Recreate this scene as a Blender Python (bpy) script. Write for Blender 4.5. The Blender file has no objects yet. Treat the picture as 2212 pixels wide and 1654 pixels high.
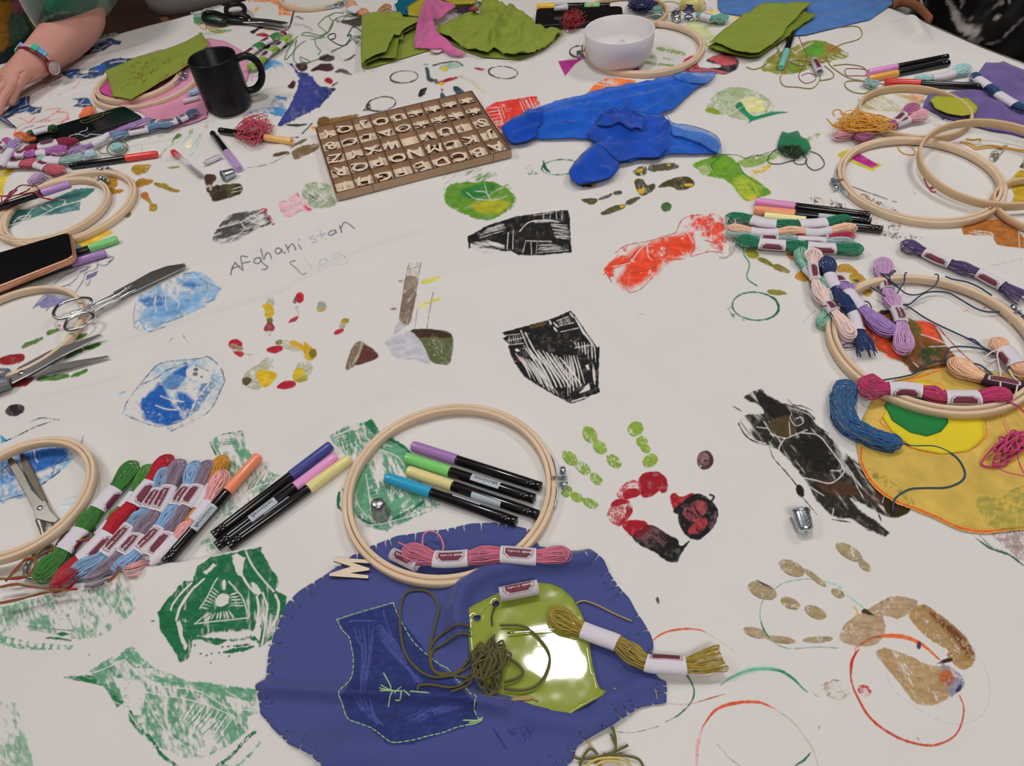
import bpy, math, random
import numpy as np
from mathutils import Matrix
random.seed(5); RNG=np.random.default_rng(5)
SC=bpy.context.scene; COLL=SC.collection
# ---------------- camera, world, lights, exposure ----------------
FPX,PITCH,ROLL,H0=1577.46,0.8326662,0.1180794,0.605
cr_,sr_,cp_,sp_=math.cos(ROLL),math.sin(ROLL),math.cos(PITCH),math.sin(PITCH)
RIGHT=np.array([cr_,-sr_*sp_,-sr_*cp_]); DOWN=np.array([-sr_,-cr_*sp_,-cr_*cp_]); FWD=np.array([0,cp_,-sp_])
cam=bpy.data.objects.new('camera',bpy.data.cameras.new('camera')); COLL.objects.link(cam)
cam.data.sensor_fit='HORIZONTAL'; cam.data.sensor_width=36; cam.data.lens=FPX/2212*36; cam.data.clip_start=.02
m=Matrix.Identity(4)
for i in range(3): m[i][0]=RIGHT[i]; m[i][1]=-DOWN[i]; m[i][2]=-FWD[i]
m[2][3]=H0; cam.matrix_world=m; SC.camera=cam
SC.view_settings.view_transform='Standard'; SC.view_settings.look='None'
SC.view_settings.gamma=1; SC.view_settings.use_curve_mapping=False; SC.view_settings.exposure=0.22
wd=bpy.data.worlds.new('world'); SC.world=wd; wd.use_nodes=True
wd.node_tree.nodes['Background'].inputs[0].default_value=(.9,.93,1,1); wd.node_tree.nodes['Background'].inputs[1].default_value=.25
FLOOR=-.74; CEIL=1.9
LAMPS=[(0.04,.99,.17,.13,7.5),(1.45,1.3,.6,.6,8),(-1.5,1.1,.6,.6,8),(0.3,-1.0,1.2,.6,8)]
for i,(x,y,sx,sy,pw) in enumerate(LAMPS):
    la=bpy.data.lights.new('ceiling_lamp_light','AREA'); la.shape='RECTANGLE'; la.size=sx; la.size_y=sy; la.energy=pw; la.color=(1,.972,.962)
    lo=bpy.data.objects.new('ceiling_lamp_light',la); lo.location=(x,y,CEIL-.035); COLL.objects.link(lo)
# ---------------- helpers ----------------
def lin(c):
    if isinstance(c,str): c=[int(c[i:i+2],16) for i in (0,2,4)]
    c=np.asarray(c,float)/255
    return np.where(c<=.04045,c/12.92,((c+.055)/1.055)**2.4)
def colr(c): return np.clip(lin(c)*1.08,0,.92)
CLOTH=np.array([.715,.69,.665])
ZO=dict(a=(0,0,3.675),b=(500,0,3.675),c=(1050,0,3.675),d=(1612,0,3.675),e=(0,350,3.675),f=(450,350,3.675),g=(1000,350,3.675),h=(1550,380,3.308),
 i=(0,750,3.675),j=(0,1150,3.282),k=(450,850,3.675),l=(850,850,3.675),m=(540,1200,3.643),n=(1000,1200,3.643),o=(1550,780,3.308),p=(1550,1154,3.308),
 A=(0,0,7.35),B=(0,200,7.35),C=(240,190,7.35),D=(420,0,7.35),E=(690,0,6.144),F=(1120,0,6.144),G=(1400,0,7.35),H=(1912,0,7.35),I=(0,1000,5.17),
 J=(1660,480,5.513),K=(1960,640,4.135),L=(1540,420,5.53),M=(1070,640,6.616),N=(330,1150,5.513),O=(240,540,3.939),P=(1280,880,4.727),Q=(720,860,4.0346),
 R=(1770,170,4.864),S=(1230,0,6.703),T=(1760,570,4.865),U=(0,900,4.596),V=(0,340,7.135),W=(180,90,5.53),X=(670,180,4.9156),z=(0,0,1.))
def PX(s):
    if not isinstance(s,str): return np.asarray(s,float).reshape(-1,2)
    t=s.split(); ox,oy,f=ZO[t[0]]; v=np.array(t[1:],float).reshape(-1,2)
    return v/f+np.array([ox,oy])
def vn(x,y,seed=0):
    xi=np.floor(x).astype(np.int64); yi=np.floor(y).astype(np.int64); fx=x-xi; fy=y-yi
    fx=fx*fx*(3-2*fx); fy=fy*fy*(3-2*fy)
    def hs(a,b):
        h=(a*374761393+b*668265263+seed*974634777)&0xffffffff
        h=((h^(h>>13))*1274126177)&0xffffffff
        return ((h^(h>>16))&0xffff)/65535.
    a=hs(xi,yi);b=hs(xi+1,yi);c=hs(xi,yi+1);d=hs(xi+1,yi+1)
    return (a*(1-fx)+b*fx)*(1-fy)+(c*(1-fx)+d*fx)*fy
def fbm(x,y,seed=0,o=3):
    r=0;a=.5;t=0
    for k in range(o): r=r+a*vn(x*2**k+17.3*k,y*2**k-9.1*k,seed+k); t+=a; a*=.5
    return r/t
def rays(p):
    u=(p[:,0]-1106)/FPX; v=(p[:,1]-827)/FPX
    return FWD[None]+u[:,None]*RIGHT[None]+v[:,None]*DOWN[None]
def Wz(p,z):
    d=rays(PX(p)); t=(np.asarray(z)-H0)/d[:,2]
    q=d*t[:,None]; q[:,2]+=H0; return q
def proj(q):
    r=q-np.array([0,0,H0]); z=r@FWD
    return np.stack([1106+FPX*(r@RIGHT)/z,827+FPX*(r@DOWN)/z],1)
def mmpx(q):   # metres per pixel at a point
    return float((np.asarray(q)-np.array([0,0,H0]))@FWD)/FPX
def segd(P,A,B):
    d=B-A; L=(d*d).sum(1)+1e-18
    t=np.clip(((P[:,None,:]-A[None])*d[None]).sum(2)/L,0,1)
    c=A[None]+t[...,None]*d[None]
    return np.hypot(P[:,None,0]-c[...,0],P[:,None,1]-c[...,1]),t,c
def inside(P,G):
    x,y=P[:,0][:,None],P[:,1][:,None]; A=G; B=np.roll(G,-1,0)
    c=((A[:,1]>y)!=(B[:,1]>y))&(x<(B[:,0]-A[:,0])*(y-A[:,1])/(B[:,1]-A[:,1]+1e-15)+A[:,0])
    return c.sum(1)%2==1
def chunked(fn,P,n=20000): return np.concatenate([fn(P[i:i+n]) for i in range(0,len(P),n)]) if len(P) else np.zeros(0)
def sdpoly(P,G):
    B=np.roll(G,-1,0)
    return chunked(lambda q: np.where(inside(q,G),-1,1)*segd(q,G,B)[0].min(1),P)
def spl(p,n=None,closed=False,step=None):
    p=np.asarray(p,float)
    if closed: p=np.vstack([p[-1:],p,p[:2]])
    else: p=np.vstack([2*p[0]-p[1],p,2*p[-1]-p[-2]])
    k=len(p)-3; m_=n or 8*k
    # distribute by chord length
    L=np.linalg.norm(np.diff(p[1:-1],axis=0),axis=1); cum=np.r_[0,np.cumsum(L)]
    s=np.linspace(0,cum[-1],m_,endpoint=not closed); i=np.clip(np.searchsorted(cum,s,side='right')-1,0,k-1); t=((s-cum[i])/(L[i]+1e-12))[:,None]
    a,b,c,d=p[i],p[i+1],p[i+2],p[i+3]
    return .5*(2*b+(c-a)*t+(2*a-5*b+4*c-d)*t*t+(3*b-a-3*c+d)*t**3)
# --- cloth height field ---
EDGE=None
CREASE=[("f 340 30 500 230 620 430 800 650 900 830 1050 1010 1250 1270 1400 1450 1530 1654",.0007,.0022),
 ("f 660 700 830 870 1000 1090 1200 1330 1360 1400",.0006,.002),("l 60 0 220 210 330 330",-.0006,.0025),
 ("z 140 795 410 705 600 650 760 560 1000 480",.0035,.014),("z 0 745 300 640 470 560",.002,.012),("z 610 985 860 865 1000 800",.003,.016),
 ("z 1180 560 1400 760 1700 1010",.0025,.02),("z 560 330 690 300",.0025,.012),("z 430 275 520 215 640 190",.004,.014),("z 260 330 420 300",.0025,.01),
 ("z 120 150 330 90",.002,.008),("z 90 210 250 175",.002,.008),("z 640 70 700 110 760 160",.003,.012),("z 1640 480 1800 560",.002,.014),
 ("z 1955 45 1975 75 1985 100",.012,.02),("z 1500 900 1800 1200 2000 1500",.0025,.03),("z 1600 1500 1850 1560 2100 1500",.004,.03),
 ("z 900 620 1010 590 1200 560",.0015,.012),("z 300 820 180 850 60 880",.003,.01),("z 460 880 280 950",.002,.02)]
RIDGE=None
def hgt(x,y):
    x=np.asarray(x,float); y=np.asarray(y,float); P=np.stack([x.ravel(),y.ravel()],1)
    z=(fbm(P[:,0]*5,P[:,1]*5,3,2)-.5)*.005+(fbm(P[:,0]*22+P[:,1]*14,P[:,1]*8,9,2)-.5)*.0012
    for W,hh,ww in CRW:
        lo=W.min(0)-4*ww; hi=W.max(0)+4*ww
        k=np.where((P>lo).all(1)&(P<hi).all(1))[0]
        if len(k)==0: continue
        d,t,_=segd(P[k],W[:-1],W[1:]); j=d.argmin(1); dm=d[np.arange(len(k)),j]
        s=(j+t[np.arange(len(k)),j])/(len(W)-1); fade=np.clip(np.minimum(s,1-s)*6,0,1)
        z[k]+=hh*np.exp(-(dm/ww)**2)*fade
    # the fold in the near left corner: steep on the far side, long on the near side
    k=np.where((P[:,1]<RL[:,1].max()+.05)&(P[:,0]<RL[:,0].max()+.1))[0]
    if len(k):
        Q=P[k]; d,t,c=segd(Q,RL[:-1],RL[1:]); j=d.argmin(1); a=np.arange(len(k)); dm=d[a,j]
        dirv=(RL[1:]-RL[:-1])[j]; cross=dirv[:,0]*(Q[:,1]-RL[j,1])-dirv[:,1]*(Q[:,0]-RL[j,0])
        far=cross>0
        s=(j+t[a,j])/(len(RL)-1); hh=.018*np.clip((1-s)*2.2,0,1)
        g=np.where(far,np.exp(-(dm/.0028)**2),np.exp(-(dm/.075)**2))
        z[k]+=hh*g
    return z.reshape(x.shape)
CRW=[];RL=np.array([[-9,-9],[-8,-9.]])
CRW=[(Wz(c,0)[:,:2],a*1.6,b) for c,a,b in CREASE]
RL=Wz("z -160 1352 0 1312 150 1278 300 1242 400 1217 480 1195 570 1168",.006)[:,:2]
def Wg(p,z=0.):
    p=PX(p); z=np.asarray(z,float)*np.ones(len(p)); h=np.zeros(len(p))
    for _ in range(4): q=Wz(p,h+z); h=hgt(q[:,0],q[:,1])
    return Wz(p,h+z)
# --- materials ---
MATS={}
def mat(name,c=None,rough=.6,metal=0.,spec=.5,var=.06,nscale=60,bump=0.,bscale=400,coat=0.,vcol=False,alpha=1.,stretch=None,sheen=0.,trans=0.,ior=1.45,bdist=.0006):
    if name in MATS: return MATS[name]
    M=bpy.data.materials.new(name); M.use_nodes=True; nt=M.node_tree; N=nt.nodes; Lk=nt.links; B=N['Principled BSDF']
    B.inputs['Roughness'].default_value=rough; B.inputs['Metallic'].default_value=metal; B.inputs['Specular IOR Level'].default_value=spec
    B.inputs['Coat Weight'].default_value=coat; B.inputs['Sheen Weight'].default_value=sheen; B.inputs['Alpha'].default_value=alpha
    B.inputs['Transmission Weight'].default_value=trans; B.inputs['IOR'].default_value=ior
    tc=N.new('ShaderNodeTexCoord'); mp=N.new('ShaderNodeMapping'); Lk.new(tc.outputs['Object'],mp.inputs[0])
    if stretch: mp.inputs['Scale'].default_value=stretch
    nz=N.new('ShaderNodeTexNoise'); nz.inputs['Scale'].default_value=nscale; nz.inputs['Detail'].default_value=3; Lk.new(mp.outputs[0],nz.inputs['Vector'])
    mr=N.new('ShaderNodeMapRange'); mr.inputs[3].default_value=1-var; mr.inputs[4].default_value=1+var; Lk.new(nz.outputs[0],mr.inputs[0])
    mx=N.new('ShaderNodeMix'); mx.data_type='RGBA'; mx.blend_type='MULTIPLY'; mx.inputs[0].default_value=1
    if vcol:
        at=N.new('ShaderNodeAttribute'); at.attribute_name='Col'; Lk.new(at.outputs[0],mx.inputs[6])
    else: mx.inputs[6].default_value=(*c,1)
    Lk.new(mr.outputs[0],mx.inputs[7]); Lk.new(mx.outputs[2],B.inputs['Base Color'])
    if bump:
        n2=N.new('ShaderNodeTexNoise'); n2.inputs['Scale'].default_value=bscale; Lk.new(mp.outputs[0],n2.inputs['Vector'])
        bp=N.new('ShaderNodeBump'); bp.inputs['Strength'].default_value=bump; bp.inputs['Distance'].default_value=bdist
        Lk.new(n2.outputs[0],bp.inputs['Height']); Lk.new(bp.outputs[0],B.inputs['Normal'])
    MATS[name]=M; return M
def cm(hexc,kind='plain'):
    c=colr(hexc); k=f"{kind}_{hexc}"
    if kind=='plain': return mat(k,c,.55)
    if kind=='thread': return mat(k,c,.75,spec=.25,var=.14,nscale=300,sheen=.2)
    if kind=='plastic': return mat(k,c,.28,spec=.5,var=.02,coat=.25)
    if kind=='fabric': return mat(k,c,.85,spec=.2,var=.07,nscale=40,bump=.25,bscale=900)
    if kind=='paper': return mat(k,c,.7,spec=.3,var=.05,nscale=200)
    if kind=='wood': return mat(k,c,.62,spec=.3,var=.17,nscale=1,stretch=(22,22,520),bump=.35,bscale=1,bdist=.0004)
    if kind=='mdf': return mat(k,c,.75,spec=.2,var=.07,nscale=70)
M_CLOTH=mat('cotton_cloth',CLOTH,.92,spec=.15,var=.02,nscale=14,bump=.12,bscale=1500)
M_PRINT=mat('printed_paint',None,.8,spec=.25,vcol=True,var=.04,nscale=500)
M_SKIN=mat('skin',colr('c79083'),.55,spec=.35,var=.08,nscale=35,bump=.12,bscale=500)
M_STEEL=mat('steel',(.62,.63,.65),.22,metal=1.,var=.06,nscale=40)
M_STEELD=mat('worn_steel',(.34,.32,.29),.38,metal=1.,var=.25,nscale=60)
M_STEELG=mat('brushed_steel',(.42,.42,.42),.35,metal=1.,var=.06,nscale=300)
M_ZINC=mat('zinc_metal',(.55,.62,.68),.3,metal=1.,var=.08,nscale=200)
M_BLADE=mat('polished_blade',(.60,.60,.60),.3,metal=1.,var=.08,nscale=60)
M_BLACK=mat('black_plastic',(.006,.006,.007),.2,spec=.55,var=.05,coat=.3)
M_BLACKM=mat('matte_black_plastic',(.008,.008,.009),.42,spec=.5,var=.05)
M_GLASS=mat('clear_plastic',(.85,.85,.86),.08,alpha=.28,coat=.5,var=.01)
M_SCREEN=mat('black_glass',(.006,.006,.007),.08,spec=.6,var=.3,nscale=9)
M_WOOD=cm('d6bea2','wood')
M_WOOD2=cm('cdb08c','wood')
M_PLY=cm('d9c8b2','mdf'); M_BOX=cm('b89a80','mdf'); M_CHAR=cm('57382a','mdf')
# --- mesh / objects ---
WLOC={}
def mk(name,V,F,mats,parent=None,smooth=True,col=None,mi=None,label=None):
    V=np.asarray(V,float)
    me=bpy.data.meshes.new(name)
    base=WLOC[parent.name] if parent is not None else np.array([(V[:,0].min()+V[:,0].max())/2,(V[:,1].min()+V[:,1].max())/2,V[:,2].min()])
    Vl=V-base
    if isinstance(F,np.ndarray):
        n=F.shape[1]; me.vertices.add(len(V)); me.vertices.foreach_set('co',Vl.astype(np.float32).ravel())
        me.loops.add(F.size); me.loops.foreach_set('vertex_index',F.astype(np.int32).ravel())
        me.polygons.add(len(F)); me.polygons.foreach_set('loop_start',np.arange(0,F.size,n,dtype=np.int32))
        me.update(calc_edges=True)
    else: me.from_pydata([tuple(v) for v in Vl],[],[tuple(int(i) for i in f) for f in F])
    for q in (mats if isinstance(mats,(list,tuple)) else [mats]): me.materials.append(q)
    if mi is not None: me.polygons.foreach_set('material_index',np.asarray(mi,np.int32))
    me.polygons.foreach_set('use_smooth',np.full(len(me.polygons),bool(smooth)))
    if col is not None:
        at=me.color_attributes.new('Col','FLOAT_COLOR','POINT'); c4=np.ones((len(V),4),np.float32); c4[:,:3]=col; at.data.foreach_set('color',c4.ravel())
    me.validate(); me.update()
    o=bpy.data.objects.new(name,me); COLL.objects.link(o)
    if parent is not None: o.parent=parent; WLOC[o.name]=base
    else: o.location=base; WLOC[o.name]=base
    if label: o['label']=label
    return o
def tag(o,label,cat,group=None):
    o['label']=label; o['category']=cat
    if group: o['group']=group
    return o
def thing(name,loc,label,cat,group=None):
    o=bpy.data.objects.new(name,None); COLL.objects.link(o); o.empty_display_size=.02; o.location=loc; WLOC[o.name]=np.asarray(loc,float)
    return tag(o,label,cat,group)
def struct(o): o['kind']='structure'; return o
def join(parts):
    V=[];F=[];n=0
    for v,f in parts: V.append(v); F.append(np.asarray(f)+n); n+=len(v)
    return np.vstack(V),np.vstack(F)
def tubes(paths,r,n=6,closed=False,flat=1.):
    out=[]
    for p in paths:
        p=np.asarray(p,float); m_=len(p)
        if closed: t=np.roll(p,-1,0)-np.roll(p,1,0)
        else: t=np.gradient(p,axis=0)
        t/=np.linalg.norm(t,axis=1)[:,None]+1e-12
        up=np.array([0,0,1.]); s=np.cross(t,up); sn=np.linalg.norm(s,axis=1)[:,None]; s=np.where(sn>.15,s/(sn+1e-9),np.array([1.,0,0])); 
        for i in range(1,m_):
            if s[i]@s[i-1]<0: s[i]*=-1
        s-=(s*t).sum(1)[:,None]*t; s/=np.linalg.norm(s,axis=1)[:,None]+1e-12
        b=np.cross(s,t)
        rr=np.asarray(r,float)*np.ones(m_) if np.ndim(r)<2 else r
        a=np.linspace(0,2*math.pi,n,endpoint=False)
        V=(p[:,None]+rr[:,None,None]*(np.cos(a)[None,:,None]*s[:,None]+flat*np.sin(a)[None,:,None]*b[:,None])).reshape(-1,3)
        I=np.arange(m_ if closed else m_-1); J=(I+1)%m_; k=np.arange(n); k2=(k+1)%n
        F=np.stack([(I[:,None]*n+k),(I[:,None]*n+k2),(J[:,None]*n+k2),(J[:,None]*n+k)],-1).reshape(-1,4)
        if not closed:
            V=np.vstack([V,p[0],p[-1]]); a0=m_*n
            F=np.vstack([F,np.stack([np.full(n,a0),k2,k,np.full(n,a0)],1)[:, [0,1,2,2]],np.stack([np.full(n,a0+1),(m_-1)*n+k,(m_-1)*n+k2,(m_-1)*n+k2],1)])
        out.append((V,F))
    V,F=join(out); return V,[list(dict.fromkeys(f)) for f in F.tolist()] if not closed else F
def lathe(prof,A,axis,n=24,up=(0,0,1)):
    # prof: list of (distance along axis, radius)
    axis=np.asarray(axis,float); axis/=np.linalg.norm(axis); up=np.asarray(up,float)
    s=np.cross(axis,up); s=s/np.linalg.norm(s) if np.linalg.norm(s)>1e-6 else np.array([1.,0,0]); b=np.cross(s,axis)
    a=np.linspace(0,2*math.pi,n,endpoint=False); pr=np.asarray(prof,float)
    V=(np.asarray(A)+pr[:,0,None,None]*axis+pr[:,1,None,None]*(np.cos(a)[None,:,None]*s+np.sin(a)[None,:,None]*b)).reshape(-1,3)
    I=np.arange(len(pr)-1); k=np.arange(n); k2=(k+1)%n
    F=np.stack([(I[:,None]*n+k),((I[:,None]+1)*n+k),((I[:,None]+1)*n+k2),(I[:,None]*n+k2)],-1).reshape(-1,4)
    return V,F
def box(c,sx,sy,sz,ang=0.):
    v=np.array([[x,y,z] for z in (-.5,.5) for y in (-.5,.5) for x in (-.5,.5)])*[sx,sy,sz]
    R=np.array([[math.cos(ang),-math.sin(ang),0],[math.sin(ang),math.cos(ang),0],[0,0,1]])
    return v@R.T+np.asarray(c),np.array([[0,2,3,1],[4,5,7,6],[0,1,5,4],[2,6,7,3],[0,4,6,2],[1,3,7,5]])
def extrude(poly,z0,z1,bev=0.):
    # poly Nx2 or Nx3 world outline (convex or not) -> ngon prism
    P=np.asarray(poly,float)[:,:2]
    if ((P[:,0]*np.roll(P[:,1],-1)-np.roll(P[:,0],-1)*P[:,1]).sum())<0: P=P[::-1]
    n=len(P); z0=np.asarray(z0)*np.ones(n); z1=np.asarray(z1)*np.ones(n)
    rings=[np.c_[P,z0],np.c_[P,z1]]
    if bev:
        nrm=np.roll(P,-1,0)-np.roll(P,1,0); nrm=np.c_[-nrm[:,1],nrm[:,0]]; nrm/=np.linalg.norm(nrm,axis=1)[:,None]+1e-12
        rings=[np.c_[P,z0],np.c_[P,z1-bev],np.c_[P+nrm*bev,z1]]
    V=np.vstack(rings); F=[list(range(n))[::-1],list(range((len(rings)-1)*n,len(rings)*n))]
    for k in range(len(rings)-1):
        for i in range(n): F.append([k*n+i,k*n+(i+1)%n,(k+1)*n+(i+1)%n,(k+1)*n+i])
    return V,F
def patch(G,cell,ay=1.):
    Gs=G if isinstance(G,list) else [G]; G=Gs[0]; EA=np.vstack(Gs); EB=np.vstack([np.roll(g,-1,0) for g in Gs])
    def ins(q):
        r=inside(q,Gs[0])
        for g in Gs[1:]: r=r&~inside(q,g)
        return r
    lo=G.min(0)-cell; hi=G.max(0)+cell; nx=int((hi[0]-lo[0])/cell)+2; ny=int((hi[1]-lo[1])/(cell*ay))+2
    X,Y=np.meshgrid(lo[0]+cell*np.arange(nx),lo[1]+cell*ay*np.arange(ny)); P=np.stack([X.ravel(),Y.ravel()],1)
    C=np.stack([(X[:-1,:-1]+cell/2).ravel(),(Y[:-1,:-1]+cell*ay/2).ravel()],1)
    keep=chunked(ins,C)
    i=(np.arange(ny-1)[:,None]*nx+np.arange(nx-1)[None]).ravel()[keep]
    F=np.stack([i,i+1,i+nx+1,i+nx],1)
    cnt=np.bincount(F.ravel(),minlength=len(P)); used=cnt>0; bd=used&(cnt<4)
    b=np.where(bd)[0]
    if len(b):
        for s in range(0,len(b),2000):
            q=b[s:s+2000]; d,t,c=segd(P[q],EA,EB); j=d.argmin(1); P[q]=c[np.arange(len(q)),j]
    re=np.cumsum(used)-1
    return P[used],re[F],bd[used]
def solid(P,F,z0,z1):
    # closed thin sheet between heights z0 and z1
    n=len(P); V=np.vstack([np.c_[P,z1],np.c_[P,z0]])
    E=np.vstack([F[:,[0,1]],F[:,[1,2]],F[:,[2,3]],F[:,[3,0]]]); key=np.sort(E,1); key=key[:,0]*10**7+key[:,1]
    u,ix,ct=np.unique(key,return_index=True,return_counts=True); e=E[ix[ct==1]]
    S=np.stack([e[:,0],e[:,0]+n,e[:,1]+n,e[:,1]],1)
    return V,np.vstack([F,F[:,::-1]+n,S])
# --- paint engine: a flat print is a fine mesh with per vertex colour lying on a surface ---
def op_p(pts,c,**k): return ('p',PX(pts),c,k)
def op_l(pts,w,c,**k): return ('l',PX(pts),c,dict(k,w=w))
def ell(at_,rx,ry,ang,c,**k):
    q=PX(at_); f=ZO[at_.split()[0]][2]; a=np.linspace(0,2*math.pi,22,endpoint=False); ca,sa=math.cos(math.radians(ang)),math.sin(math.radians(ang))
    x=rx*np.cos(a)/f; y=ry*np.sin(a)/f
    return ('p',q[0]+np.stack([x*ca-y*sa,x*sa+y*ca],1),c,k)
def paint(px,ops,base,seed=1):
    n=len(px); C=np.tile(np.asarray(base,float),(n,1)); A=np.zeros(n)
    for oi,(kind,pts,c,k) in enumerate(ops):
        w=k.get('w',0); en=k.get('n',1.0); es=k.get('s',7.); soft=k.get('soft',.8); cov=k.get('cov',1.); al=k.get('a',1.); sd_=seed*31+oi
        pad=w+en*2+soft*3+2
        idx=np.where((px>pts.min(0)-pad).all(1)&(px<pts.max(0)+pad).all(1))[0]
        if len(idx)==0: continue
        q=px[idx]
        if kind=='p': d=sdpoly(q,spl(pts,len(pts)*4,True) if k.get('sm') and len(pts)>3 else pts)
        else:
            ln=spl(pts,max(8,len(pts)*5)) if k.get('sm',1) and len(pts)>2 else pts
            m_=len(ln)-1; tp=k.get('tp',0.)
            def f_(qq):
                dd,t,_=segd(qq,ln[:-1],ln[1:]); j=dd.argmin(1); a=np.arange(len(qq)); s=(j+t[a,j])/m_
                ww=w/2*(1-tp*np.abs(2*s-1)**2); return dd[a,j]-ww
            d=chunked(f_,q)
        d=d+(fbm(q[:,0]/es,q[:,1]/es,sd_,2)-.5)*2*en
        m_=np.clip(.5-d/(2*soft),0,1)
        if cov<1:
            ts=k.get('ts',5.); an=math.radians(k.get('ang',0)); st=k.get('st',1.)
            u=(q[:,0]*math.cos(an)+q[:,1]*math.sin(an))/(ts*st); v=(-q[:,0]*math.sin(an)+q[:,1]*math.cos(an))/ts
            nz=fbm(u,v,sd_+7,3)*.75+fbm(u*.22,v*.22,sd_+11,2)*.6-.17
            th=.5+(.5-cov)*.75
            m_=m_*np.clip((nz-th)/k.get('hard',.26)+.5,0,1)
        m_=m_*al
        if c is not None:
            tn=fbm(q[:,0]/9.,q[:,1]/9.,sd_+3,3); m_=m_*np.clip(.80+.45*tn,0,1)
            c_=np.clip(colr(c)[None]*(1+(fbm(q[:,0]/14.,q[:,1]/5.,sd_+5,2)-.5)[:,None]*.55),0,.95)
        else: c_=np.asarray(base,float)
        C[idx]=C[idx]*(1-m_[:,None])+c_*m_[:,None]
        A[idx]=m_ if False else (np.maximum(A[idx],m_) if c is not None else A[idx]*(1-m_*.999))
    return C,A
NPRINT=[0]; CSURF=[hgt]
def print_on(parent,name,ops,label=None,cell=1.35,dz=.0002,base=None,surf=None,mt=None):
    NPRINT[0]+=1
    allp=np.vstack([np.vstack([o[1].min(0)-o[3].get('w',0)/2-2*o[3].get('n',1)-2,o[1].max(0)+o[3].get('w',0)/2+2*o[3].get('n',1)+2]) for o in ops])
    lo=allp.min(0); hi=allp.max(0); lo=np.maximum(lo,[-60,-30]); hi=np.minimum(hi,[2272,1720])
    cs=np.array([lo,[hi[0],lo[1]],hi,[lo[0],hi[1]]]); w=Wz(cs,0)
    ctr=w.mean(0); sz=mmpx(ctr); el=-rays(((lo+hi)/2)[None])[0]; sn=el[2]/np.linalg.norm(el)
    cx=cell*sz; cy=cell*sz/max(sn,.3)
    x=np.arange(w[:,0].min(),w[:,0].max()+cx,cx); y=np.arange(w[:,1].min(),w[:,1].max()+cy,cy)
    X,Y=np.meshgrid(x,y); q=np.stack([X.ravel(),Y.ravel()],1)
    z=(surf or CSURF[0])(q[:,0],q[:,1]); V=np.c_[q,z+dz]; px=proj(V)
    b=CLOTH if base is None else base
    C,A=paint(px,ops,b,NPRINT[0]); V[:,2]=z+dz*np.clip(A*2.5,.2,1)
    nx=len(x); ny=len(y); i=(np.arange(ny-1)[:,None]*nx+np.arange(nx-1)[None]).ravel()
    F=np.stack([i,i+1,i+nx+1,i+nx],1); keep=(A[F].max(1)>.04); F=F[keep]
    if len(F)==0: return None
    us=np.unique(F); re=np.zeros(len(V),int); re[us]=np.arange(len(us))
    o=mk(name,V[us],re[F],mt or M_PRINT,parent,True,C[us],label=label)
    if ncomp(len(us),re[F])>1: o['kind']='stuff'   # broken flecks of dry paint, too small to pick apart
    return o
def ncomp(n,F):
    lab=np.arange(n)
    while True:
        m_=lab[F].min(1); new=lab.copy(); np.minimum.at(new,F.ravel(),np.repeat(m_,F.shape[1])); new=new[new]
        if (new==lab).all(): break
        lab=new
    return len(np.unique(lab))
TXT={}
def text2d(s,size=1.,bold=0.):
    k=(s,bold)
    if k not in TXT:
        cu=bpy.data.curves.new('t','FONT'); cu.body=s; cu.align_x='CENTER'; cu.align_y='CENTER'; cu.resolution_u=3; cu.offset=bold
        o=bpy.data.objects.new('t',cu); COLL.objects.link(o); dg=bpy.context.evaluated_depsgraph_get(); me=o.evaluated_get(dg).to_mesh()
        TXT[k]=(np.array([v.co[:2] for v in me.vertices]),[list(p.vertices) for p in me.polygons])
        o.evaluated_get(dg).to_mesh_clear(); bpy.data.objects.remove(o); bpy.data.curves.remove(cu)
    v,f=TXT[k]; return v*size,f
def text3d(s,depth,bold=0.,size=1.):
    k=(s,bold,depth)
    if k not in TXT:
        cu=bpy.data.curves.new('t','FONT'); cu.body=s; cu.align_x='CENTER'; cu.align_y='CENTER'; cu.resolution_u=3; cu.offset=bold; cu.extrude=depth/2
        o=bpy.data.objects.new('t',cu); COLL.objects.link(o); dg=bpy.context.evaluated_depsgraph_get(); me=o.evaluated_get(dg).to_mesh()
        TXT[k]=(np.array([v.co[:] for v in me.vertices]),[list(p.vertices) for p in me.polygons])
        o.evaluated_get(dg).to_mesh_clear(); bpy.data.objects.remove(o); bpy.data.curves.remove(cu)
    return TXT[k]
def circfit(q):
    A=np.c_[2*q,np.ones(len(q))]; s=np.linalg.lstsq(A,(q**2).sum(1),rcond=None)[0]
    return s[:2],math.sqrt(s[2]+s[0]**2+s[1]**2)
# ---------------- room ----------------
def slab(name,c,sx,sy,sz,m_,ang=0): return struct(mk(name,*box(c,sx,sy,sz,ang),m_,smooth=False))
M_FLOOR=mat('dark_floor',colr('6a4c42'),.7,var=.25,nscale=25,bump=.2,bscale=200)
M_WALL=mat('painted_wall',colr('8a8278'),.9,var=.02)
slab('floor',(0.2,.9,FLOOR-.05),7,7,.1,M_FLOOR); slab('ceiling',(0.2,.9,CEIL+.05),7,7,.1,mat('ceiling_tile',colr('e6e4df'),.95,var=.03,nscale=80,bump=.2))
slab('wall_back',(.2,4.45,(CEIL+FLOOR)/2),7,.1,CEIL-FLOOR,M_WALL); slab('wall_front',(.2,-2.65,(CEIL+FLOOR)/2),7,.1,CEIL-FLOOR,M_WALL)
slab('wall_left',(-3.35,.9,(CEIL+FLOOR)/2),.1,7,CEIL-FLOOR,M_WALL); slab('wall_right',(3.75,.9,(CEIL+FLOOR)/2),.1,7,CEIL-FLOOR,M_WALL)
M_SKT=mat('dark_skirting',colr('4a332a'),.5,var=.1)
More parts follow.
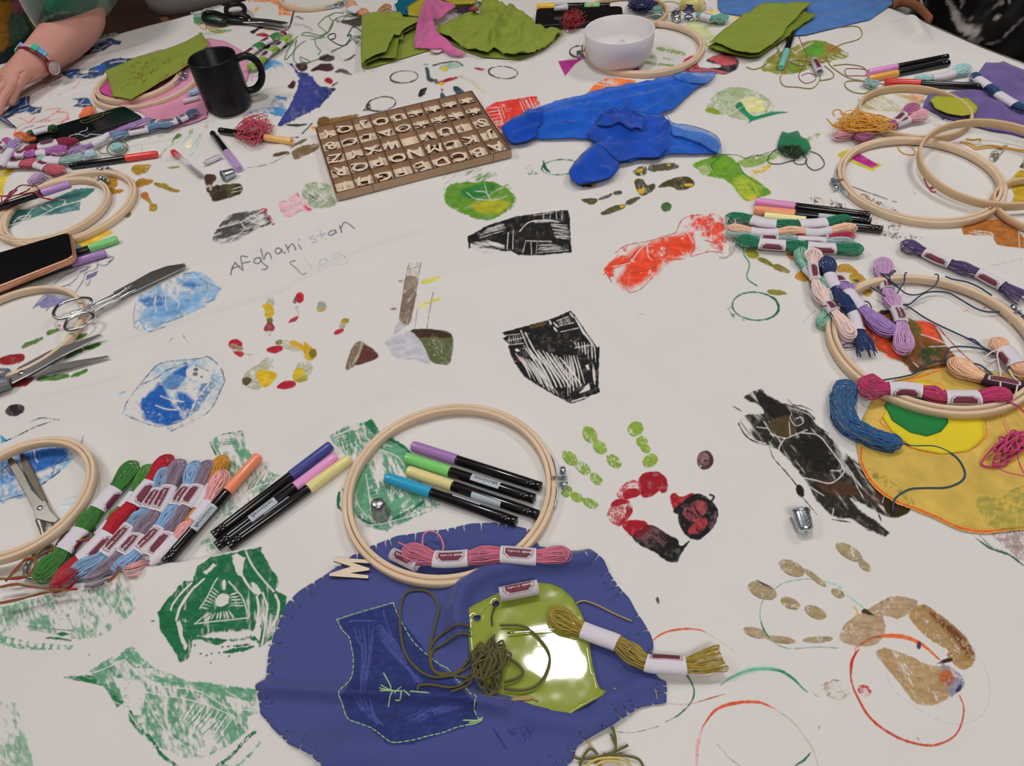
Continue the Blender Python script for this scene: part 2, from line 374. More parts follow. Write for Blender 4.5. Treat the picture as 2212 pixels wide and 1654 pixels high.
slab('baseboard_back',(.2,4.39,FLOOR+.05),7,.02,.1,M_SKT); slab('baseboard_left',(-3.29,.9,FLOOR+.05),.02,7,.1,M_SKT); slab('baseboard_right',(3.69,.9,FLOOR+.05),.02,7,.1,M_SKT)
slab('baseboard_front',(.2,-2.59,FLOOR+.05),7,.02,.1,M_SKT)
M_EM=bpy.data.materials.new('lamp_diffuser'); M_EM.use_nodes=True; b=M_EM.node_tree.nodes['Principled BSDF']; b.inputs['Emission Color'].default_value=(1,.97,.93,1); b.inputs['Emission Strength'].default_value=5
for i,(x,y,sx,sy,pw) in enumerate(LAMPS):
    t=thing('ceiling_lamp',(x,y,CEIL-.03),['white panel lamp on ceiling above the table centre','white panel lamp on ceiling right of table','white panel lamp on ceiling left of table','wide white panel lamp on ceiling behind the camera'][i],'lamp')
    V,F=join([box((x,y+s*(sy/2+.01),CEIL-.016),sx+.04,.02,.03) for s in (-1,1)]+[box((x+s*(sx/2+.01),y,CEIL-.016),.02,sy,.03) for s in (-1,1)])
    mk('lamp_frame',V,F,cm('e8e8e8'),t,False); mk('diffuser',*box((x,y,CEIL-.01),sx,sy,.008),M_EM,t,False)
# ---------------- table and cloth ----------------
E1=np.array([.93,.3676]); E2=np.array([-.3676,.93]); TB=(-.78,1.253,-.14,1.887)
def tw(a,b): return a*E1+b*E2
TC=np.array([tw(TB[0],TB[2]),tw(TB[1],TB[2]),tw(TB[1],TB[3]),tw(TB[0],TB[3])])
ta=math.atan2(E1[1],E1[0]); tcn=tw((TB[0]+TB[1])/2,(TB[2]+TB[3])/2)
t=thing('craft_table',(tcn[0],tcn[1],FLOOR),'large square craft table hidden under the printed white cloth','table')
mk('tabletop',*box((tcn[0],tcn[1],-.034),TB[1]-TB[0]-.03,TB[3]-TB[2]-.03,.03,ta),cm('9a7a5a','wood'),t,False)
for a in (TB[0]+.15,TB[1]-.15):
    for b in (TB[2]+.15,TB[3]-.15):
        p=tw(a,b); mk('leg',*lathe([(0,.02),(.02,.024),(.03,.02),(.69,.02),(.692,0.)],(p[0],p[1],FLOOR),(0,0,1),12),M_BLACKM,t)
def cloth_z(q):
    # height with rounded drape over the table edge
    a=q@E1; b=q@E2
    return a,b
ys=[-.32]
while ys[-1]<2.35: ys.append(ys[-1]+.0026+.0018*max(0,ys[-1]))
ys=np.array(ys); xs=np.arange(-1.45,1.3,.0048)
X,Y=np.meshgrid(xs,ys); q=np.stack([X.ravel(),Y.ravel()],1)
a=q@E1; b=q@E2
ok=(a>TB[0]-.012)&(a<TB[1]+.012)&(b>TB[2]-.012)&(b<TB[3]+.012)
nx=len(xs); i=(np.arange(len(ys)-1)[:,None]*nx+np.arange(nx-1)[None]).ravel(); F=np.stack([i,i+1,i+nx+1,i+nx],1)
F=F[ok[F].all(1)]; us=np.unique(F); re_=np.zeros(len(q),int); re_[us]=np.arange(len(us)); q=q[us]; F=re_[F]
z=hgt(q[:,0],q[:,1]); a=q@E1; b=q@E2
ZG=np.full(len(xs)*len(ys),np.nan); ZG[us]=z; ZG=ZG.reshape(len(ys),len(xs))
dd=np.maximum.reduce([TB[0]-a,a-TB[1],TB[2]-b,b-TB[3]])+.012
z-=np.where(dd>0,.5*dd**2/.024,0)
def csurf(x,y):
    fx=np.clip((x-xs[0])/(xs[1]-xs[0]),0,len(xs)-1.001); j=fx.astype(int); fx=fx-j; i=np.clip(np.searchsorted(ys,y,side='right')-1,0,len(ys)-2); fy=(y-ys[i])/(ys[i+1]-ys[i])
    z=(ZG[i,j]*(1-fx)+ZG[i,j+1]*fx)*(1-fy)+(ZG[i+1,j]*(1-fx)+ZG[i+1,j+1]*fx)*fy
    return np.where(np.isnan(z),hgt(x,y)-.02,z)
CSURF[0]=csurf
CL_=thing('tablecloth',(tcn[0],tcn[1],0),'big off-white cotton cloth covered in painted hand prints and block prints','tablecloth')
mk('cloth_top',np.c_[q,z],F,M_CLOTH,CL_)
# hanging sides with soft waves
per=[];n_=140
cor=[(TB[0]-.011,TB[2]-.011),(TB[1]+.011,TB[2]-.011),(TB[1]+.011,TB[3]+.011),(TB[0]-.011,TB[3]+.011)]
for k in range(4):
    A=np.array(cor[k]);B=np.array(cor[(k+1)%4]); nn=np.array([(0,-1),(1,0),(0,1),(-1,0)][k],float)
    rows=[]
    for j,dz in enumerate([0,.006,.014,.03,.06,.1,.14,.18,.21]):
        s=np.linspace(0,1,n_)[:,None]; p=A+(B-A)*s; out=.003+.012*min(1,dz/.05)
        wv=(fbm(s[:,0]*26+k*7,np.full(n_,dz*4),31,2)-.5)[:,None]*.16*dz**.8
        p=p+nn*(out+wv); p=np.stack([p[:,0]*E1[0]+p[:,1]*E2[0],p[:,0]*E1[1]+p[:,1]*E2[1]],1)
        zz=(hgt(p[:,0],p[:,1]) if j==0 else 0)-.004-dz
        rows.append(np.c_[p,np.full(n_,-.004-dz) if j else zz-.003])
    V=np.vstack(rows); i=(np.arange(len(rows)-1)[:,None]*n_+np.arange(n_-1)[None]).ravel()
    mk('cloth_overhang',V,np.stack([i,i+1,i+n_+1,i+n_],1),M_CLOTH,CL_)
# ---------------- embroidery hoops ----------------
def ringm(c,r0,r1,h,z0=0.,n=112,gap=0.,ga=0.,R=None,bev=.0008):
    pr=[(r0+bev,0),(r1-bev,0),(r1,bev),(r1,h-bev),(r1-bev,h),(r0+bev,h),(r0,h-bev),(r0,bev)]
    if gap: a=ga+gap/2+np.linspace(0,2*math.pi-gap,n)
    else: a=np.linspace(0,2*math.pi,n,endpoint=False)
    V=np.array([[r*math.cos(t),r*math.sin(t),z+z0] for t in a for r,z in pr]); m_=len(pr); k=np.arange(m_); k2=(k+1)%m_
    I=np.arange(n-1 if gap else n); J=(I+1)%n
    F=np.stack([I[:,None]*m_+k,J[:,None]*m_+k,J[:,None]*m_+k2,I[:,None]*m_+k2],-1).reshape(-1,4).tolist()
    if gap: F+= [list(range(m_))[::-1],[(n-1)*m_+j for j in range(m_)]]
    if R is not None: V=V@R.T
    return V+np.asarray(c),F
def tiltm(tx,ty):
    return np.array(Matrix.Rotation(math.radians(tx),3,'X')@Matrix.Rotation(math.radians(ty),3,'Y'))
def hoop(lab,rim=None,ztop=.0105,clamp=None,z0=None,inner=True,outer=True,tilt=None,R=None,c=None,h=.0095,th=.0045,shift=(0,0,0),name='embroidery_hoop',wood=None,group=None,zadd=0.):
    if rim is not None:
        q=Wg(rim,ztop)[:,:2] if z0 is None else Wz(rim,ztop+z0)[:,:2]; cc,rr=circfit(q)
        if c is None: c=cc
        if R is None: R=rr
    zb=(float(hgt(np.array([c[0]]),np.array([c[1]]))[0])+.0008 if z0 is None else z0)+zadd
    c3=np.array([c[0],c[1],zb]); t=thing(name,c3,lab,'hoop',group); Rm=None if tilt is None else tiltm(*tilt); w=wood or M_WOOD
    ca=0
    if clamp is not None:
        p=Wz(clamp,ztop)[0]; ca=math.atan2(p[1]-c[1],p[0]-c[0])
    if outer: mk('outer_ring',*ringm(c3,R-th,R,h,0,gap=.045 if clamp is not None else 0,ga=ca,R=Rm),w,t)
    if inner:
        mk('inner_ring',*ringm(c3+np.asarray(shift),R-2*th-.0007 if outer else R-th,R-th-.0007 if outer else R,h,.0006,R=Rm),w,t)
    if clamp is not None and outer:
        er=np.array([math.cos(ca),math.sin(ca),0]); et=np.array([-math.sin(ca),math.cos(ca),0]); ez=np.array([0,0,1.])
        def loc(r,tg,z): v=er*r+et*tg+ez*z; return c3+(v if Rm is None else Rm@v)
        for s in (-1,1):
            g=.004*s; a0=.022
            # strap along the ring, then a leaf sticking out
            pts=[(R+.0006,s*.030),(R+.0011,s*.022),(R+.0012,s*.012),(R+.0010,g*1.15),(R+.004,g),(R+.011,g)]
            V=[];
            for r,tg in pts:
                cur=0 if abs(tg)<.005 else (R-math.sqrt(max(R*R-tg*tg,0)))
                for z in (.0012,h-.0012):
                    for o_ in (0,.0008):
                        V.append(loc(r-cur+ (o_ if abs(tg)>.0061 else 0),tg-(s*o_ if abs(tg)<=.0061 else 0),z))
            F=[]
            for k in range(len(pts)-1):
                b0,b1=4*k,4*k+4
                F+=[[b0,b1,b1+2,b0+2],[b0+1,b0+3,b1+3,b1+1],[b0,b0+1,b1+1,b1],[b0+2,b1+2,b1+3,b0+3]]
            F+=[[0,2,3,1],[len(V)-4,len(V)-3,len(V)-1,len(V)-2]]
            b_=mk('clamp_bracket',np.array(V),F,M_ZINC,t,False)
            rp=loc(R+.0015-(R-math.sqrt(R*R-.024**2)),s*.024,h/2); ax=er if Rm is None else Rm@er
            mk('rivet',*lathe([(-.0004,.0014),(.0005,.0014),(.0009,.0007),(.0009,0)],rp,ax,10),M_ZINC,b_)
        ax=et if Rm is None else Rm@et; o=loc(R+.0075,0,h/2)
        mk('screw',*lathe([(-.011,0),(-.011,.0015),(.009,.0015),(.009,.0031),(.0145,.0031),(.0145,0)],o,ax,12),M_ZINC,t)
        mk('nut',*lathe([(-.0075,0),(-.0075,.0031),(-.0046,.0031),(-.0046,0)],o,ax,6),M_ZINC,t,False)
    return t,c3,R
# ---------------- marker pens ----------------
def pen(lab,pa,pb,cap,capfrac=.36,za=.0058,zb=None,text=None,side=0.,group=None,r=.0057,ground=True,name='marker_pen',stk=None):
    # pa: cap end, pb: barrel end (pixels); side: roll of the sticker in degrees
    zb=za if zb is None else zb
    P=np.vstack([pa,pb]) if not isinstance(pa,str) else np.vstack([PX(pa),PX(pb)])
    q=Wg(P,np.array([za,zb])) if ground else Wz(P,np.array([za,zb]))
    A,B=q; ax=B-A; L=np.linalg.norm(ax); ax/=L
    t=thing(name,np.r_[(A+B)[:2]/2,min(A[2],B[2])-r],lab,'pen',group)
    c=cm(cap,'plastic'); lc=L*capfrac
    mk('cap',*lathe([(.0012,0),(.0012,r*.5),(.0004,r*.55),(0,r*.62),(0,r*.80),(.0006,r*.93),(.0018,r*.99),(.006,r*1.02),(lc-.0012,r*1.05),(lc,r*1.02),(lc,r*.9)],A,ax,16),c,t)
    mk('barrel',*lathe([(lc-.001,0),(lc-.001,r*.93),(lc+.002,r*.95),(L-.014,r*.95),(L-.0132,r*.9)],A,ax,16),M_BLACK,t)
    mk('end_plug',*lathe([(L-.0135,r*.88),(L-.0130,r*.925),(L-.0095,r*.925),(L-.0092,r*.885),(L-.0086,r*.885),(L-.0083,r*.92),(L-.0008,r*.92),(L,r*.86),(L,r*.2),(L-.0008,r*.15),(L-.0008,0)],A,ax,16),M_BLACK,t)
    if stk or text:
        l0,l1=stk or (.52,.72); s_=np.cross(ax,[0,0,1.]); s_/=np.linalg.norm(s_); b_=np.cross(s_,ax)
        def sm(x,y,rr): # x along the pen, y metres around
            th=y/r+math.radians(side); return A+x[:,None]*ax+rr*(np.sin(th)[:,None]*(-s_)+np.cos(th)[:,None]*b_)
        gx,gy=np.meshgrid(np.linspace(l0*L,l1*L,6),np.linspace(-.0052,.0052,9)); V=sm(gx.ravel(),gy.ravel(),r*.95+.00012)
        i=(np.arange(8)[:,None]*6+np.arange(5)[None]).ravel(); st=mk('sticker',V,np.stack([i,i+1,i+7,i+6],1),cm('b9c2cc','paper'),t)
        if text:
            v,f=text2d(text[0],1,.012); sc=(l1-l0)*L*.84/(v[:,0].max()-v[:,0].min()); v=v*sc
            if text[1]<0: v=-v
            V=sm((l0+l1)/2*L+v[:,0],v[:,1],r*.95+.0003); mk('lettering',V,f,cm('101014'),st,False)
    return t
def pens_main():
    pass
# ---------------- hoops in the photograph ----------------
HP={}
HP['main']=hoop('large wooden embroidery hoop holding four pens, over the edge of the navy cloth',"Q 1100 48 400 290 200 500 110 660 70 880 900 1555 1700 1330 1960 870 1945 640 1890 480 1750 300 1500 140",clamp="Q 1965 690")
HP['right']=hoop('large wooden hoop at right with pink skein lying on its near rim',"T 640 150 380 250 200 430 125 640 130 800 400 1190 760 1400 1050 1510 1500 1580 1750 1570 1050 110 1500 170",clamp="T 2130 520",zadd=.001,shift=(.0006,.0004,.0012))
HP['mid']=hoop('large wooden hoop below the yellow thread tangle with clamp on its left',"R 160 1000 210 850 330 730 550 650 880 610 1230 635 1900 950 1990 1110 1930 1270 1200 1510 700 1400 400 1220",clamp="R 150 1060")
HP['bowl']=hoop('wooden hoop around the foot of the white bowl',"S 1948 640 1600 345 1400 315 1000 1068 500 985 300 850 215 760 1800 880 1930 740",clamp="S 200 730")
HP['upper']=hoop('thin single-ring wooden hoop with its edge over the purple cloth',"R 400 300 450 210 560 120 750 75 950 60 1300 110 1480 190 1600 300 1612 380 1560 500",outer=True,inner=False,th=.0042,h=.0115,ztop=.012,wood=M_WOOD2)
HP['lean']=hoop('thin wooden ring leaning over the rim of another hoop, right edge of photo',None,c=Wz("z 2142 352",.018)[0][:2],R=.093,z0=.0135,zadd=.0,inner=False,th=.0042,h=.012,tilt=(5,-2),wood=M_WOOD2)
HP['edge']=hoop('small wooden hoop cut off by the right edge of photo, on the yellow print',None,c=Wz("z 2262 440",.01)[0][:2],R=.062,inner=False,th=.0045,wood=M_WOOD2,zadd=.001)
HP['nearleft']=hoop('wooden hoop at lower left resting tilted on the rusty scissors',"U 560 172 300 200 0 355 780 240 900 400 945 560 900 720 700 980 400 1240 0 1450",ztop=.019,zadd=.009,th=.0042)
HP['midleft']=hoop('wooden hoop under the handles of the silver scissors, at left edge',"e 0 1055 150 1010 300 985 420 980 560 1030 640 1100 665 1220 620 1330 540 1420 420 1510 300 1570",inner=False,th=.0055)
HP['big']=hoop('larger wooden hoop nested around a smaller one, beside the red pen',"V 600 400 900 270 1200 180 1500 150 1750 190 1950 300 2060 440 2070 600 1950 800 1700 1000 1400 1130 300 1310",clamp="V 1560 160")
HP['small']=hoop('smaller wooden hoop inside a larger one, with lilac pen across it',"V 500 440 700 360 900 310 1150 295 1400 330 1560 420 1670 560 1680 680 1600 830 1400 990 1000 1140 700 1230",clamp="V 1500 345",zadd=.001,th=.004)
HP['pinko']=hoop('larger wooden hoop on the pink felt, under the green written cloth',"W 70 620 110 690 250 760 450 775 700 755 900 700 1150 600 1320 470 1400 370 130 520 260 420",inner=False,th=.0062)
HP['pinki']=hoop('smaller wooden hoop on the pink felt, beneath the green written cloth',"W 135 590 200 650 350 695 520 700 750 655 950 570 1100 470 1165 370 1150 320 260 400",clamp="W 1190 400",zadd=.001,th=.004)
HP['behind']=hoop('wooden hoop behind the white bowl with a navy thread tangle in it',"F 865 190 900 260 870 140 1990 90 2000 160 1960 220 1800 290 1020 20",ztop=.012,zadd=.002,inner=False,th=.0055,wood=M_WOOD2)
HP['far']=hoop('wooden hoop on the orange print at the far edge of table',"D 1350 20 1450 80 1600 125 1800 120 2000 95 2200 60",clamp="E 300 50",inner=False,th=.006)
for k,(t,c,R) in HP.items(): print('HOOP',k,np.round(c,3),round(R,4))
# ---------------- pens in the photograph ----------------
HB=("hobbycraft",1)
pen('marker pen with purple cap, topmost of four inside the large hoop',"Q 690 415","Q 1810 775",'a277b4')
pen('marker pen with light green cap inside the large hoop',"Q 630 515","Q 1755 880",'7dcf74',text=HB,stk=(.53,.745),side=8)
pen('marker pen with pale yellow cap inside the large hoop, near the blue one',"Q 648 630","Q 1785 1020",'e0d292',stk=(.52,.74),side=-70)
pen('marker pen with bright blue cap, lowest of four inside the large hoop',"Q 462 690","Q 1595 1080",'2d9fc8',stk=(.52,.73),side=75)
pen('marker pen with navy blue cap, left of the large hoop',"k 975 410","k 40 1130",'434a8e',side=0)
pen('marker pen with pink cap between the navy and yellow ones',"k 1015 500","k 65 1215",'e298cf',text=HB,stk=(.52,.73),side=5,za=.0054)
pen('marker pen with pale yellow cap whose tip touches the large hoop',"k 1125 515","k 160 1215",'dfd692',za=.0056,stk=(.5,.7),side=-70)
pen('marker pen with salmon cap lying beside the row of thread skeins',"k 400 495","j 1170 215",'f08f6c',text=HB,stk=(.5,.72),side=25,za=.0075,zb=.0085)
pen('marker pen with pink cap above the green skeins',"L 500 85","L 1872 250",'dd93c6')
pen('marker pen with coral cap next to the pink one above the green skeins',"L 488 180","L 1885 325",'f29a72',stk=(.56,.78),side=-60)
pen('marker pen with pale yellow cap half under the green skein',"L 610 258","L 2020 420",'ece6a8')
pen('marker pen with pink cap near the light blue skein at upper right',"d 965 578","d 1597 452",'dc97d0',za=.0052)
pen('marker pen with orange cap near the light blue skein at upper right',"d 968 628","d 1607 500",'e5a850',za=.0052)
pen('marker pen with red cap behind the thin single-ring hoop',"d 1100 648","d 1900 690",'d63a30',za=.0056)
pen('marker pen with red cap lying above the nested hoops at left',"a 1250 1222","a 560 1318",'e0453f')
pen('marker pen with lilac cap lying across the small hoop at left',"V 1085 410","V -140 800",'b48cce',za=.0185,zb=.0165)
pen('marker pen with green cap tucked beside the phone at left',"e 935 610","e 300 830",'7fcb7c')
pen('marker pen with purple cap lying beside the phone at left',"e 840 720","e 80 960",'a681bd',r=.0056)
pen('marker pen with blue cap mostly hidden under the phone at left',"e 640 680","e 60 850",'3a9cc4',za=.0052)
pen('marker pen with peach cap under the pink thread tangle',"b 480 1125","a 1745 1035",'f2bc72')
pen('marker pen with lilac cap standing out beside the needle tube',"C 2035 1285","C 1610 720",'b895cf',capfrac=.45)
pen('marker pen with mint cap pointing at the camera, below folded green cloth',"d 275 535","d 380 235",'79c6b8',capfrac=.42,za=.0056)
pen('marker pen with yellow cap behind the far phone',"F 245 88","F 900 70",'eeb944',text=HB,stk=(.34,.62),side=10,ground=True)
pen('marker pen with light green cap lying behind the bowl',"F 875 80","F 1215 72",'6fd27a',capfrac=.6)
# ---------------- painted prints on the tablecloth ----------------
p,l=op_p,op_l
K='1c1b1d'; GR='1f6e43'; GRL='5f9c78'; OLV='6f7f2a'; BRN='3d2723'; NAV='25375a'; BLU='2563b0'; RED='9c1c2c'
def w(at_,wd=1.6,**k): return l(at_,wd,None,**dict(dict(n=.5,soft=.7),**k))
def pr(name,ops,label=None,**k):
    if name in ('hand_print','paint_mark','leaf_print','smear_print','flower_print') and not (label and 'magenta' in label):
        for o in ops:
            if o[0]=='p': o[3].setdefault('sm',1); o[3].setdefault('n',1.6)
    return print_on(CL_,name,ops,label,**k)
def strokes(zone,seq,wd,c,**k): return [l(f"{zone} {s}",wd,c,**k) for s in seq]
def fan(zone,a,b,n,wd=1.5,c=None,j=6,seed=0,**k):
    # n strokes interpolated between two guide strokes
    r=random.Random(seed); A=np.array(a.split(),float).reshape(-1,2); B=np.array(b.split(),float).reshape(-1,2); o=[]
    for i in range(n):
        t=(i+.5)/n; q=A+(B-A)*t+np.array([[r.uniform(-j,j),r.uniform(-j,j)] for _ in A])
        o.append(l(zone+' '+' '.join(f'{v:.0f}' for v in q.ravel()),wd*r.uniform(.6,1.3),c,**dict(dict(n=.6,soft=.7,tp=.6),**k)))
    return o
def dots(zone,pts,r=7,c=None):
    q=np.array(pts.split(),float).reshape(-1,2); return [ell(f"{zone} {x:.0f} {y:.0f}",r,r*.8,0,c,n=.4,soft=.6) for x,y in q]
# black shield block print in the middle
pr('block_print',[p("M 90 520 370 440 760 335 1075 205 1130 250 1310 520 1450 720 1490 720 1480 1000 1475 1290 1500 1370 1350 1420 1280 1470 1080 1535 1000 1490 700 1330 430 1160 360 1080 250 900 175 715 200 690 110 600 160 570",K,n=1.2),
 p("M 400 450 700 365 740 400 500 460",'6a4a1c',cov=.5,ts=3,ang=70,st=4),ell("M 840 690",190,90,-15,'4a4334',cov=.4,soft=8),p("M 300 860 420 860 390 930 330 940",'7a3018',cov=.6)]
 +[w("M 365 490 420 620 480 760 560 900",2.2),w("M 430 520 520 700 600 840 655 950",2.4),w("M 1070 240 1110 290",3),w("M 770 340 800 400",3.5,tp=.5),w("M 830 370 900 440",4,tp=.6),w("M 835 440 880 500",4,tp=.6)]
 +fan('M','380 690 560 950 680 1180 740 1320','960 880 1080 1050 1200 1200 1250 1270',9,3.6,seed=3,j=12,tp=.5)+fan('M','270 810 400 980 480 1150','600 960 760 1180 930 1440',7,3.2,seed=4,j=10)
 +fan('M','960 830 1000 1100 1010 1430','1180 860 1230 1040 1290 1220',6,3.2,seed=5,j=10)+fan('M','1110 260 1180 400 1250 500','1300 560 1400 700 1450 800',6,2.6,seed=6,j=14)
 +fan('M','1120 620 1160 700','1440 720 1440 960',7,2.6,seed=8,j=20)+fan('M','1390 950 1430 1040','1400 1100 1430 1290',4,2.8,seed=9)
 +[w("M 120 560 350 535",1.4),w("M 175 630 380 595",1.4),w("M 215 690 400 670",1.4),w("M 870 350 1040 290",1.4),w("M 920 420 1120 375",1.5),w("M 940 505 1190 450",1.6),w("M 1140 735 1390 690",1.6)]
 +fan('M','180 580 190 690','360 540 380 660',6,1,seed=10)+fan('M','880 350 910 420','1060 310 1090 370',7,1.4,seed=11)
 +[p("M 1200 1380 1330 1240 1360 1330 1300 1350",None,n=1.5),p("M 1290 990 1330 970 1345 1050 1310 1040",None),w("M 1100 1500 1290 1440",3),p("M 280 760 310 740 350 780 300 790",None)]+dots('M','400 740 430 750 290 930 480 980 790 905 840 895 890 890 960 960 1020 940 1060 925 1190 665 1300 700 660 970 610 1000 1080 630 1250 780')
 ,"black shield-shaped lino print with fine white cuts")
pr('block_print',[p("g 35 590 200 500 420 430 640 400 800 380 835 385 850 440 855 600 865 715 620 740 440 738 380 705 170 715 60 680 45 690",K,n=1.2),p("g 60 640 200 620 330 660 330 710 160 715 60 680",None,cov=.55,ang=10,st=5,ts=3),
 p("g 450 560 600 500 700 520 740 590 640 610 480 600",'2c2a22',cov=.6,soft=6)]+[w("g 360 560 350 690",1.6),w("g 400 540 395 690",1.4),w("g 450 550 520 480 640 460 760 475",2),w("g 500 620 475 720",1.3),w("g 540 640 545 730",1.2),w("g 590 640 580 730",1.3),w("g 510 625 700 630",1.5),w("g 640 400 640 450",1.2),w("g 700 395 690 445",1.3),w("g 740 392 745 450",1.3),w("g 790 390 785 450",1.3),w("g 560 425 720 400",1)]
 +fan('g','690 480 830 500','740 600 850 610',9,1.6,seed=2,ang=5)+fan('g','600 650 720 650','600 720 850 700',6,1.3,seed=3)+fan('g','200 520 320 480','120 600 340 540',7,1.2,seed=5)+fan('g','530 470 680 450','590 480 740 470',3,1.6,seed=6),"black wedge-shaped lino print with white lines")
# red-orange smear print
pr('smear_print',[p("g 1090 880 1210 760 1250 680 1400 640 1700 560 1760 440 1880 410 2060 440 2070 700 1830 740 1680 770 1520 900 1330 1030 1230 960 1200 950 1120 890",'e0402a',cov=.35,ts=9,soft=2),
 p("g 1330 720 1500 640 1780 560 1830 640 1800 730 1600 790 1540 880 1330 1000 1240 960 1270 870",'e34a2c',cov=.9,soft=7,n=4),p("g 1115 860 1200 765 1300 740 1320 790 1180 860",'e34a2c',cov=.85,soft=2),p("g 1930 470 2070 500 2060 640 1890 560",'e0503a',cov=.5,soft=3)]
 +strokes('g',["1210 720 1300 660 1500 620 1690 560","1690 560 1750 450 1880 415","1120 890 1200 830 1310 790","1320 780 1400 690 1480 650","1820 570 1840 660 1810 740","1290 1000 1330 1035 1420 1000 1510 910","1600 790 1690 770 1760 770","1810 750 1960 710 2060 720","1920 620 1990 640 2060 690","1330 880 1450 860 1530 830","1960 420 1990 460 1950 450","1140 880 1180 950","1480 640 1490 750"],1.6,'b8282a',n=.6)
 +[w("g 1350 770 1410 690 1480 640",1.8),w("g 1460 640 1470 740 1500 780",1.5),w("g 1780 560 1830 640",1.6),w("g 1190 830 1330 800",1.5)],"red-orange streaky paint print")
# long black-brown print at right (a figure-like smear)
pr('smear_print',[p("o 190 260 280 205 340 215 350 260 430 300 510 310 680 370 700 440 800 540 910 660 1040 740 1200 950 1380 1040 1300 1115 1210 1110 1110 1060 1000 1010 1220 1220 1190 1250 1060 1190 960 1130 830 1110 720 1010 690 960 590 800 450 650 370 600 250 550 160 480 150 430 220 380 330 370 290 310",'2a2620',cov=.62,ts=7,ang=52,st=5,n=2.5,soft=1.5),
 p("o 540 560 700 540 800 620 890 740 830 790 700 780 600 700",'1c1b18',cov=.95,soft=5,n=3),p("o 280 210 350 240 480 310 540 400 480 440 380 400 300 300",'1e1d1b',cov=.85,ang=50,st=4,soft=2),p("o 360 440 500 390 560 480 530 540 420 520",'4e4126',cov=.9,soft=3),p("o 700 860 900 860 1200 960 1380 1040 1300 1110 1180 1040 1000 960 820 960",'4a3222',cov=.8,ang=50,st=4,soft=2),p("o 950 980 1000 1010 1180 1100 1280 1140 1200 1160 1040 1080",None,soft=2,n=2),p("o 1180 960 1380 1040 1300 1115 1210 1090",'33280f',soft=1)]
 +strokes('o',["150 440 200 530 280 580 360 600","370 610 400 690 470 770 560 880 600 960 640 1010 710 1095","920 680 980 720 1040 760","600 810 700 900 780 960","500 270 540 310 600 320 680 350","700 460 800 520","1020 1090 1120 1160 1230 1225","820 1130 950 1150","1060 1200 1110 1215","110 320 170 355","1150 1090 1170 1140"],2.6,'1b1a19',n=.8,tp=.5)
 +[w("o 380 520 480 550 540 530 640 490",2),w("o 480 550 440 620 450 690",2),w("o 600 510 720 530 800 620 890 740",2),w("o 890 740 900 800 810 870 700 850 560 820",2.2),w("o 530 370 520 410 560 460 610 440 600 400 560 410",1.6),w("o 810 780 880 780 890 740",1.6),w("o 960 800 1000 900 1040 970",1.6),w("o 330 430 400 540",1.8),w("o 280 470 360 480",1.4),w("o 510 430 520 530",1.5),w("o 440 680 580 840 760 960",2),w("o 520 330 650 380 700 440",1.6),w("o 830 1050 820 1110",1.6),w("o 1190 960 1180 1010",1.5)]+[ell("o 590 925",28,45,-20,'1b1a19')],"long black and brown brushed print")
# olive/orange print inside the right hoop
pr('smear_print',[p("T 490 620 560 570 690 490 800 490 930 560 1080 600 1250 640 1330 760 1420 900 1600 1080 1740 1110 1400 1150 1200 1190 1030 1150 960 1060 840 1000 760 950 660 900 560 760",'7a4a24',cov=.93,ts=9,ang=35,st=5,soft=1.5),p("T 490 620 600 600 760 790 900 950 830 1000 650 900 560 760",'d6482a',cov=.85,ang=40,st=5,soft=3),p("T 1070 600 1220 620 1290 740 1330 830 1200 770 1100 690",'de5436',cov=.85,ang=35,st=4,soft=3),p("T 940 560 1070 610 1130 720 1050 800 960 640",'6c5a2a',soft=3,cov=.9),p("T 1100 900 1300 850 1350 950 1200 1050 1090 980",'2f4426',cov=.7,soft=6),p("T 930 1000 1200 1100 1100 1180 1000 1120",'5a3a20',soft=3,cov=.8),p("T 690 490 790 490 760 530 700 530",K,n=.6)]
 +strokes('T',["1170 610 1290 660 1380 760","1390 770 1500 890 1640 1020 1750 1110","1320 700 1370 750"],2.2,'b52b26',n=.7)+[w("T 1120 740 1300 800 1450 880",1.8),w("T 1200 870 1400 860",1.6),w("T 1030 1030 1090 1080",1.8),w("T 620 780 640 740",1.2)],"orange, brown and olive brushed print inside the right hoop")
# yellow edged print under the tangles, brown print (mid hoop), ochre print right edge
pr('block_print',[p("h 1740 370 1880 300 2020 290 2100 340 2190 440 2190 520 2000 490 1960 430 1890 420 1760 420",'a8682a',cov=.9,ts=6,ang=40,st=3,n=2)]+[w("h 1830 390 1960 410 1990 490 2190 520",1.6),w("h 1890 310 2060 300",1.4),w("h 1800 400 1950 425",1.3),w("h 2150 400 2160 510",1.5)]+fan('h','1830 390 1840 420','1960 410 1975 440',6,1.2,seed=4,j=3),"ochre print at right edge with white outlines")
pr('block_print',[p("h 620 180 680 150 820 170 1000 260 1230 290 1330 330 1290 400 1480 440 1300 460 1150 410 900 250 760 210",'5a3a30',cov=.3,ts=4,n=3),p("h 990 130 1040 125 1200 200 1310 270 1290 280 1100 200",'6a4a38',cov=.45,ts=3),p("h 820 200 920 190 910 240 830 225",'4a2c26',cov=.5,ts=3)]+strokes('h',["900 50 1000 90 1210 165","1250 180 1280 185"],2,K,n=.6)+fan('h','1010 130 1000 170','1290 240 1250 290',10,1.2,'5a4030',seed=3,j=3),"faint dark brown scratchy print under the hoop")
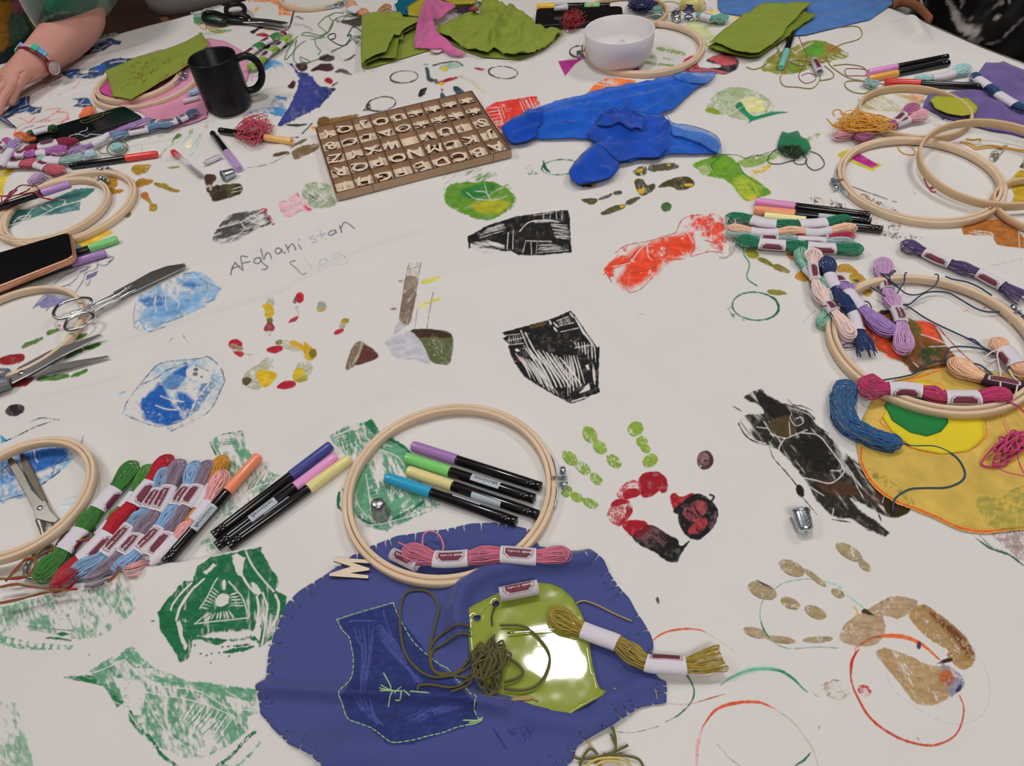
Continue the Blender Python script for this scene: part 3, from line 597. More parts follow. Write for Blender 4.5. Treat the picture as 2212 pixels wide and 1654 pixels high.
pr('block_print',[p("d 880 780 1000 740 1180 740 1420 770 1450 790 1280 890 1040 880 920 860",'b9ac7c',cov=.55,ts=4,ang=30,st=4),p("d 1300 740 1420 770 1360 810 1290 790",'d59a74',cov=.6),p("d 1380 800 1500 750 1640 960 1780 1010 1560 960",'5b5470',cov=.35,ts=3)]+[w(f"d {940+i*28} 800 {1080+i*34} 880",1.3) for i in range(6)]+[l("d 1600 1030 1680 1010 1770 1005",3.5,'45432c',n=.8,tp=.6),l("d 1480 990 1560 1000 1600 1030",.8,'555248')],"pale olive scratchy print inside the thin hoop")
pr('paint_mark',[p("d 720 1220 820 1180 790 1260 740 1250",'c4c23c'),p("d 810 1280 860 1220 1060 1300 1080 1310 1000 1360",'c6c43e',n=.5),p("d 830 1260 890 1215 940 1240 1050 1310 1000 1335",'b1278a',n=.5)],"magenta triangle with yellow-green border inside a hoop")
pr('paint_mark',[p("c 570 485 780 460 705 510 627 605",'b5388f',n=.4),p("c 1130 500 1190 485 1225 570 1115 568",'b5388f',n=.4)],"two magenta triangles by the white bowl")
pr('paint_mark',[p("d 1920 1250 1990 1170 2090 1150 2020 1230 1970 1290",'6a6650',cov=.6,ts=3),p("d 2165 1330 2205 1260 2205 1340",'3e3c24')],"small dark olive finger marks inside the leaning hoop")
pr('paint_mark',[p("d 2090 1440 2205 1350 2205 1640 2080 1640 2130 1560",'b89a20',cov=.9,ts=8,n=2)],"mustard yellow paint patch at right edge")
# hands
def finger(zone,segs,c,cov=.75,edge=None,ts=3.,**k):
    o=[]
    for s in segs:
        cx,cy,rx,ry,an=s; o.append(ell(f"{zone} {cx} {cy}",rx,ry,an,c,cov=cov,ts=ts,n=1.3,s=4,**k))
        if edge: 
            q=o[-1][1]; o.append(('l',np.vstack([q[2:9]]),edge and colr(edge) is not None and edge,dict(w=1.6,n=.6,tp=.7)))
    return o
pr('hand_print',finger('P',[(440,215,75,82,60),(505,345,60,55,40),(545,420,55,40,20),(590,540,65,80,60)],'8aa83c',.75,'4f8428')+finger('l',[(1400,510,75,45,45),(1500,585,80,42,40),(1610,675,60,38,40),(1560,325,75,52,60),(1640,425,65,45,45),(1750,535,70,42,40),(1375,775,45,45,40),(1455,820,55,35,25),(1565,870,70,35,25)],'86a540',.7,'44801f')
 +[p("P 470 740 530 670 610 655 690 660 760 740 760 850 710 870 680 850 600 910 500 900",'9a1a2a',n=1.5),p("P 240 900 300 800 390 740 470 745 490 880 350 940",'b84a50',cov=.6,ts=3),p("P 310 890 400 820 470 850 480 890 350 940",'a01f2e',cov=.85),p("P 180 1010 240 940 360 940 410 1050 370 1130 290 1210 220 1190 150 1110",'b24a52',cov=.65,ts=2.5),p("P 180 1010 240 940 350 945 340 980",'9a1c2c'),p("P 340 1000 410 1050 360 1140 290 1210 260 1190 340 1100",'a02030',cov=.8),p("P 300 1210 370 1150 520 1150 560 1200 470 1250 420 1330",'9c1a28',n=2),
  p("P 410 1320 490 1240 600 1195 780 1300 860 1340 900 1410 990 1360 900 1500 870 1570 800 1580 700 1530 660 1490 480 1400",'1d1a1e',n=1.5),p("P 440 1330 500 1260 600 1215 760 1300 740 1400 600 1440",'6e4a50',cov=.5,ts=2.2,ang=20,st=2),p("P 430 1290 560 1200 590 1230 480 1330",'7a1c28',cov=.8),
  p("P 790 910 840 870 900 910 1030 870 1020 940 900 1010 830 1040",'9b1c28',n=1.2),p("P 820 1050 1050 880 1210 950 1280 1050 1270 1150 1200 1260 1080 1350 950 1300 880 1170 870 1090",'1e1a1e',n=1.4),p("P 910 1070 1060 950 1160 980 1160 1070 1040 1170",'9a4a50',cov=.65,ts=2.4,ang=60,st=3),p("P 970 1270 1080 1140 1160 1130 1170 1200 1080 1280",'a83a40',cov=.8),p("P 1180 1190 1260 1060 1270 1150 1220 1240",'6a545a',cov=.5,ts=2),l("P 1200 890 1240 910 1210 960",5,'1d1a1e'),
  ell("P 1150 535",85,100,10,'4a3238',n=1.2,cov=.9,ts=3),ell("P 1130 530",60,75,10,'8a6a70',cov=.5,ts=2)],"hand print with green fingers and red and black palm")
pr('hand_print',finger('p',[(530,240,100,50,25),(700,310,110,20,38),(860,420,52,28,25),(940,125,110,45,32),(1050,220,60,28,45),(320,400,110,55,22),(520,490,75,38,22),(700,555,85,42,25),(270,700,90,35,15),(450,750,110,25,8),(715,750,110,22,-3)],'a08f6c',.8,'6a5238')
 +[p("p 870 720 930 620 1060 540 1180 470 1280 440 1420 470 1400 540 1290 600 1190 580 1200 650 1190 720 1120 790 1000 800 900 770",'ab9273',cov=.85,ts=4,n=2),p("p 1370 590 1400 530 1470 500 1600 580 1760 720 1840 870 1800 950 1740 960 1640 880 1650 830 1500 740",'a48558',cov=.9,ts=4,n=2),p("p 1470 505 1600 590 1760 730 1840 860 1800 900 1700 760 1560 620",'6d3f20',cov=.7,soft=5),p("p 1130 840 1200 810 1380 870 1500 930 1660 960 1680 1100 1620 1190 1500 1220 1400 1190 1250 1000 1160 900",'ab8f66',cov=.85,ts=3,ang=60,st=4,n=2),p("p 1600 930 1740 1000 1760 1080 1700 1140 1660 1150",'8a8aa0',cov=.7,ts=4),ell("p 1725 1100",14,30,30,'2a2a44'),p("p 1100 560 1050 530 1030 560 1120 580",'3c3a1e',cov=.8),p("p 1570 920 1650 880 1680 900 1620 920",'3a2618'),p("p 1640 960 1700 1040 1640 1100 1580 1020",'b0622c',cov=.6,soft=3)]+[l("p 275 325 330 355 400 390",3,'2c3a5e',tp=.5)],"sandy brown hand print, near right")
pr('hand_print',[ell("p 850 1110",95,70,10,'b4a494',cov=.4,ts=3),l("p 740 1080 820 1040 890 1050",1.5,'8a4a5a',cov=.6,ts=2),ell("p 1050 1115",55,40,30,'b23a40',cov=.55,ts=2.2),l("p 690 1130 700 1150 720 1155",2,'5a4a4a')],"faint pink finger mark")
# rings (bottom right)
pr('ring_print',[l("p 980 820 1080 750 1200 725 1350 735 1480 800 1590 900",9,'dc6a34',n=1,tp=.7),l("p 990 830 950 930 960 1060 1010 1180 1100 1320 1250 1430 1400 1490 1550 1505 1680 1450 1740 1360 1760 1240 1730 1150",5.5,'c14a34',n=.8,tp=.5),l("p 1010 820 965 900 955 1000",5,'b93526',tp=.6),ell("p 1440 790",16,30,10,'4a3a56'),l("p 1430 1450 1450 1490",1,'8a3030')],"large orange-red paint ring, near right")
pr('ring_print',[l("p -110 1380 -40 1280 30 1230 160 1200 300 1200 420 1250",7,'cf5630',n=1,tp=.8),l("p 430 1260 530 1330 620 1440 680 1530 720 1654",2,'b8aa8a',n=.6),l("p -110 1390 -140 1500 -150 1654",7,'d6a6a6',tp=.4,n=1),l("p 0 1500 80 1590 160 1654",2.5,'9db0ac'),l("p 550 1654 620 1610 670 1550",6,'1c6b4c',tp=.9)],"paint ring with orange arc and green tip at the bottom edge")
pr('ring_print',[l("p 20 1075 120 1010 230 970 350 960 450 975 540 1030 600 1090 640 1125",7,'2f8a66',tp=.7,n=.8),p("p 20 1070 200 950 350 930 460 960 300 980 150 1020",'8fcbb2',a=.6,soft=3)],"green painted arc")
pr('ring_print',[l("n 1430 740 1500 660 1600 600 1750 575 1870 585 1940 620",4.5,'d2563a',tp=.9,n=.8),l("n 1940 620 2080 710 2186 800",1,'bdb09a'),l("n 1400 750 1500 770 1600 800 1730 900 1800 1000 1820 1080 1790 1160 1700 1250 1590 1310",4,'1f6b4a',tp=.7,n=1),l("n 1820 1160 1950 1120 2070 1085",2.4,'b04a3a',tp=.8),l("n 1600 1160 1720 1170 1820 1160",1.2,'c89a92'),l("n 1640 1055 1720 1040",1.5,'8fcbb2'),l("n 1190 1380 1300 1392 1420 1375 1540 1340",1.4,'56756a'),p("n 1500 770 1600 780 1650 820 1560 810",'3f9a72',soft=1)],"thin green and orange paint rings beside the navy cloth")
pr('ring_print',[l("p 880 385 790 340 640 318 480 345 400 400 320 480 305 590 340 700 420 780 520 815 700 805 860 810",2,'6fa592',n=.8),l("p 310 620 340 700 400 770",4,'2f7a58',tp=.7),l("p 780 340 880 370 870 390",5,'9fd6c2',tp=.6,a=.7),l("p 920 430 1040 520",2.5,'8fbcae'),l("p 975 520 1000 545 985 585",3,'dcae3c')],"thin green painted ring across brown fingers")
pr('ring_print',[l("p 1200 960 1240 1080 1340 1180 1460 1260 1620 1340 1760 1350 1880 1300 1940 1180 1930 1010 1860 860",1,'9db0b4',n=.5,a=.7)],"very faint grey-blue ring")
# green ring, middle right
a_=np.linspace(0,2*math.pi,20,endpoint=False)
def ringp(zone,cx,cy,rx,ry,an=0,t0=0,t1=360,nn=22):
    t=np.radians(np.linspace(t0,t1,nn)); c,s=math.cos(math.radians(an)),math.sin(math.radians(an)); x=rx*np.cos(t);y=ry*np.sin(t)
    return zone+' '+' '.join(f'{v:.0f}' for v in np.stack([cx+x*c-y*s,cy+x*s+y*c],1).ravel())
pr('ring_print',[l(ringp('h',270,930,165,100,5),3,'2b6b50',n=1),l(ringp('h',270,930,168,102,5,-60,60),5,'245f46',n=1.5,tp=.5),p("h 70 950 110 900 140 1000 200 1035 110 1010",'2b6b50',cov=.4,ts=3)],"green stamped ring, right of centre")
pr('ring_print',[l(ringp('g',770,40,145,60,-5),2.2,'2d6f52',n=1.2),l("g 640 -10 650 40 690 80",7,'1d5e44',tp=.6,n=1),p("g 480 20 640 10 660 90 520 100",'3c6a5c',cov=.3,ts=3)],"green stamped ring below the blue organza")
for s,lb in (("b 1370 610 110 48 -4","black stamped ring, left of three near the folded green cloth"),("c 135 575 115 48 5","black stamped ring below the crumpled green cloth"),("b 1190 825 115 55 -10","smudged black stamped ring above the letter tray"),("c 740 410 75 45 0","thin black stamped ring beside the white bowl")):
    t=s.split(); cx,cy,rx,ry,an=map(float,t[1:]); pr('ring_print',[l(ringp(t[0],cx,cy,rx,ry,an),2.2,'2a2a2c',n=1.1),l(ringp(t[0],cx,cy,rx,ry,an,100,220),4,'333335',n=1.3,tp=.7,cov=.8)]+([p("b 1040 880 1100 790 1110 870 1160 880",'3a3a3c',cov=.5,ts=3)] if '1190' in s else []),lb)
# paint marks top centre
pr('paint_mark',[l("b 1620 660 1700 640 1790 615",7,'a02a2c',n=1.5,tp=.4),l("b 1555 545 1560 590 1570 630 1620 640",8,'3a5058',n=2),l("b 1660 540 1740 520 1830 520",11,'9ab8ac',n=2,tp=.5),l("b 1600 520 1700 495 1790 490 1840 520",3,'4a4640'),l("b 1800 600 1900 640 2010 730",7,'cfcabd',n=2),l("b 1940 690 2015 735",5,'cfd0a0'),ell("b 1690 545",30,20,0,'d8c23a'),ell("b 1665 665",25,12,0,'e0b040'),l("b 1930 540 1980 550 2010 548",6,'9a3a44',tp=.6),ell("b 1545 512",22,10,0,'9aa4b2',cov=.6)],"multicoloured curved finger smears above the letter tray")
pr('paint_mark',[p("b 1480 750 1510 705 1550 695 1530 750 1490 770",'24222c'),p("b 1760 690 1810 690 1850 740 1790 750",'2a4350'),p("b 1660 740 1680 735 1700 770 1665 780",'2f5a66'),ell("b 1673 713",9,9,0,'a85a80'),p("b 1480 790 1530 740 1520 770",'b0a8a0')],"small dark blue-black finger dabs")
# navy painted curve
pr('paint_swash',[p("b 360 1000 450 850 520 720 535 620 490 540 440 500 480 500 530 570 600 580 650 620 700 680 830 700 760 780 700 850 560 920 480 960 400 1000",'3a4488',n=2.5,s=5),p("b 740 690 840 700 760 780 660 860 700 790",'2a3048',cov=.5,ts=4)],"navy blue painted crescent left of the letter tray")
pr('paint_mark',[p("b 510 510 590 500 600 545 570 570 530 550",'4a3034'),p("b 630 560 700 510 780 505 820 540 780 565 700 560",'42282c',n=1.5),p("b 690 470 740 430 800 440 820 465 760 490",'42282c'),p("b 445 685 490 640 510 660 490 700",'43282a'),p("b 740 625 770 612 805 640 790 670 750 655",'a0202e'),l("b 830 570 880 560 950 590",8,'5c5648',n=2,tp=.5),l("b 895 480 940 465 980 435",5,'6a4a44',tp=.5),l("b 800 680 840 655",4,'7a5a54')],"dark brown finger marks around the navy crescent")
pr('paint_mark',[p("b 690 940 740 925 780 935 780 1000 690 1010",'72542e',n=1.5,cov=.92),p("b 785 940 880 925 1010 905 1000 940 900 975 790 985",'8a6636',n=1.5,cov=.85),p("b 630 1010 670 1000 660 1050",'d8a83a')],"brown smear tucked behind the letter tray")
pr('paint_mark',[p("b 335 1220 430 1200 460 1215 350 1245",'5c4a38',cov=.85),p("b 490 1150 560 1110 600 1105 570 1130 460 1180",'6a6050',cov=.8),p("b 480 1200 560 1160 690 1140 690 1180 600 1230 500 1270 490 1250",'7a6448',cov=.7,ts=4,ang=-15,st=4),l("b 430 990 520 995 600 985",6,'3a3a38',tp=.6,n=1),l("b 560 1060 600 1020 640 980",3,'4a5058'),l("b 470 1090 530 1090",3,'5a4a44'),l("b 130 1330 300 1300 460 1220",1,'77706e')],"brown smears left of the letter tray")
# leaf prints and green paint, left of mug etc
pr('leaf_print',[p("D 0 200 200 180 420 200 500 240 350 330 100 380 0 370",'5a9068',cov=.75,ts=9,ang=10,st=4),p("D 60 520 300 470 600 480 420 530 200 560",'6fa27a',cov=.6,ts=5,ang=10,st=4),p("D 250 210 440 140 440 200",'5a9068',cov=.5)]+[w("D 0 260 250 230 450 200",1.2)],"green brushed leaf print at far left under the black scissors")
pr('paint_mark',[p("D 950 130 1020 115 1000 160 960 200",'e0b050'),p("D 1100 455 1230 460 1150 495",'ddc040')],"small yellow dabs near the black scissors")
pr('paint_mark',[p("D 870 500 930 480 1020 430 1110 430 980 500 960 530 900 530",'2e2e3a'),l("D 990 550 1100 550 1190 580",9,'a0222e',tp=.6,n=1),l("D 1100 740 1170 745",9,'3a2e34'),p("D 1380 740 1450 720 1490 730 1420 770",'24242c')],"dark dabs among the green skeins")
pr('block_print',[p("D 830 0 1330 0 1380 90 1550 190 1530 245 1330 235 1340 90 1200 30 870 30",'e08a4c',cov=.7,ts=6,n=1.5),p("D 1400 30 1650 60 1640 110 1500 90",'e8b088',cov=.5)]+[w("D 1390 110 1400 230",1.4),w("D 1340 180 1540 200",1.2)],"orange block print under the far hoop")
pr('paint_mark',[l("D 1590 380 1700 400 1800 430 1870 490",5,'b8b4a4',n=1.2),l("D 1600 265 1650 270 1740 310",4,'7c7884',tp=.6)],"grey finger strokes at far centre")
pr('paint_mark',[p("E 280 290 420 250 560 240 560 330 480 355 380 330",'46443c',n=1.2),p("E 200 250 330 260 250 310",'8a8a80',cov=.5),p("E 430 530 550 490 550 630 480 570",'77756e',cov=.7)],"dark grey paint patch left of the folded green cloth")
# blue prints top left
def blueprint(outline,whites,lb,extra=[]): pr('block_print',[p(outline,'2d446a',cov=.9,ts=6,n=1.5)]+extra+[w(s,1.5) for s in whites],lb)
blueprint("A 1240 880 1330 800 1480 700 1750 600 1930 660 1900 710 1790 700 1650 800 1450 860",["A 1340 820 1420 800 1600 790","A 1480 740 1560 680 1680 640","A 1540 730 1600 760 1690 710","A 1440 850 1520 780"],"dark blue print behind the forearm")
blueprint("A 980 1180 1000 1130 1200 1090 1400 1090 1560 1040 1700 960 1850 920 2150 920 1900 1060 1680 1130 1640 1200 1500 1245 1250 1240 1100 1240",["A 1080 1180 1150 1150","A 1280 1120 1420 1080","A 1420 1130 1560 1130","A 1750 1000 1900 970 2000 980","A 1440 1200 1500 1240 1620 1190","A 1250 1220 1400 1180"],"dark and bright blue print left of the green written cloth",[p("A 1480 1060 1640 1020 1660 1110 1530 1150",'2a5ab0',cov=.8),p("A 1040 1120 1200 1110 1240 1180 1080 1210",'2d5298',cov=.8),p("A 1270 1110 1420 1090 1400 1160 1290 1170",None)])
blueprint("B 0 360 90 310 180 200 260 130 400 60 490 60 460 190 520 220 660 230 640 320 500 350 430 300 220 350 60 430",["B 420 60 410 150 430 190 300 230","B 290 300 400 260 460 240","B 480 330 600 270 640 250","B 40 370 130 340","B 220 340 330 330 420 290","B 200 200 270 180 300 130"],"bright blue print beside the hand",[p("B 200 180 300 110 400 110 390 190 280 230",'2358b0',cov=.9),p("B 130 280 400 250 480 300 300 320",'2d5a9a',cov=.8)])
blueprint("B 1150 100 1390 75 1440 130 1480 200 1540 240 1390 240 1150 220 1240 170 1230 120",["B 1260 180 1330 110","B 1270 190 1430 190"],"small dark blue print at the foot of the big hoop",[p("B 1300 120 1420 100 1450 180 1280 180",'2a5494')])
pr('line_drawing',[l("A 700 1325 830 1280 970 1215",3,'b4505a',n=.5),l("A 620 1310 700 1325 740 1380 730 1420",2,'d09a90'),l("A 1040 1330 1175 1300 1140 1250",1.5,'9db4b0'),l("A 1290 1240 1200 1370 1000 1480 780 1530",1.6,'d8a49a'),l("A 500 1560 570 1500 640 1480",1.6,'d89a90')],"thin red pencil lines beside the hand")
pr('line_drawing',[l("B 300 395 400 440 460 470 560 390",2.4,'dc8a80',n=.6),l("B 230 660 250 580 340 510 460 480 600 460",2,'dd9486'),l("B 620 460 760 400 900 300 950 250 720 270",2,'dd9486'),l("B 900 305 1080 320 1060 390 1100 410 900 480",2.4,'d87a70'),l("B 760 450 900 420 1090 405",2,'dd9486'),p("B 600 460 700 400 780 420 700 470",'d8786c',cov=.5),l("B 300 620 400 560 530 520",1.6,'9a7a88'),l("B 960 490 1040 430",2,'d87a70')],"pink-red flower line drawing near the hand")
pr('flower_print',[p("C 970 870 990 790 1060 720 1120 740 1110 780 1000 830",'4a7a34',cov=.85),p("C 1220 740 1260 660 1310 650 1290 720",'a8b07a',cov=.6),p("C 730 780 790 720 860 720 800 770",'c2c49a',cov=.6),p("C 1460 600 1520 570 1540 620 1490 650",'bab494',cov=.6),p("C 1170 900 1260 830 1290 880 1270 940 1190 950",'e2e0cc'),l("C 500 1000 480 930 520 850 640 770",1.3,'b4bcb0'),l("C 770 1080 900 940 1100 830",2,'b0b48c'),l("C 1270 950 1350 850 1420 730",2.2,'9cc0bc'),l("C 1120 890 1200 800 1280 740",2.2,'a0c0c0'),l("C 1220 1120 1330 990 1420 800 1430 740",1.8,'a8c4c0'),l("C 770 1110 880 1150 1000 1140",1.4,'a4bab8'),l("C 870 690 1000 660 1100 650",2,'e0a09a'),l("C 1150 610 1300 580 1450 540 1640 530",1.8,'9ab4bc'),l("C 1400 520 1540 470 1550 400",2,'d06a74'),l("C 1590 630 1630 560",1.6,'9ab4c4')],"small green tulip print with pencil stems")
pr('paint_mark',[p("D 1100 1050 1120 990 1200 955 1330 970 1420 1050 1380 1095 1270 1090 1240 1060 1120 1110",'5a9ad0',cov=.85,ts=5,ang=10,st=4),p("D 870 1200 1030 1180 1050 1200 960 1220",'a07abc',cov=.7),p("D 870 1240 950 1220 920 1290",'dc8ac0',cov=.7)],"light blue curved brush mark behind the mug handle")
pr('block_print',[p("b 150 880 300 840 350 760 440 770 440 860 400 930 300 900 200 900 120 900",'4a8abf',cov=.6,ts=4,ang=20,st=3,n=2)]+fan('b','180 890 300 870','330 800 430 800',7,1.3,None,seed=4,j=12),"light blue block print above the pink tangle")
# left hand print yellow/olive around nested hoops
pr('hand_print',[p("C 310 1290 350 1240 430 1215 630 1220 560 1340 440 1380 380 1370",'a5842c',cov=.95,n=1.5),p("C 380 1560 400 1470 480 1435 660 1460 640 1510 500 1560 390 1590",'a8782a',n=1.5),p("C 690 1540 700 1500 860 1510 950 1570 1100 1630 1060 1654 980 1650 800 1590",'98802a',n=1.5),p("C 880 1265 960 1245 1080 1240 1080 1260 980 1285",'8a7a2c'),p("e 1115 270 1140 245 1180 270 1210 320 1250 350 1240 385 1190 385 1180 330",'a88a2a'),ell("e 1150 265",32,28,0,'b06a30'),ell("e 1010 410",32,34,0,'66722a'),p("V 1620 400 1640 310 1780 310 1810 430 1760 480 1880 490 1890 530 1700 570",'ab7a28',n=1.5)],"yellow-ochre hand print behind the nested hoops")
pr('paint_mark',[p("e 0 20 50 0 180 10 90 80 40 170 30 260 0 280",'d8c038',cov=.95,ts=8)],"yellow paint patch at left edge")
pr('paint_mark',[p("e 600 640 700 580 800 540 900 555 840 590 700 670 600 680",'dcb632',n=1.5,cov=.95)],"yellow paint patch beneath the nested hoops")
pr('block_print',[p("V 40 1070 150 830 400 800 520 780 700 700 820 640 1000 560 1150 490 1300 470 1480 470 1380 580 1240 650 1230 810 1000 850 820 880 640 900 300 1010 130 1120",'3e7872',cov=.8,ts=8,ang=-20,st=5,n=1.5),p("V 40 1070 160 860 400 830 480 900 300 990 120 1100",'27544f',cov=.8),p("V 640 900 820 850 1240 700 1230 810 1000 850",'7a9aa6',cov=.5,ts=3)]+[w("V 50 1080 300 1000 640 890 900 760 1350 640",2.2),w("V 900 650 980 650 1010 690 970 720",2),w("V 210 1000 300 920 470 890 440 930 300 950",1.8),w("V 620 760 720 810",2),w("V 720 720 800 770",2),w("V 60 1040 130 980",1.6),w("V 330 990 500 790",1.5)],"teal green fish-like print inside the nested hoops")
pr('line_drawing',[p("e 270 1150 330 1090 380 1050 480 1080 570 1085 480 1130 330 1160 310 1140",'8481ac',n=.6)]+strokes('e',["270 1150 350 1060 420 1060 560 1085 480 1130 340 1155","430 960 520 900 640 840 720 830","620 900 610 920 550 970 480 990","600 1030 660 940 680 880 760 850 780 800","760 800 800 770 900 755 870 800 830 820 770 815","680 960 700 980 720 920","640 870 690 850 700 830","540 970 560 985","300 1130 260 1160","370 1160 370 1180 390 1150"],2,'6a6a8a',n=.5)+[p("e 680 940 690 900 780 860 760 900",'6e6e92'),p("e 840 800 905 755 870 800",'6a6a86')],"small purple felt-pen drawing of a figure near the phone")
pr('hand_print',[p("e 370 1370 380 1340 460 1320 470 1340 400 1370",'587a3a'),p("e 180 1480 190 1440 340 1385 345 1405 260 1450",'567640',cov=.9),p("e 570 1420 600 1380 690 1355 690 1375 620 1410",'3f6a2c'),p("e 510 1560 560 1510 650 1480 660 1500 560 1550",'3c6428'),p("e 665 1490 680 1460 790 1430 790 1455 720 1490",'3f742c'),p("i 290 265 320 230 400 230 410 260",'4f7a34',cov=.9),p("i 400 265 420 220 540 210 540 240",'4c7a30'),p("i 560 235 600 200 690 175 690 195 620 230",'4f7e34'),p("i 0 90 60 60 180 55 190 100 100 140 0 130",'8c2028'),p("i 90 310 140 250 270 235 220 300 130 315",'7c2226'),ell("e 468 1298",14,13,0,'c860a8'),p("e 640 1650 690 1640 690 1654",'4f7a34')],"hand print with green fingers and dark red palm at left")
pr('paint_mark',[p("i 40 510 80 460 170 455 195 490 150 540 70 540",'2a2226',n=1.5)],"black finger dab at left")
# blue stone prints
pr('block_print',[p("O 210 400 330 340 520 230 700 180 790 200 860 260 940 330 880 420 790 490 620 560 470 630 320 700 200 650 180 640 210 580",'8fb0d0',cov=.62,ts=8,n=2),p("O 230 420 400 370 480 400 440 480 300 480",'3f74b4',cov=.7,soft=4),p("O 560 280 680 255 760 300 700 330 600 310",'4a80bc',cov=.7,soft=4),p("O 240 520 450 480 700 380 820 330 760 430 560 560 300 610",'6fa0cc',cov=.65,soft=4,ts=7),p("O 200 620 240 610 470 630 320 700 200 660",'d9dade',cov=.5)]+strokes('O',["210 600 330 630 450 620 640 550","700 180 760 240 830 300","820 300 830 380 790 450","830 280 930 330","800 450 880 420","190 650 260 690","200 640 190 560 210 440","620 200 700 190","320 700 460 650"],1.1,'4a5a78',n=.7)+[w("O 380 390 370 450 385 520",2),w("O 470 380 460 440 475 510",2),w("O 575 370 550 410 580 450 570 490",2),w("O 230 610 210 540 220 420",1.6),w("O 830 300 830 360 790 460",1.6),w("O 640 230 780 240 880 290",1.4)],"pale blue pebble-shaped print under the scissor tips")
pr('block_print',[p("O 100 1370 140 1280 240 1140 380 980 480 940 700 920 840 910 940 1000 970 1130 900 1250 830 1350 700 1450 500 1545 430 1500 270 1460 120 1410",'9fb8cc',cov=.45,ts=7,n=2),p("O 240 1300 290 1240 400 1150 560 1350 620 1440 500 1490 380 1480 290 1440",'1e5cac',cov=.93,soft=4,n=4),p("O 420 1130 560 1010 650 975 630 1100 560 1180 470 1180",'5a86b8',cov=.75,soft=3),p("O 520 1050 650 975 640 1080",'2a62ae',cov=.8,soft=2),p("O 390 1120 440 1150 520 1310 480 1320 400 1230",'2860b0',cov=.8,soft=2),p("O 560 1200 640 1220 760 1330 700 1380 640 1420 560 1330",'2d66b2',cov=.8,soft=4),p("O 640 1020 700 975 850 1040 840 1090 700 1110 640 1070",None,n=1.5),p("O 150 1280 290 1230 400 1120 380 1110 240 1180",None,soft=2),p("O 850 1060 960 1040 960 1130 860 1200",'a4bcd0',cov=.6),p("O 760 1140 860 1120 840 1300 780 1330 700 1360",'6a90bc',cov=.6)]
 +strokes('O',["100 1390 130 1300 240 1150 380 990 480 950 660 930","660 930 760 920 830 910 930 1000 970 1120","960 1130 850 1350 720 1440 510 1540","120 1400 260 1460 400 1500 560 1470","460 1170 560 1180 640 1180","240 1150 380 1090 480 1020 640 960","720 980 830 1030"],1.7,'4c5c74',n=1.2,cov=.75,ts=3)
 +[w("O 380 1320 460 1350 550 1360",2.6),w("O 420 1240 500 1270 620 1290",2.4),w("O 660 1430 720 1280 780 1200 850 1110",3),w("O 740 1400 820 1260 950 1080",2.4),w("O 600 1180 680 1210",2),w("O 190 1290 190 1390 260 1450",1.8),w("O 280 1460 500 1500 640 1440",2)]
 +[ell("O 720 1015",22,16,0,'5a6070'),ell("O 715 1055",22,16,0,'5a6070'),ell("O 770 1078",12,9,0,'6a7080'),p("O 50 1220 120 1195 130 1210 80 1235",'9ab4c4',cov=.6)]+fan('O','860 1060 940 1100','560 1500 660 1440',10,1.2,'55657c',seed=5,j=16),"bright blue pebble-shaped print with white cuts")
pr('block_print',[p("i 0 830 170 800 330 790 640 780 620 850 560 910 430 1030 330 1100 200 1190 0 1240",'7ea4ca',cov=.55,ts=7,n=2),p("i 150 850 330 800 540 790 530 880 400 950 280 1000 180 950",'2d66b2',cov=.8,ts=5,ang=95,st=5,soft=3),p("i 0 900 100 880 130 1050 0 1100",'4a80c0',cov=.7,soft=3),p("i 0 690 60 740 10 760",'3a9ac4')]+strokes('i',["0 760 120 710 260 640 400 590","240 590 330 560 470 575","520 800 560 850 440 930 420 1000","640 790 660 700","440 930 560 880","0 1220 200 1160 300 1100","330 1090 480 980"],2,'3a4a68',n=1.2,cov=.8,ts=3)+[w("i 270 810 280 880 300 910",2.4),w("i 40 960 80 1030",2),w("i 0 860 90 840 340 800",1.6)],"blue print inside the near left hoop")
pr('paint_mark',[p("i 470 1300 500 1220 560 1190 600 1190 560 1280",'c6d8dc',a=.8,soft=1.5),l("i 510 1210 560 1190 600 1190",1.2,'8aa4b0')],"pale blue dab beside the near left hoop")
# handwriting
pr('handwriting',strokes('f',["178 893 190 840 212 795","212 795 232 820 272 858","185 845 250 825","275 855 265 800 260 748 310 752","268 802 330 790","410 757 375 765 362 795 395 805 415 785 410 757 430 800 468 830 455 850 425 852","418 690 440 772 452 740 472 718 492 735 502 768","578 690 550 682 530 705 550 728 578 710 578 690 592 715 612 720","615 655 640 712","628 690 660 652 680 662 692 695","715 655 738 690"],2.6,'5a5b70',n=.4)+strokes('f',["835 585 812 592 806 606 850 612 858 628 822 642","885 545 905 600","865 585 930 568"],2.3,'9ea2b6',n=.4)+strokes('f',["1005 538 970 548 952 570 975 580 1008 560 1005 538 1022 565","1040 502 1060 558","1050 530 1075 482 1102 482 1160 525"],2.4,'5a5b72',n=.4)+[ell("f 722 615",7,7,0,'8d91a8')]+strokes('f',["690 782 648 798 700 845 745 892 775 880"],2.3,'6a6b80',n=.4)+strokes('f',["770 765 822 842","930 762 890 782 880 806 910 816 940 790 932 765 965 800","1042 715 1002 730 985 750 1010 762 1045 735 1042 715 1095 770 1100 796 1060 815 1000 818"],1.8,'b6bac8',n=.3),"handwritten grey words in felt pen")
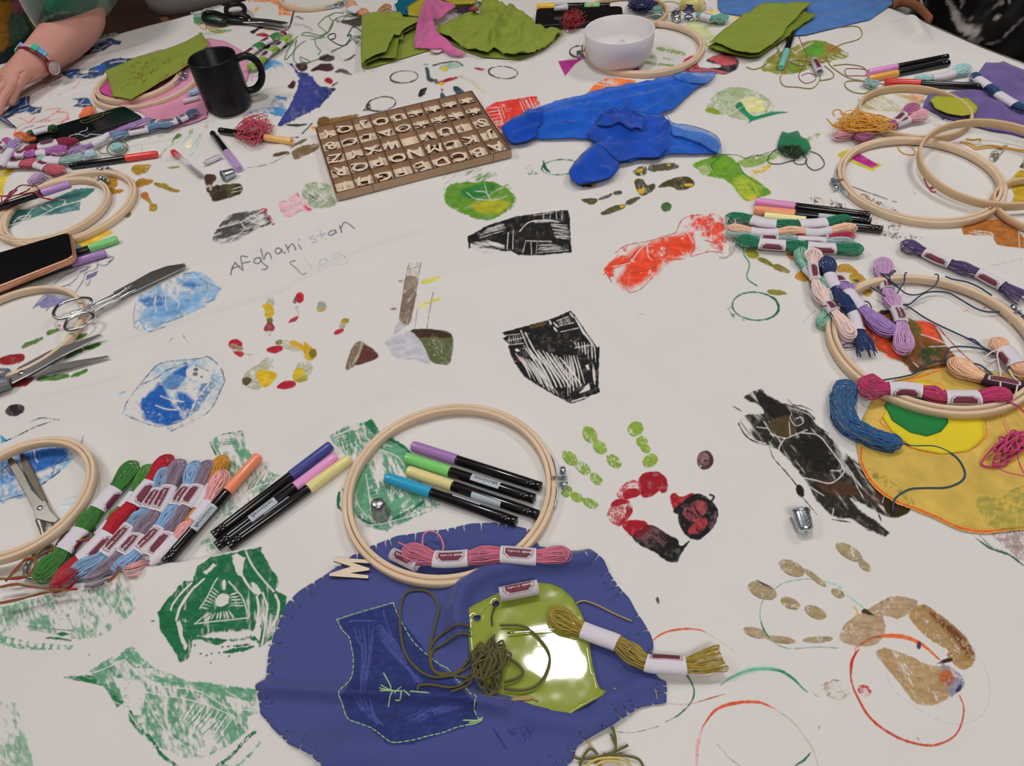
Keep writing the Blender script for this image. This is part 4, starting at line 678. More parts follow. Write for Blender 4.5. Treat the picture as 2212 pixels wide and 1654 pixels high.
pr('leaf_print',[p("f 35 620 75 525 140 440 180 415 290 395 430 380 470 420 500 490 380 530 290 590 150 645",'4c4a4c',cov=.55,ts=4,ang=-20,st=4,n=2),p("f 410 375 460 365 465 390 430 390",'c4455a'),p("f 480 420 500 440 530 490 500 495",'c4455a',cov=.85)]+[w("f 75 525 270 470 440 380",2.2),w("f 260 480 290 520 320 530",2.2),w("f 300 440 400 490 480 470",1.8),w("f 160 640 300 530 460 490",1.6),w("f 330 420 450 460",1.4)],"grey leaf print with white veins and red tip")
pr('leaf_print',[p("f 555 325 640 290 700 250 830 380 750 390 620 435",'dcaab4',cov=.75,ts=5),p("f 705 245 720 270 715 275",'c4405a'),p("f 745 335 830 378 790 385",'cf4a66',cov=.8)]+[w("f 650 320 720 400",1.2),w("f 620 380 760 340",1.2)],"pale pink leaf print left of the letter tray")
pr('leaf_print',[p("f 740 250 800 160 960 180 980 250 1010 340 830 360",'97a684',cov=.6,ts=4,n=1.5),p("f 790 270 850 255 920 300 860 330",'4f6238',cov=.7)]+fan('f','750 250 880 340','830 180 980 300',9,1.3,None,seed=4,j=14)+fan('f','950 180 800 330','1000 260 880 350',5,1.2,None,seed=5,j=12),"pale green leaf print touching the letter tray corner")
# brown boot mark under needle tube
pr('paint_mark',[p("C 1480 1420 1510 1370 1640 1370 1670 1440 1600 1530 1590 1600 1600 1654 1530 1654 1500 1520",'4a332e',n=1.2,cov=.97),p("e 1680 270 1690 195 1760 180 1900 170 1920 240 1800 290 1690 310",'3c2f22',n=1.5),p("e 1660 200 1690 190 1690 300 1665 260",'4a3834'),p("e 1800 190 1880 175 1850 260 1800 240",'55582f',cov=.6,soft=2)]+[w("e 1840 215 1915 195",1.6),w("e 1840 240 1915 225",1.4),w("C 1510 1570 1570 1550 1580 1610",3,soft=2)],"dark brown boot-shaped paint smear")
# multi-coloured hand print in the middle
pr('hand_print',[ell("f 490 1120",35,48,20,'a8a892',cov=.7),p("f 430 1140 460 1120 500 1130 525 1190 500 1230 450 1230 450 1180",'c8a82e',n=1.2),ell("f 485 1255",26,24,0,'6e703a',cov=.85),p("f 440 1330 460 1280 510 1275 525 1330 480 1340",'8e2430'),p("f 445 1340 520 1330 490 1385",'b4aca0',cov=.5),ell("f 725 1075",36,45,10,'b41c30',n=.8),ell("f 690 1095",16,30,10,'55563a',cov=.8),ell("f 700 1180",22,40,15,'a29a88',cov=.6),p("f 640 1275 660 1240 715 1220 700 1255",'a4283a'),ell("f 900 1145",38,42,20,'9a9a88',cov=.75),ell("f 890 1178",28,12,0,'b4963a'),ell("f 1085 1262",38,22,-25,'a08a2a'),ell("f 1065 1300",30,22,-30,'a8a690',cov=.7),p("f 995 1370 1010 1335 1075 1320 1060 1350",'b0283a'),
 ell("f 215 1445",55,40,0,'b02036',n=.8),p("f 155 1455 190 1440 270 1470 270 1490 200 1500",'8c8a62',cov=.7),p("f 200 1505 270 1500 285 1525 250 1545",'b02438'),l("f 285 1520 350 1530",1,'b05060'),p("f 460 1490 480 1470 575 1455 590 1490 540 1515 480 1510",'ac2034',n=.8),ell("f 560 1430",28,20,-20,'7a7a2c'),p("f 590 1450 610 1410 730 1440 740 1490 660 1500 600 1480",'b4b2a0',cov=.7,ts=3),p("f 640 1440 680 1410 730 1440 760 1450 760 1420 830 1480 850 1500 830 1570 770 1560 750 1500",'cca630',n=1.2),ell("f 830 1520",32,38,0,'7c7224',cov=.85),
 p("i 1930 240 1960 190 2040 140 2120 75 2170 100 2170 160 2130 200 2060 330 1960 320 1930 290",'aeae98',cov=.6,ts=3),p("i 1925 290 1935 240 2000 250 1970 300",'5a4c34',cov=.85),p("i 2030 230 2060 180 2190 200 2180 260 2100 320 2050 270",'d4b02a',n=1),p("f 690 1640 720 1590 800 1580 830 1640 780 1700 700 1690",'b0b09c',cov=.6),ell("f 720 1690",50,60,20,'c6aa34'),p("f 540 1790 600 1740 690 1740 690 1780 600 1800",'ac2236'),p("f 700 1730 780 1690 790 1730 740 1750",'a09a44')],"multicoloured hand print in red, yellow and olive, left of centre")
pr('paint_mark',[p("f 1590 800 1680 800 1670 920 1640 1100 1610 1270 1570 1290 1510 1250 1545 1050 1575 850",'b8ac9a',cov=.5,ts=3,ang=100,st=3),p("f 1575 900 1660 920 1640 1010 1555 1010",'8f8270',cov=.85),p("f 1550 1040 1650 1030 1600 1270 1560 1290 1520 1250",'7c6c5c',cov=.8,ts=3,ang=100,st=4),p("f 1690 960 1720 930 1850 905 1840 920 1740 965",'cfc658',cov=.85),p("f 1670 1155 1700 1120 1850 1065 1840 1090 1700 1150",'d6cf70',cov=.8),p("f 1470 1370 1510 1270 1570 1300 1520 1340",'b6b6be',cov=.6)]+strokes('f',["1595 800 1580 860 1550 1020 1515 1250","1685 800 1660 960 1640 1060 1600 1270","1590 850 1670 830","1660 1160 1640 1310","1785 1030 1760 1160 1735 1320"],1.4,'6a6454',n=.6)+[ell("f 1525 945",22,9,0,'b89a8a'),ell("f 1470 1165",30,8,0,'a07a70',cov=.6),ell("f 1480 1125",35,10,0,'c9c4bc')],"brown and yellow ruler-like smear in the centre")
pr('paint_mark',[p("f 1605 1335 1680 1325 1760 1325 1935 1370 1920 1590 1850 1605 1765 1580 1720 1480 1660 1390",'5c6440',cov=.88,ts=2.6,n=1),p("f 1605 1335 1760 1325 1930 1370 1920 1400 1780 1390 1650 1390",'402c22',cov=.9),p("f 1400 1430 1470 1380 1600 1340 1680 1420 1765 1600 1640 1570 1500 1560 1440 1500",'bcbcc4',cov=.85,ts=4),p("f 1090 1640 1120 1520 1160 1440 1230 1430 1350 1540 1180 1610 1100 1654",'7c6a58',cov=.85,ts=4),p("f 1230 1450 1350 1545 1170 1615 1180 1560",'5e3430',cov=.9),l("f 1150 1600 1190 1530 1220 1440",6,'9a9a80')],"brown and green patch print in the centre")
# greens near centre right
pr('leaf_print',[p("g -160 180 -140 40 0 10 150 60 300 110 400 230 420 330 330 410 200 465 60 440 -60 380 -150 290",'4f8a3a',cov=.3,ts=4,ang=-30,st=4,n=3),p("g -150 300 -100 180 100 160 250 160 380 230 410 310 330 400 200 460 60 430 -80 370",'5f8f2e',cov=.9,ts=7,ang=-25,st=4,n=2.5),p("g 60 330 300 300 380 330 300 400 150 410",'a8a82c',cov=.7,soft=4,ang=-25,st=3),p("g -20 230 150 170 260 180 200 260 40 290",'2f7a3a',cov=.75,soft=3)]+[w("g 100 230 180 240 220 300",1.6),w("g 30 240 100 290 250 300 350 270",1.4),w("g 170 170 190 240",1.4)],"round green and yellow leaf print in the middle")
pr('leaf_print',[p("c 1740 880 1790 780 1880 710 2000 690 2130 720 2210 760 2280 830 2270 900 2200 940 2040 950 1900 920 1800 900",'a3b28c',cov=.7,ts=5,n=1.5),p("c 2020 800 2120 770 2200 800 2210 880 2130 900 2040 870",'d8d894',cov=.8,soft=3),p("c 1740 880 1790 850 1860 890 1840 910",'8aa22e',cov=.8),p("c 1980 850 2025 810 2070 880 2130 920 2200 905 2300 885 2400 890 2300 910 2180 940 2120 960 2060 985 2090 950",'248a62',n=.5)]+[w("c 1850 780 2000 800 2150 770",1.2),w("c 1900 850 2010 800",1.2),w("c 1940 900 2080 830 2220 830",1.2)],"pale green leaf print with a dark green bird shape")
pr('leaf_print',[p("c 1640 1310 1740 1260 1860 1225 1930 1240 1990 1280 2050 1370 2150 1430 2260 1520 2240 1545 2100 1590 2050 1590 1960 1480 1880 1420 1760 1400 1690 1350",'6a9a2c',cov=.93,ts=7,ang=50,st=5,n=1.5),p("c 1960 1440 2080 1400 2200 1480 2100 1580 2020 1560",'a4b83a',cov=.6,soft=4,ang=60,st=4),p("c 1680 1330 1740 1320 1780 1370 1720 1390",'a8b87a',cov=.8),p("c 2060 1560 2180 1540 2100 1595",'c8b82c',cov=.8),p("c 2000 1280 2205 1240 2205 1300 2060 1330",'86a24a',cov=.7,ts=4),p("c 2110 1350 2180 1360 2140 1390",'d0b83a',cov=.8)]+strokes('c',["1860 1225 1990 1230 2060 1255 2130 1230 2205 1240","1810 1360 1790 1310 1850 1250","1990 1290 2060 1390 2180 1470"],2,'3a6a2a',n=.6)+[l("d -20 1260 80 1240 240 1190",1.6,'2f5a2a'),p("d 0 1270 240 1200 560 1060 580 1090 250 1250 60 1320 0 1310",'86a860',cov=.6,ts=3),p("d 30 1370 200 1290 190 1330 90 1390",'d2b840',cov=.6,soft=2)],"bright green leaf and stem print")
pr('hand_print',[p("g 1350 80 1390 40 1450 35 1455 90 1400 110",'4c5230',cov=.9),ell("g 1400 65",28,14,-15,'d0ac2c'),p("g 1470 40 1520 20 1650 5 1720 30 1660 60 1480 75",'55523a',cov=.85,ts=3),ell("g 1635 22",14,10,0,'d0ac2c'),p("g 1360 150 1420 130 1460 180 1520 170 1525 210 1440 265 1390 240",'4e4c30',n=1.5,cov=.92),p("g 1380 220 1440 210 1430 250 1390 240",'d0a82c'),p("g 1550 205 1590 160 1700 120 1790 115 1830 150 1830 190 1730 225 1640 195",'4a4226',n=1.2,cov=.95),p("g 1760 175 1830 170 1820 190 1770 190",'d0a82c'),p("g 940 195 960 175 1050 175 1030 200",'3e3424'),ell("g 1040 180",18,10,0,'d0a030'),p("g 940 295 1060 285 1060 325 1000 335",'5c5030',cov=.85),p("g 1080 285 1160 255 1190 250 1160 280 1090 300",'5c5248',cov=.8),ell("g 1230 243",38,16,-10,'55483e'),p("g 1090 405 1190 350 1290 335 1280 365 1200 400 1130 420",'55522e',n=1),ell("g 1270 350",25,10,-15,'cfa82c'),p("g 1290 325 1330 290 1410 275 1380 310 1320 340",'56543c',cov=.85),ell("g 1615 355",42,36,-15,'4a6a3a',cov=.9)],"dark olive hand print below the blue organza")
pr('hand_print',[p("h 190 540 210 520 260 520 300 570 270 590 220 580",'8f8a2a',n=1.2),p("h 280 590 320 580 390 620 380 645 300 610",'7a7430'),p("h 385 635 440 630 520 680 500 695 420 675",'7e7234'),p("h 490 560 530 550 580 585 570 605 520 595",'a8742a'),p("h 550 720 600 675 660 670 680 750 600 750",'b0802a',n=1.2),p("h 855 640 940 630 1000 680 990 700 920 690 860 685",'b08a2c',n=1.2),p("h 940 710 1000 690 1060 740 1000 770 960 760",'b08c2e'),ell("h 990 745",20,10,20,'4a4a40'),p("h 1020 800 1080 790 1110 830 1080 860 1040 845",'b0882e'),p("h 355 820 380 810 450 815 500 845 420 850 370 840",'8a8438',cov=.9),ell("h 740 690",35,40,0,'4a2a2a')],"ochre hand print under the row of skeins")
pr('hand_print',finger('c',[(1390,390,42,18,8),(1470,405,40,16,12),(1540,420,50,16,15),(1300,450,60,14,5),(1450,465,55,10,3),(1280,497,52,14,8),(1370,510,60,12,2),(1460,518,48,10,3)],'8fa46a',.7)+[p("c 1590 570 1570 480 1640 440 1700 440 1680 500 1700 560 1660 580",'b03a46',cov=.85,n=1.2),p("c 1750 480 1790 450 1880 425 1960 440 2005 490 1985 550 1890 590 1740 580 1600 570 1640 540 1760 530",'2a2028',n=1.2),p("c 1760 470 1840 440 1960 445 1990 490 1930 520 1850 510 1800 480",'b8545a',cov=.9),p("c 1600 560 1700 540 1880 560 1920 580 1740 585",'b4606a',cov=.8),p("c 1680 500 1700 480 1790 500 1780 540 1720 540",None,n=2),p("c 1800 500 1850 515 1860 530 1790 535",None)],"green and dark red hand print partly inside the bowl hoop")
pr('block_print',[p("c 0 850 80 810 400 760 430 830 300 900 230 930 110 1040 0 880",'dc3c30',cov=.97,ts=6,n=1)]+[w(f"c {10+i*12} {860+i*28} {110+i*4} {850+i*26}",1.4) for i in range(6)]+[w("c 95 860 130 950",1.6),w("c 120 850 150 940",1.3)]+fan('c','260 800 300 900','400 770 430 840',8,1.4,None,seed=3,j=8),"bright red block print beside the letter tray")
pr('block_print',[p("c 800 740 860 670 960 615 1060 620 1200 640 1170 660 960 710",'e87838',cov=.95,n=1),p("c 1210 650 1380 625 1430 630 1380 650 1250 660",'b08ac4',cov=.7)]+fan('c','860 670 1000 690','960 620 1060 650',5,1.5,None,seed=3,j=10)+[w("c 960 630 1060 700",1.4)],"orange block print behind the blue organza")
pr('leaf_print',[p("c 1580 180 1680 170 1800 280 1780 360 1740 340 1660 280",'c5cd98',cov=.85,ts=8),p("c 1560 240 1740 340 1760 370 1700 340",'a4b060',soft=2),p("c 1690 220 1800 180 1900 160 1900 190 1740 230",'b4c090',cov=.7)],"pale green print behind the bowl hoop")
pr('paint_mark',[p("G 930 180 980 150 1090 155 1100 200 1000 215",'e6ce80'),p("G 1310 270 1380 245 1530 230 1470 290 1390 300",'e2c880',cov=.9)],"pale yellow dabs at far right of centre")
pr('leaf_print',[p("d 120 550 200 440 360 380 500 320 620 330 720 370 820 440 700 480 560 520 440 570 300 590",'8a8a3a',cov=.8,ts=6,ang=20,st=4,n=2),p("d 460 380 560 330 640 360 620 420 480 450",'5c9a34',cov=.8,soft=4),p("d 620 350 740 380 700 410 640 400",'a86a3a',cov=.7,soft=3),p("d 330 530 420 480 480 540 380 580",'6f8a2c',cov=.8)]+[w(f"d {560+i*40} {490-i*14} {620+i*38} {520-i*16}",1.5) for i in range(6)]+[w(f"d {380+i*30} {420-i*18} {440+i*30} {390-i*18}",1.3) for i in range(4)],"mossy green and brown leaf print under loose threads")
# near-left green prints
G1='1f6a42'
pr('block_print',[p("N 60 940 200 770 370 570 470 570 530 400 690 290 1100 210 1300 170 1290 220 1410 420 1510 580 1470 680 1600 760 1580 900 1500 1050 1440 1250 1300 1360 1150 1330 900 1360 760 1360 560 1270 470 1300 440 1480 330 1550 280 1440 170 1280 90 1150",G1,cov=.86,ts=6,ang=88,st=5,n=2.5),p("N 70 950 200 920 320 1050 370 1250 300 1440 170 1280 90 1150",G1,n=2),p("N 600 540 700 450 840 460 860 540 780 560 700 660 580 760 640 590",G1,cov=.95,soft=2),p("N 320 940 560 870 560 960 420 1040 320 1020",G1,soft=2),p("N 360 1060 540 1090 560 1230 400 1250",G1,cov=.9,soft=2)]
 +[p("N 940 280 1000 250 1100 300 1080 400 1060 520 1010 500 960 380",None,n=2.5),p("N 590 480 720 370 760 390 640 500",None,n=2),p("N 1170 600 1220 600 1300 720 1260 750 1180 690",None,n=2.5),p("N 1230 1020 1290 980 1280 1280 1200 1300 1150 1180 1220 1150",None,n=3),p("N 540 1230 900 1170 1160 1160 1150 1240 900 1280 600 1250",None,n=4,soft=2),p("N 480 1260 560 1300 800 1340 900 1290 1160 1260 1300 1340 1200 1370 780 1400 560 1400 480 1340",None,n=4,s=4),p("N 280 1060 330 1040 360 1210 390 1300 420 1350 390 1400 340 1300 300 1200",None,n=2.5)]
 +[w("N 460 600 330 730 240 850 215 920",4),w("N 500 640 400 770 320 900 280 1040",6,tp=.3),w("N 610 550 500 650",4),w("N 1110 230 1180 380 1280 520 1440 700",4),w("N 1460 740 1500 850 1480 1000 1430 1100",5),w("N 1240 760 1260 900 1240 1040",5),w("N 1310 720 1360 880 1340 1100 1300 1340",4),w("N 1070 520 1130 620 1220 720",5),w("N 560 900 640 780 720 620 770 540",2.4),w("N 905 580 1000 690 1070 780 1130 960 1140 1010",2.8),w("N 500 1085 800 1050 1140 1015",2.4),w("N 500 1085 620 990 680 960",2.4)]
 +fan('N','570 900 650 930','720 640 800 700',7,3,None,seed=1,j=6)+fan('N','920 720 1000 700','930 890 1090 890',5,3,None,seed=2,j=5)+fan('N','620 1050 690 970','990 1010 920 920',7,3.4,None,seed=3,j=8)+[ell("N 830 800",90,75,-40,None,n=3,cov=.85),ell("N 850 620",25,60,0,None,n=1.5)]+fan('N','1380 960 1330 1250','1480 1000 1400 1250',5,2.2,None,seed=6,j=10)
 +[p("N 1160 1270 1210 1220 1260 1280 1200 1290",G1),l("N 540 1250 700 1270 880 1280",7,G1,tp=.5,n=2),l("N 840 1430 1000 1400 1150 1370 1210 1350",9,G1,n=3,tp=.5),l("N 1000 1350 1160 1330",4,G1,n=2)]+dots('N','640 1460 700 1440 790 1430 910 1470 570 1440 690 1550 830 1360 900 1355 970 1350 500 1340 1390 1340',14,G1),"dark green triangular lino print, near left")
def faint(zone,out,lines,lb,c='6f9e82',cov=.42,extra=[]): pr('block_print',[p(f"{zone} {out}",c,cov=cov,ts=5,ang=70,st=2.5,n=2.5)]+extra+[w(f"{zone} {s}",2.2) for s in lines],lb)
faint('j','0 530 300 450 620 400 980 310 990 420 960 540 850 660 700 740 560 760 300 700 60 690 0 720',["280 560 570 600 620 400","280 560 400 460","560 590 480 480 380 560","600 520 460 500","870 340 860 460 760 620 640 720","640 400 660 520"],"pale green faded lino print below the row of skeins",extra=[p("j 0 720 60 740 250 780 520 800 500 830 200 830 0 800",GRL,cov=.6,ts=4),p("j 400 720 440 700 500 720 440 735",G1),l("j 330 745 420 750 500 765",5,G1,n=2,tp=.5),l("j 190 665 350 680 520 695",2,'55806a',n=1)]+[ell(f"j {60+i*55} {765+i*8}",19,22,0,None,n=1) for i in range(8)])
faint('j','440 1025 600 1000 760 900 940 800 1000 880 1100 960 1300 1040 1820 1110 1820 1280 1750 1300 1760 1400 1640 1500 1450 1590 1300 1600 1100 1500 980 1420 900 1280 820 1200 740 1090 600 1040',["880 900 1000 1020 1150 1090 1400 1120 1620 1240 1800 1260","1040 1130 1090 1280 1200 1430 1350 1530 1460 1560 1660 1300","1040 1130 1140 1150 1400 1200 1660 1300","520 1020 700 980 880 900","860 1100 900 1250 1000 1400","1600 1120 1700 1180 1820 1270"],"green fish-shaped lino print, near left",'5f9778',.5,
 [p("j 440 1025 640 1010 740 1060 880 1200 830 1240 740 1090",GR,cov=.6,ts=5,ang=20,st=3),p("j 780 920 940 800 1000 880 1090 960 960 960 880 900",GRL,cov=.75,ts=4),p("j 1000 1000 1300 1050 1820 1110 1780 1200 1400 1110 1100 1060",GRL,cov=.6,ts=5,ang=10,st=4),p("j 800 1020 1000 1050 1040 1120 1000 1300 940 1290 860 1150",None,n=3,cov=.8),l("j 920 1270 950 1360 1060 1450 1150 1580 1250 1654",8,GR,n=3,cov=.7,ts=4),l("j 1540 1654 1640 1580 1730 1480 1800 1420",7,GR,n=3,cov=.7,ts=4),l("j 1560 1660 1700 1640 1850 1480",5,GRL,n=3,cov=.5,ts=3)]+fan('j','1300 1180 1260 1280','1640 1280 1480 1540',10,3,None,seed=4,j=14)+fan('j','1330 1190 1280 1290','1600 1290 1440 1440',7,2.2,'4a8a66',seed=5,j=12))
faint('j','0 1190 130 1210 160 1380 200 1500 240 1654 0 1654',["10 1240 30 1500 80 1654"],"pale green print at the lower left corner",'86ab92',.5)
faint('k','960 330 1100 260 1300 200 1360 300 1480 360 1620 480 1700 620 1740 760 1840 900 1600 1000 1400 1090 1250 1050 1120 920 1060 760 1200 620 1260 540 1120 520 1000 400',["980 340 1230 260 1260 360 1460 420","1340 430 1500 500 1560 580","1250 640 1270 760 1290 900","1130 920 1260 1040 1500 1000 1830 890","1060 380 1100 480 1240 560","1160 700 1180 860 1260 980"],"green shield lino print inside the large hoop",'5c9478',.55,
 [p("k 1290 200 1360 300 1320 330 1240 240",G1,cov=.7),l("k 1440 360 1560 430 1640 520",6,G1,n=2),p("k 1340 420 1560 440 1620 560 1560 640 1460 480",GRL,cov=.8,ts=4),p("k 1160 680 1240 560 1280 560 1250 760 1290 900 1260 960 1190 880",GRL,cov=.8,ts=4),p("k 1450 880 1600 780 1700 830 1500 960",GRL,cov=.7,ts=3),l("k 1040 780 1030 880 1060 930",8,G1,n=2,tp=.6),l("k 1160 960 1260 1020 1330 1050",5,G1,n=2,cov=.8),l("k 1470 1000 1650 900 1700 860",7,G1,n=2.5,cov=.8)]+fan('k','1260 640 1320 640','1290 880 1350 850',7,1.8,G1,seed=4,j=4)+fan('k','1340 660 1400 760','1560 760 1480 820',8,2,G1,seed=6,j=16)+fan('k','1010 340 1220 280','1080 460 1240 380',6,1.7,G1,seed=7,j=8)+dots('k','1280 1030 1340 1060 1390 1050 1420 1090 1560 1000 1610 990 1680 930 1740 900 1830 880 1690 860',7,G1))
faint('k','10 380 90 330 270 290 300 440 440 560 520 640 580 640 480 720 380 830 300 900 180 960 60 990 0 900 120 640',["100 360 240 350 250 450","20 390 100 520","180 900 340 760 500 700","430 580 480 660","60 980 260 900"],"green lino print partly under the yellow skein and salmon pen",'6a9a80',.5,[l("k 20 390 60 480",5,G1,n=1.5),l("k 90 330 180 310 270 295",2,G1,n=1.5,cov=.7),p("k 200 440 330 450 360 520 260 520",GRL,cov=.7)]+fan('k','350 640 300 800','560 640 420 780',9,1.6,'3f7a5a',seed=2,j=8)+fan('k','100 350 220 345','110 420 230 400',5,1.6,G1,seed=3,j=4))
faint('k','-60 1180 40 1120 60 1230 -20 1260',["-40 1200 40 1180"],"scrap of green print beside the pen ends",'6f9e82',.4)
pr('paint_mark',[p("o 1900 1180 2000 1200 2190 1190 2190 1420 2060 1330",'a49490',cov=.6,ts=3),l("o 1840 1260 1960 1340 2080 1380 2190 1460",5,'3a6048',n=1.2,tp=.5),l("o 1870 1240 1940 1310 2000 1340",1.5,'4a6a58')],"greyish print and green line below the yellow cloth")
pr('paint_mark',[ell("n 1533 350",13,30,-8,'4a4a46'),ell("p 725 1375",6,14,0,'9a9690'),l("O 490 800 510 760 540 745",1.2,'8c8890'),l("O 610 725 650 780",1.2,'8c8890'),l("h 600 1050 700 960",1,'9a948e'),l("g 1400 1200 1430 1206",2,'8a8886'),l("h 1960 640 2180 590",1,'aaa6a0'),ell("h 2025 825",12,6,0,'c8605a'),l("h 1760 970 1790 955",2.2,'d46a5a'),l("h 1900 945 1925 935",2.2,'d4584a'),ell("d 1338 1535",7,6,0,'333333'),ell("j 1085 625",14,6,0,'444444'),ell("j 628 865",7,6,0,'3a5a48')],"tiny stray specks of paint")
# ---------------- embroidery thread ----------------
M_PAPER=cm('d2cdd6','paper'); M_LAB=mat('label_print',None,.6,vcol=True,spec=.4,var=.04)
M_THREADV=mat('floss_thread',None,.75,spec=.25,var=.14,nscale=300,sheen=.2,vcol=True)
LABP=np.array([(-.9,-.8),(.9,-.8),(.9,.15),(.6,.8),(-.6,.8),(-.9,.15)])
def frame(C):
    t=np.gradient(C,axis=0); t/=np.linalg.norm(t,axis=1)[:,None]+1e-12
    s=np.cross(t,[0,0,1.]); s/=np.linalg.norm(s,axis=1)[:,None]+1e-12; return t,s,np.cross(s,t)
def skein(lab,path,col,bands=(),w=.0078,wb=.0056,hz=.0058,z=None,ends=('loop','loop'),la=0.,text=0,n=8,ew=(1.1,1.1),group=None,name='thread_skein',col2=None,seed=None,bandcol=None,loose=1.):
    P=PX(path); zc=(hz+.0012) if z is None else z
    q=Wg(P,zc); N=90; C=spl(q,N); seg=np.linalg.norm(np.diff(C,axis=0),axis=1); cum=np.r_[0,np.cumsum(seg)]; L=cum[-1]
    rs=np.random.RandomState(seed if seed is not None else abs(hash(path))%9999 if False else int(sum(P.ravel()))%9999)
    kn=[(0,w*ew[0])]
    last=0
    for a,b in bands:
        if a-last>.12: kn.append(((a+last)/2,w if last else w*ew[0]))
        kn+=[(max(a-.025,0),wb*1.05),(a,wb),(b,wb),(min(b+.025,1),wb*1.05)]; last=b
    if 1-last>.12: kn.append(((1+last)/2,w*.97+w*.0))
    kn.append((1,w*ew[1])); kn=sorted(kn); kx=np.array([k[0] for k in kn])*L; ky=np.array([k[1] for k in kn])
    def Wf(s): return np.interp(s,kx,ky)
    def Hf(s): 
        return hz*np.clip(.62+.38*(Wf(s)-wb)/max(w-wb,1e-4),.5,1.05)
    def at(s):
        i=np.clip(np.searchsorted(cum,s)-1,0,N-2); f=np.clip((s-cum[i])/(seg[i]+1e-12),-2,3)[:,None]
        return C[i]+(C[i+1]-C[i])*f
    T,S,B=frame(C)
    def fr(s):
        g=np.interp(s,cum,np.arange(N)); i=np.clip(g.astype(int),0,N-2); f=(g-i)[:,None]
        return S[i]*(1-f)+S[i+1]*f, B[i]*(1-f)+B[i+1]*f
    paths_c=[];paths_o=[]; th=[math.acos((i+.6)/n) for i in range(n)]+[-.5,-1.0]
    nn=46
    for k,a in enumerate(th):
        ca=math.cos(a); sa=math.sin(a)
        e0=Wf(np.array([0.]))[0]*ca*1.25+.0006; e1=Wf(np.array([L]))[0]*ca*1.25+.0006
        s0=(1-ca)*w*1.0*(1 if ends[0]=='loop' else .3)+rs.uniform(0,.0014); s1=L-(1-ca)*w*1.0*(1 if ends[1]=='loop' else .3)-rs.uniform(0,.0014)
        u=np.linspace(0,1,nn); u=(.5-.5*np.cos(u*math.pi))*.75+u*.25; s=s0+(s1-s0)*u
        l0=np.ones(nn);  
        if ends[0]=='loop': l0*=np.sqrt(np.clip(1-np.clip((e0-(s-s0))/e0,0,1)**2,0,1))
        if ends[1]=='loop': l0*=np.sqrt(np.clip(1-np.clip((e1-(s1-s))/e1,0,1)**2,0,1))
        def side(sg,vs):
            sv,bv=fr(s); jit=(fbm(s*140,np.full(nn,k*3.3+sg),int(seed or 3)+k,2)-.5)*.0019*loose
            fl=1.
            lat=sg*ca*Wf(s)*l0*fl+jit*l0; ver=sa*Hf(s)+(fbm(s*110,np.full(nn,k*5.1-sg),7+k,2)-.5)*.0018*loose
            return at(s)+sv*lat[:,None]+bv*ver[:,None]
        f=side(1,1); b=side(-1,1)
        if ends==('loop','loop'): paths_c.append(np.vstack([f,b[::-1][1:-1]]))
        elif ends[1]=='cut': paths_o.append(np.vstack([f[::-1],b[1:]]))
        else: paths_o.append(np.vstack([f,b[::-1][1:]]))
    r=w/n*.56
    base=np.array([q[:,0].mean(),q[:,1].mean(),max(q[:,2].min()-hz,0)])
    t=thing(name,base,lab,'thread skein',group)
    for pp,clo in ((paths_c,True),(paths_o,False)):
        if not pp: continue
        V,F=tubes(pp,r,6,clo); cc=np.concatenate([np.full(len(p_)*6+(0 if clo else 2),rs.uniform(.74,1.2)) for p_ in pp])
        mk('floss',V,F,M_THREADV,t,True,np.clip(colr(col)[None]*cc[:,None],0,.95))['kind']='stuff'
    for bi,(a,b) in enumerate(bands):
        R_=14; ns=22; s=np.linspace(a*L,b*L,R_); sv,bv=fr(s); c=at(s); ph=np.linspace(0,2*math.pi,ns,endpoint=False)
        def surf(ss,phi,off):
            sv,bv=fr(ss); wv=Wf(ss); hv=Hf(ss)
            return at(ss)+sv*((wv+r+off)*np.sin(phi))[:,None]+bv*((hv+r+off)*np.cos(phi))[:,None]
        V=surf(np.repeat(s,ns),np.tile(ph,R_),.0010+0*np.tile(ph,R_))
        I=np.arange(R_-1); k=np.arange(ns); k2=(k+1)%ns
        F=np.stack([I[:,None]*ns+k,I[:,None]*ns+k2,(I[:,None]+1)*ns+k2,(I[:,None]+1)*ns+k],-1).reshape(-1,4)
        bd=mk('paper_band',V,F,cm(bandcol,'paper') if bandcol else M_PAPER,t)
        lang=la[bi] if isinstance(la,(list,tuple)) else la
        if lang is None: continue
        gx,gy=np.meshgrid(np.linspace(-.92,.92,25),np.linspace(-.85,.85,19)); uv=np.stack([gx.ravel(),gy.ravel()],1)
        d=sdpoly(uv,LABP); colr_=np.where((d>-.07)[:,None],colr('5c2a3a'),np.where((d>-.17)[:,None],colr('d6ccd0'),colr('6a2c3c')))
        ss=(a+b)/2*L+uv[:,0]*(b-a)/2*L; fl=-1 if text<0 else 1
        V=surf(ss,math.radians(lang)-fl*uv[:,1]*.82,.0012+0*ss); i=(np.arange(18)[:,None]*25+np.arange(24)[None]).ravel(); F=np.stack([i,i+1,i+26,i+25],1)
        F=F[(d[F]<.02).all(1)]; us=np.unique(F); re=np.zeros(len(V),int); re[us]=np.arange(len(us))
        lb=mk('maroon_label',V[us],re[F],M_LAB,bd,True,colr_[us])
        if text:
            for wd_,x0,sc,bo in (('knit',-.46,.30,.015),('(craft)',.24,.25,0)):
                v,f=text2d(wd_,1,bo); v=v*sc*np.array([1.15,1.7]); x=v[:,0]+x0; y=v[:,1]-.12
                if text<0: x=-x
                V=surf((a+b)/2*L+x*(b-a)/2*L,math.radians(lang)-fl*y*.82,.0015+0*x)
                mk('lettering',V,f,cm('e6dfe2','paper'),bd,False)
    return t
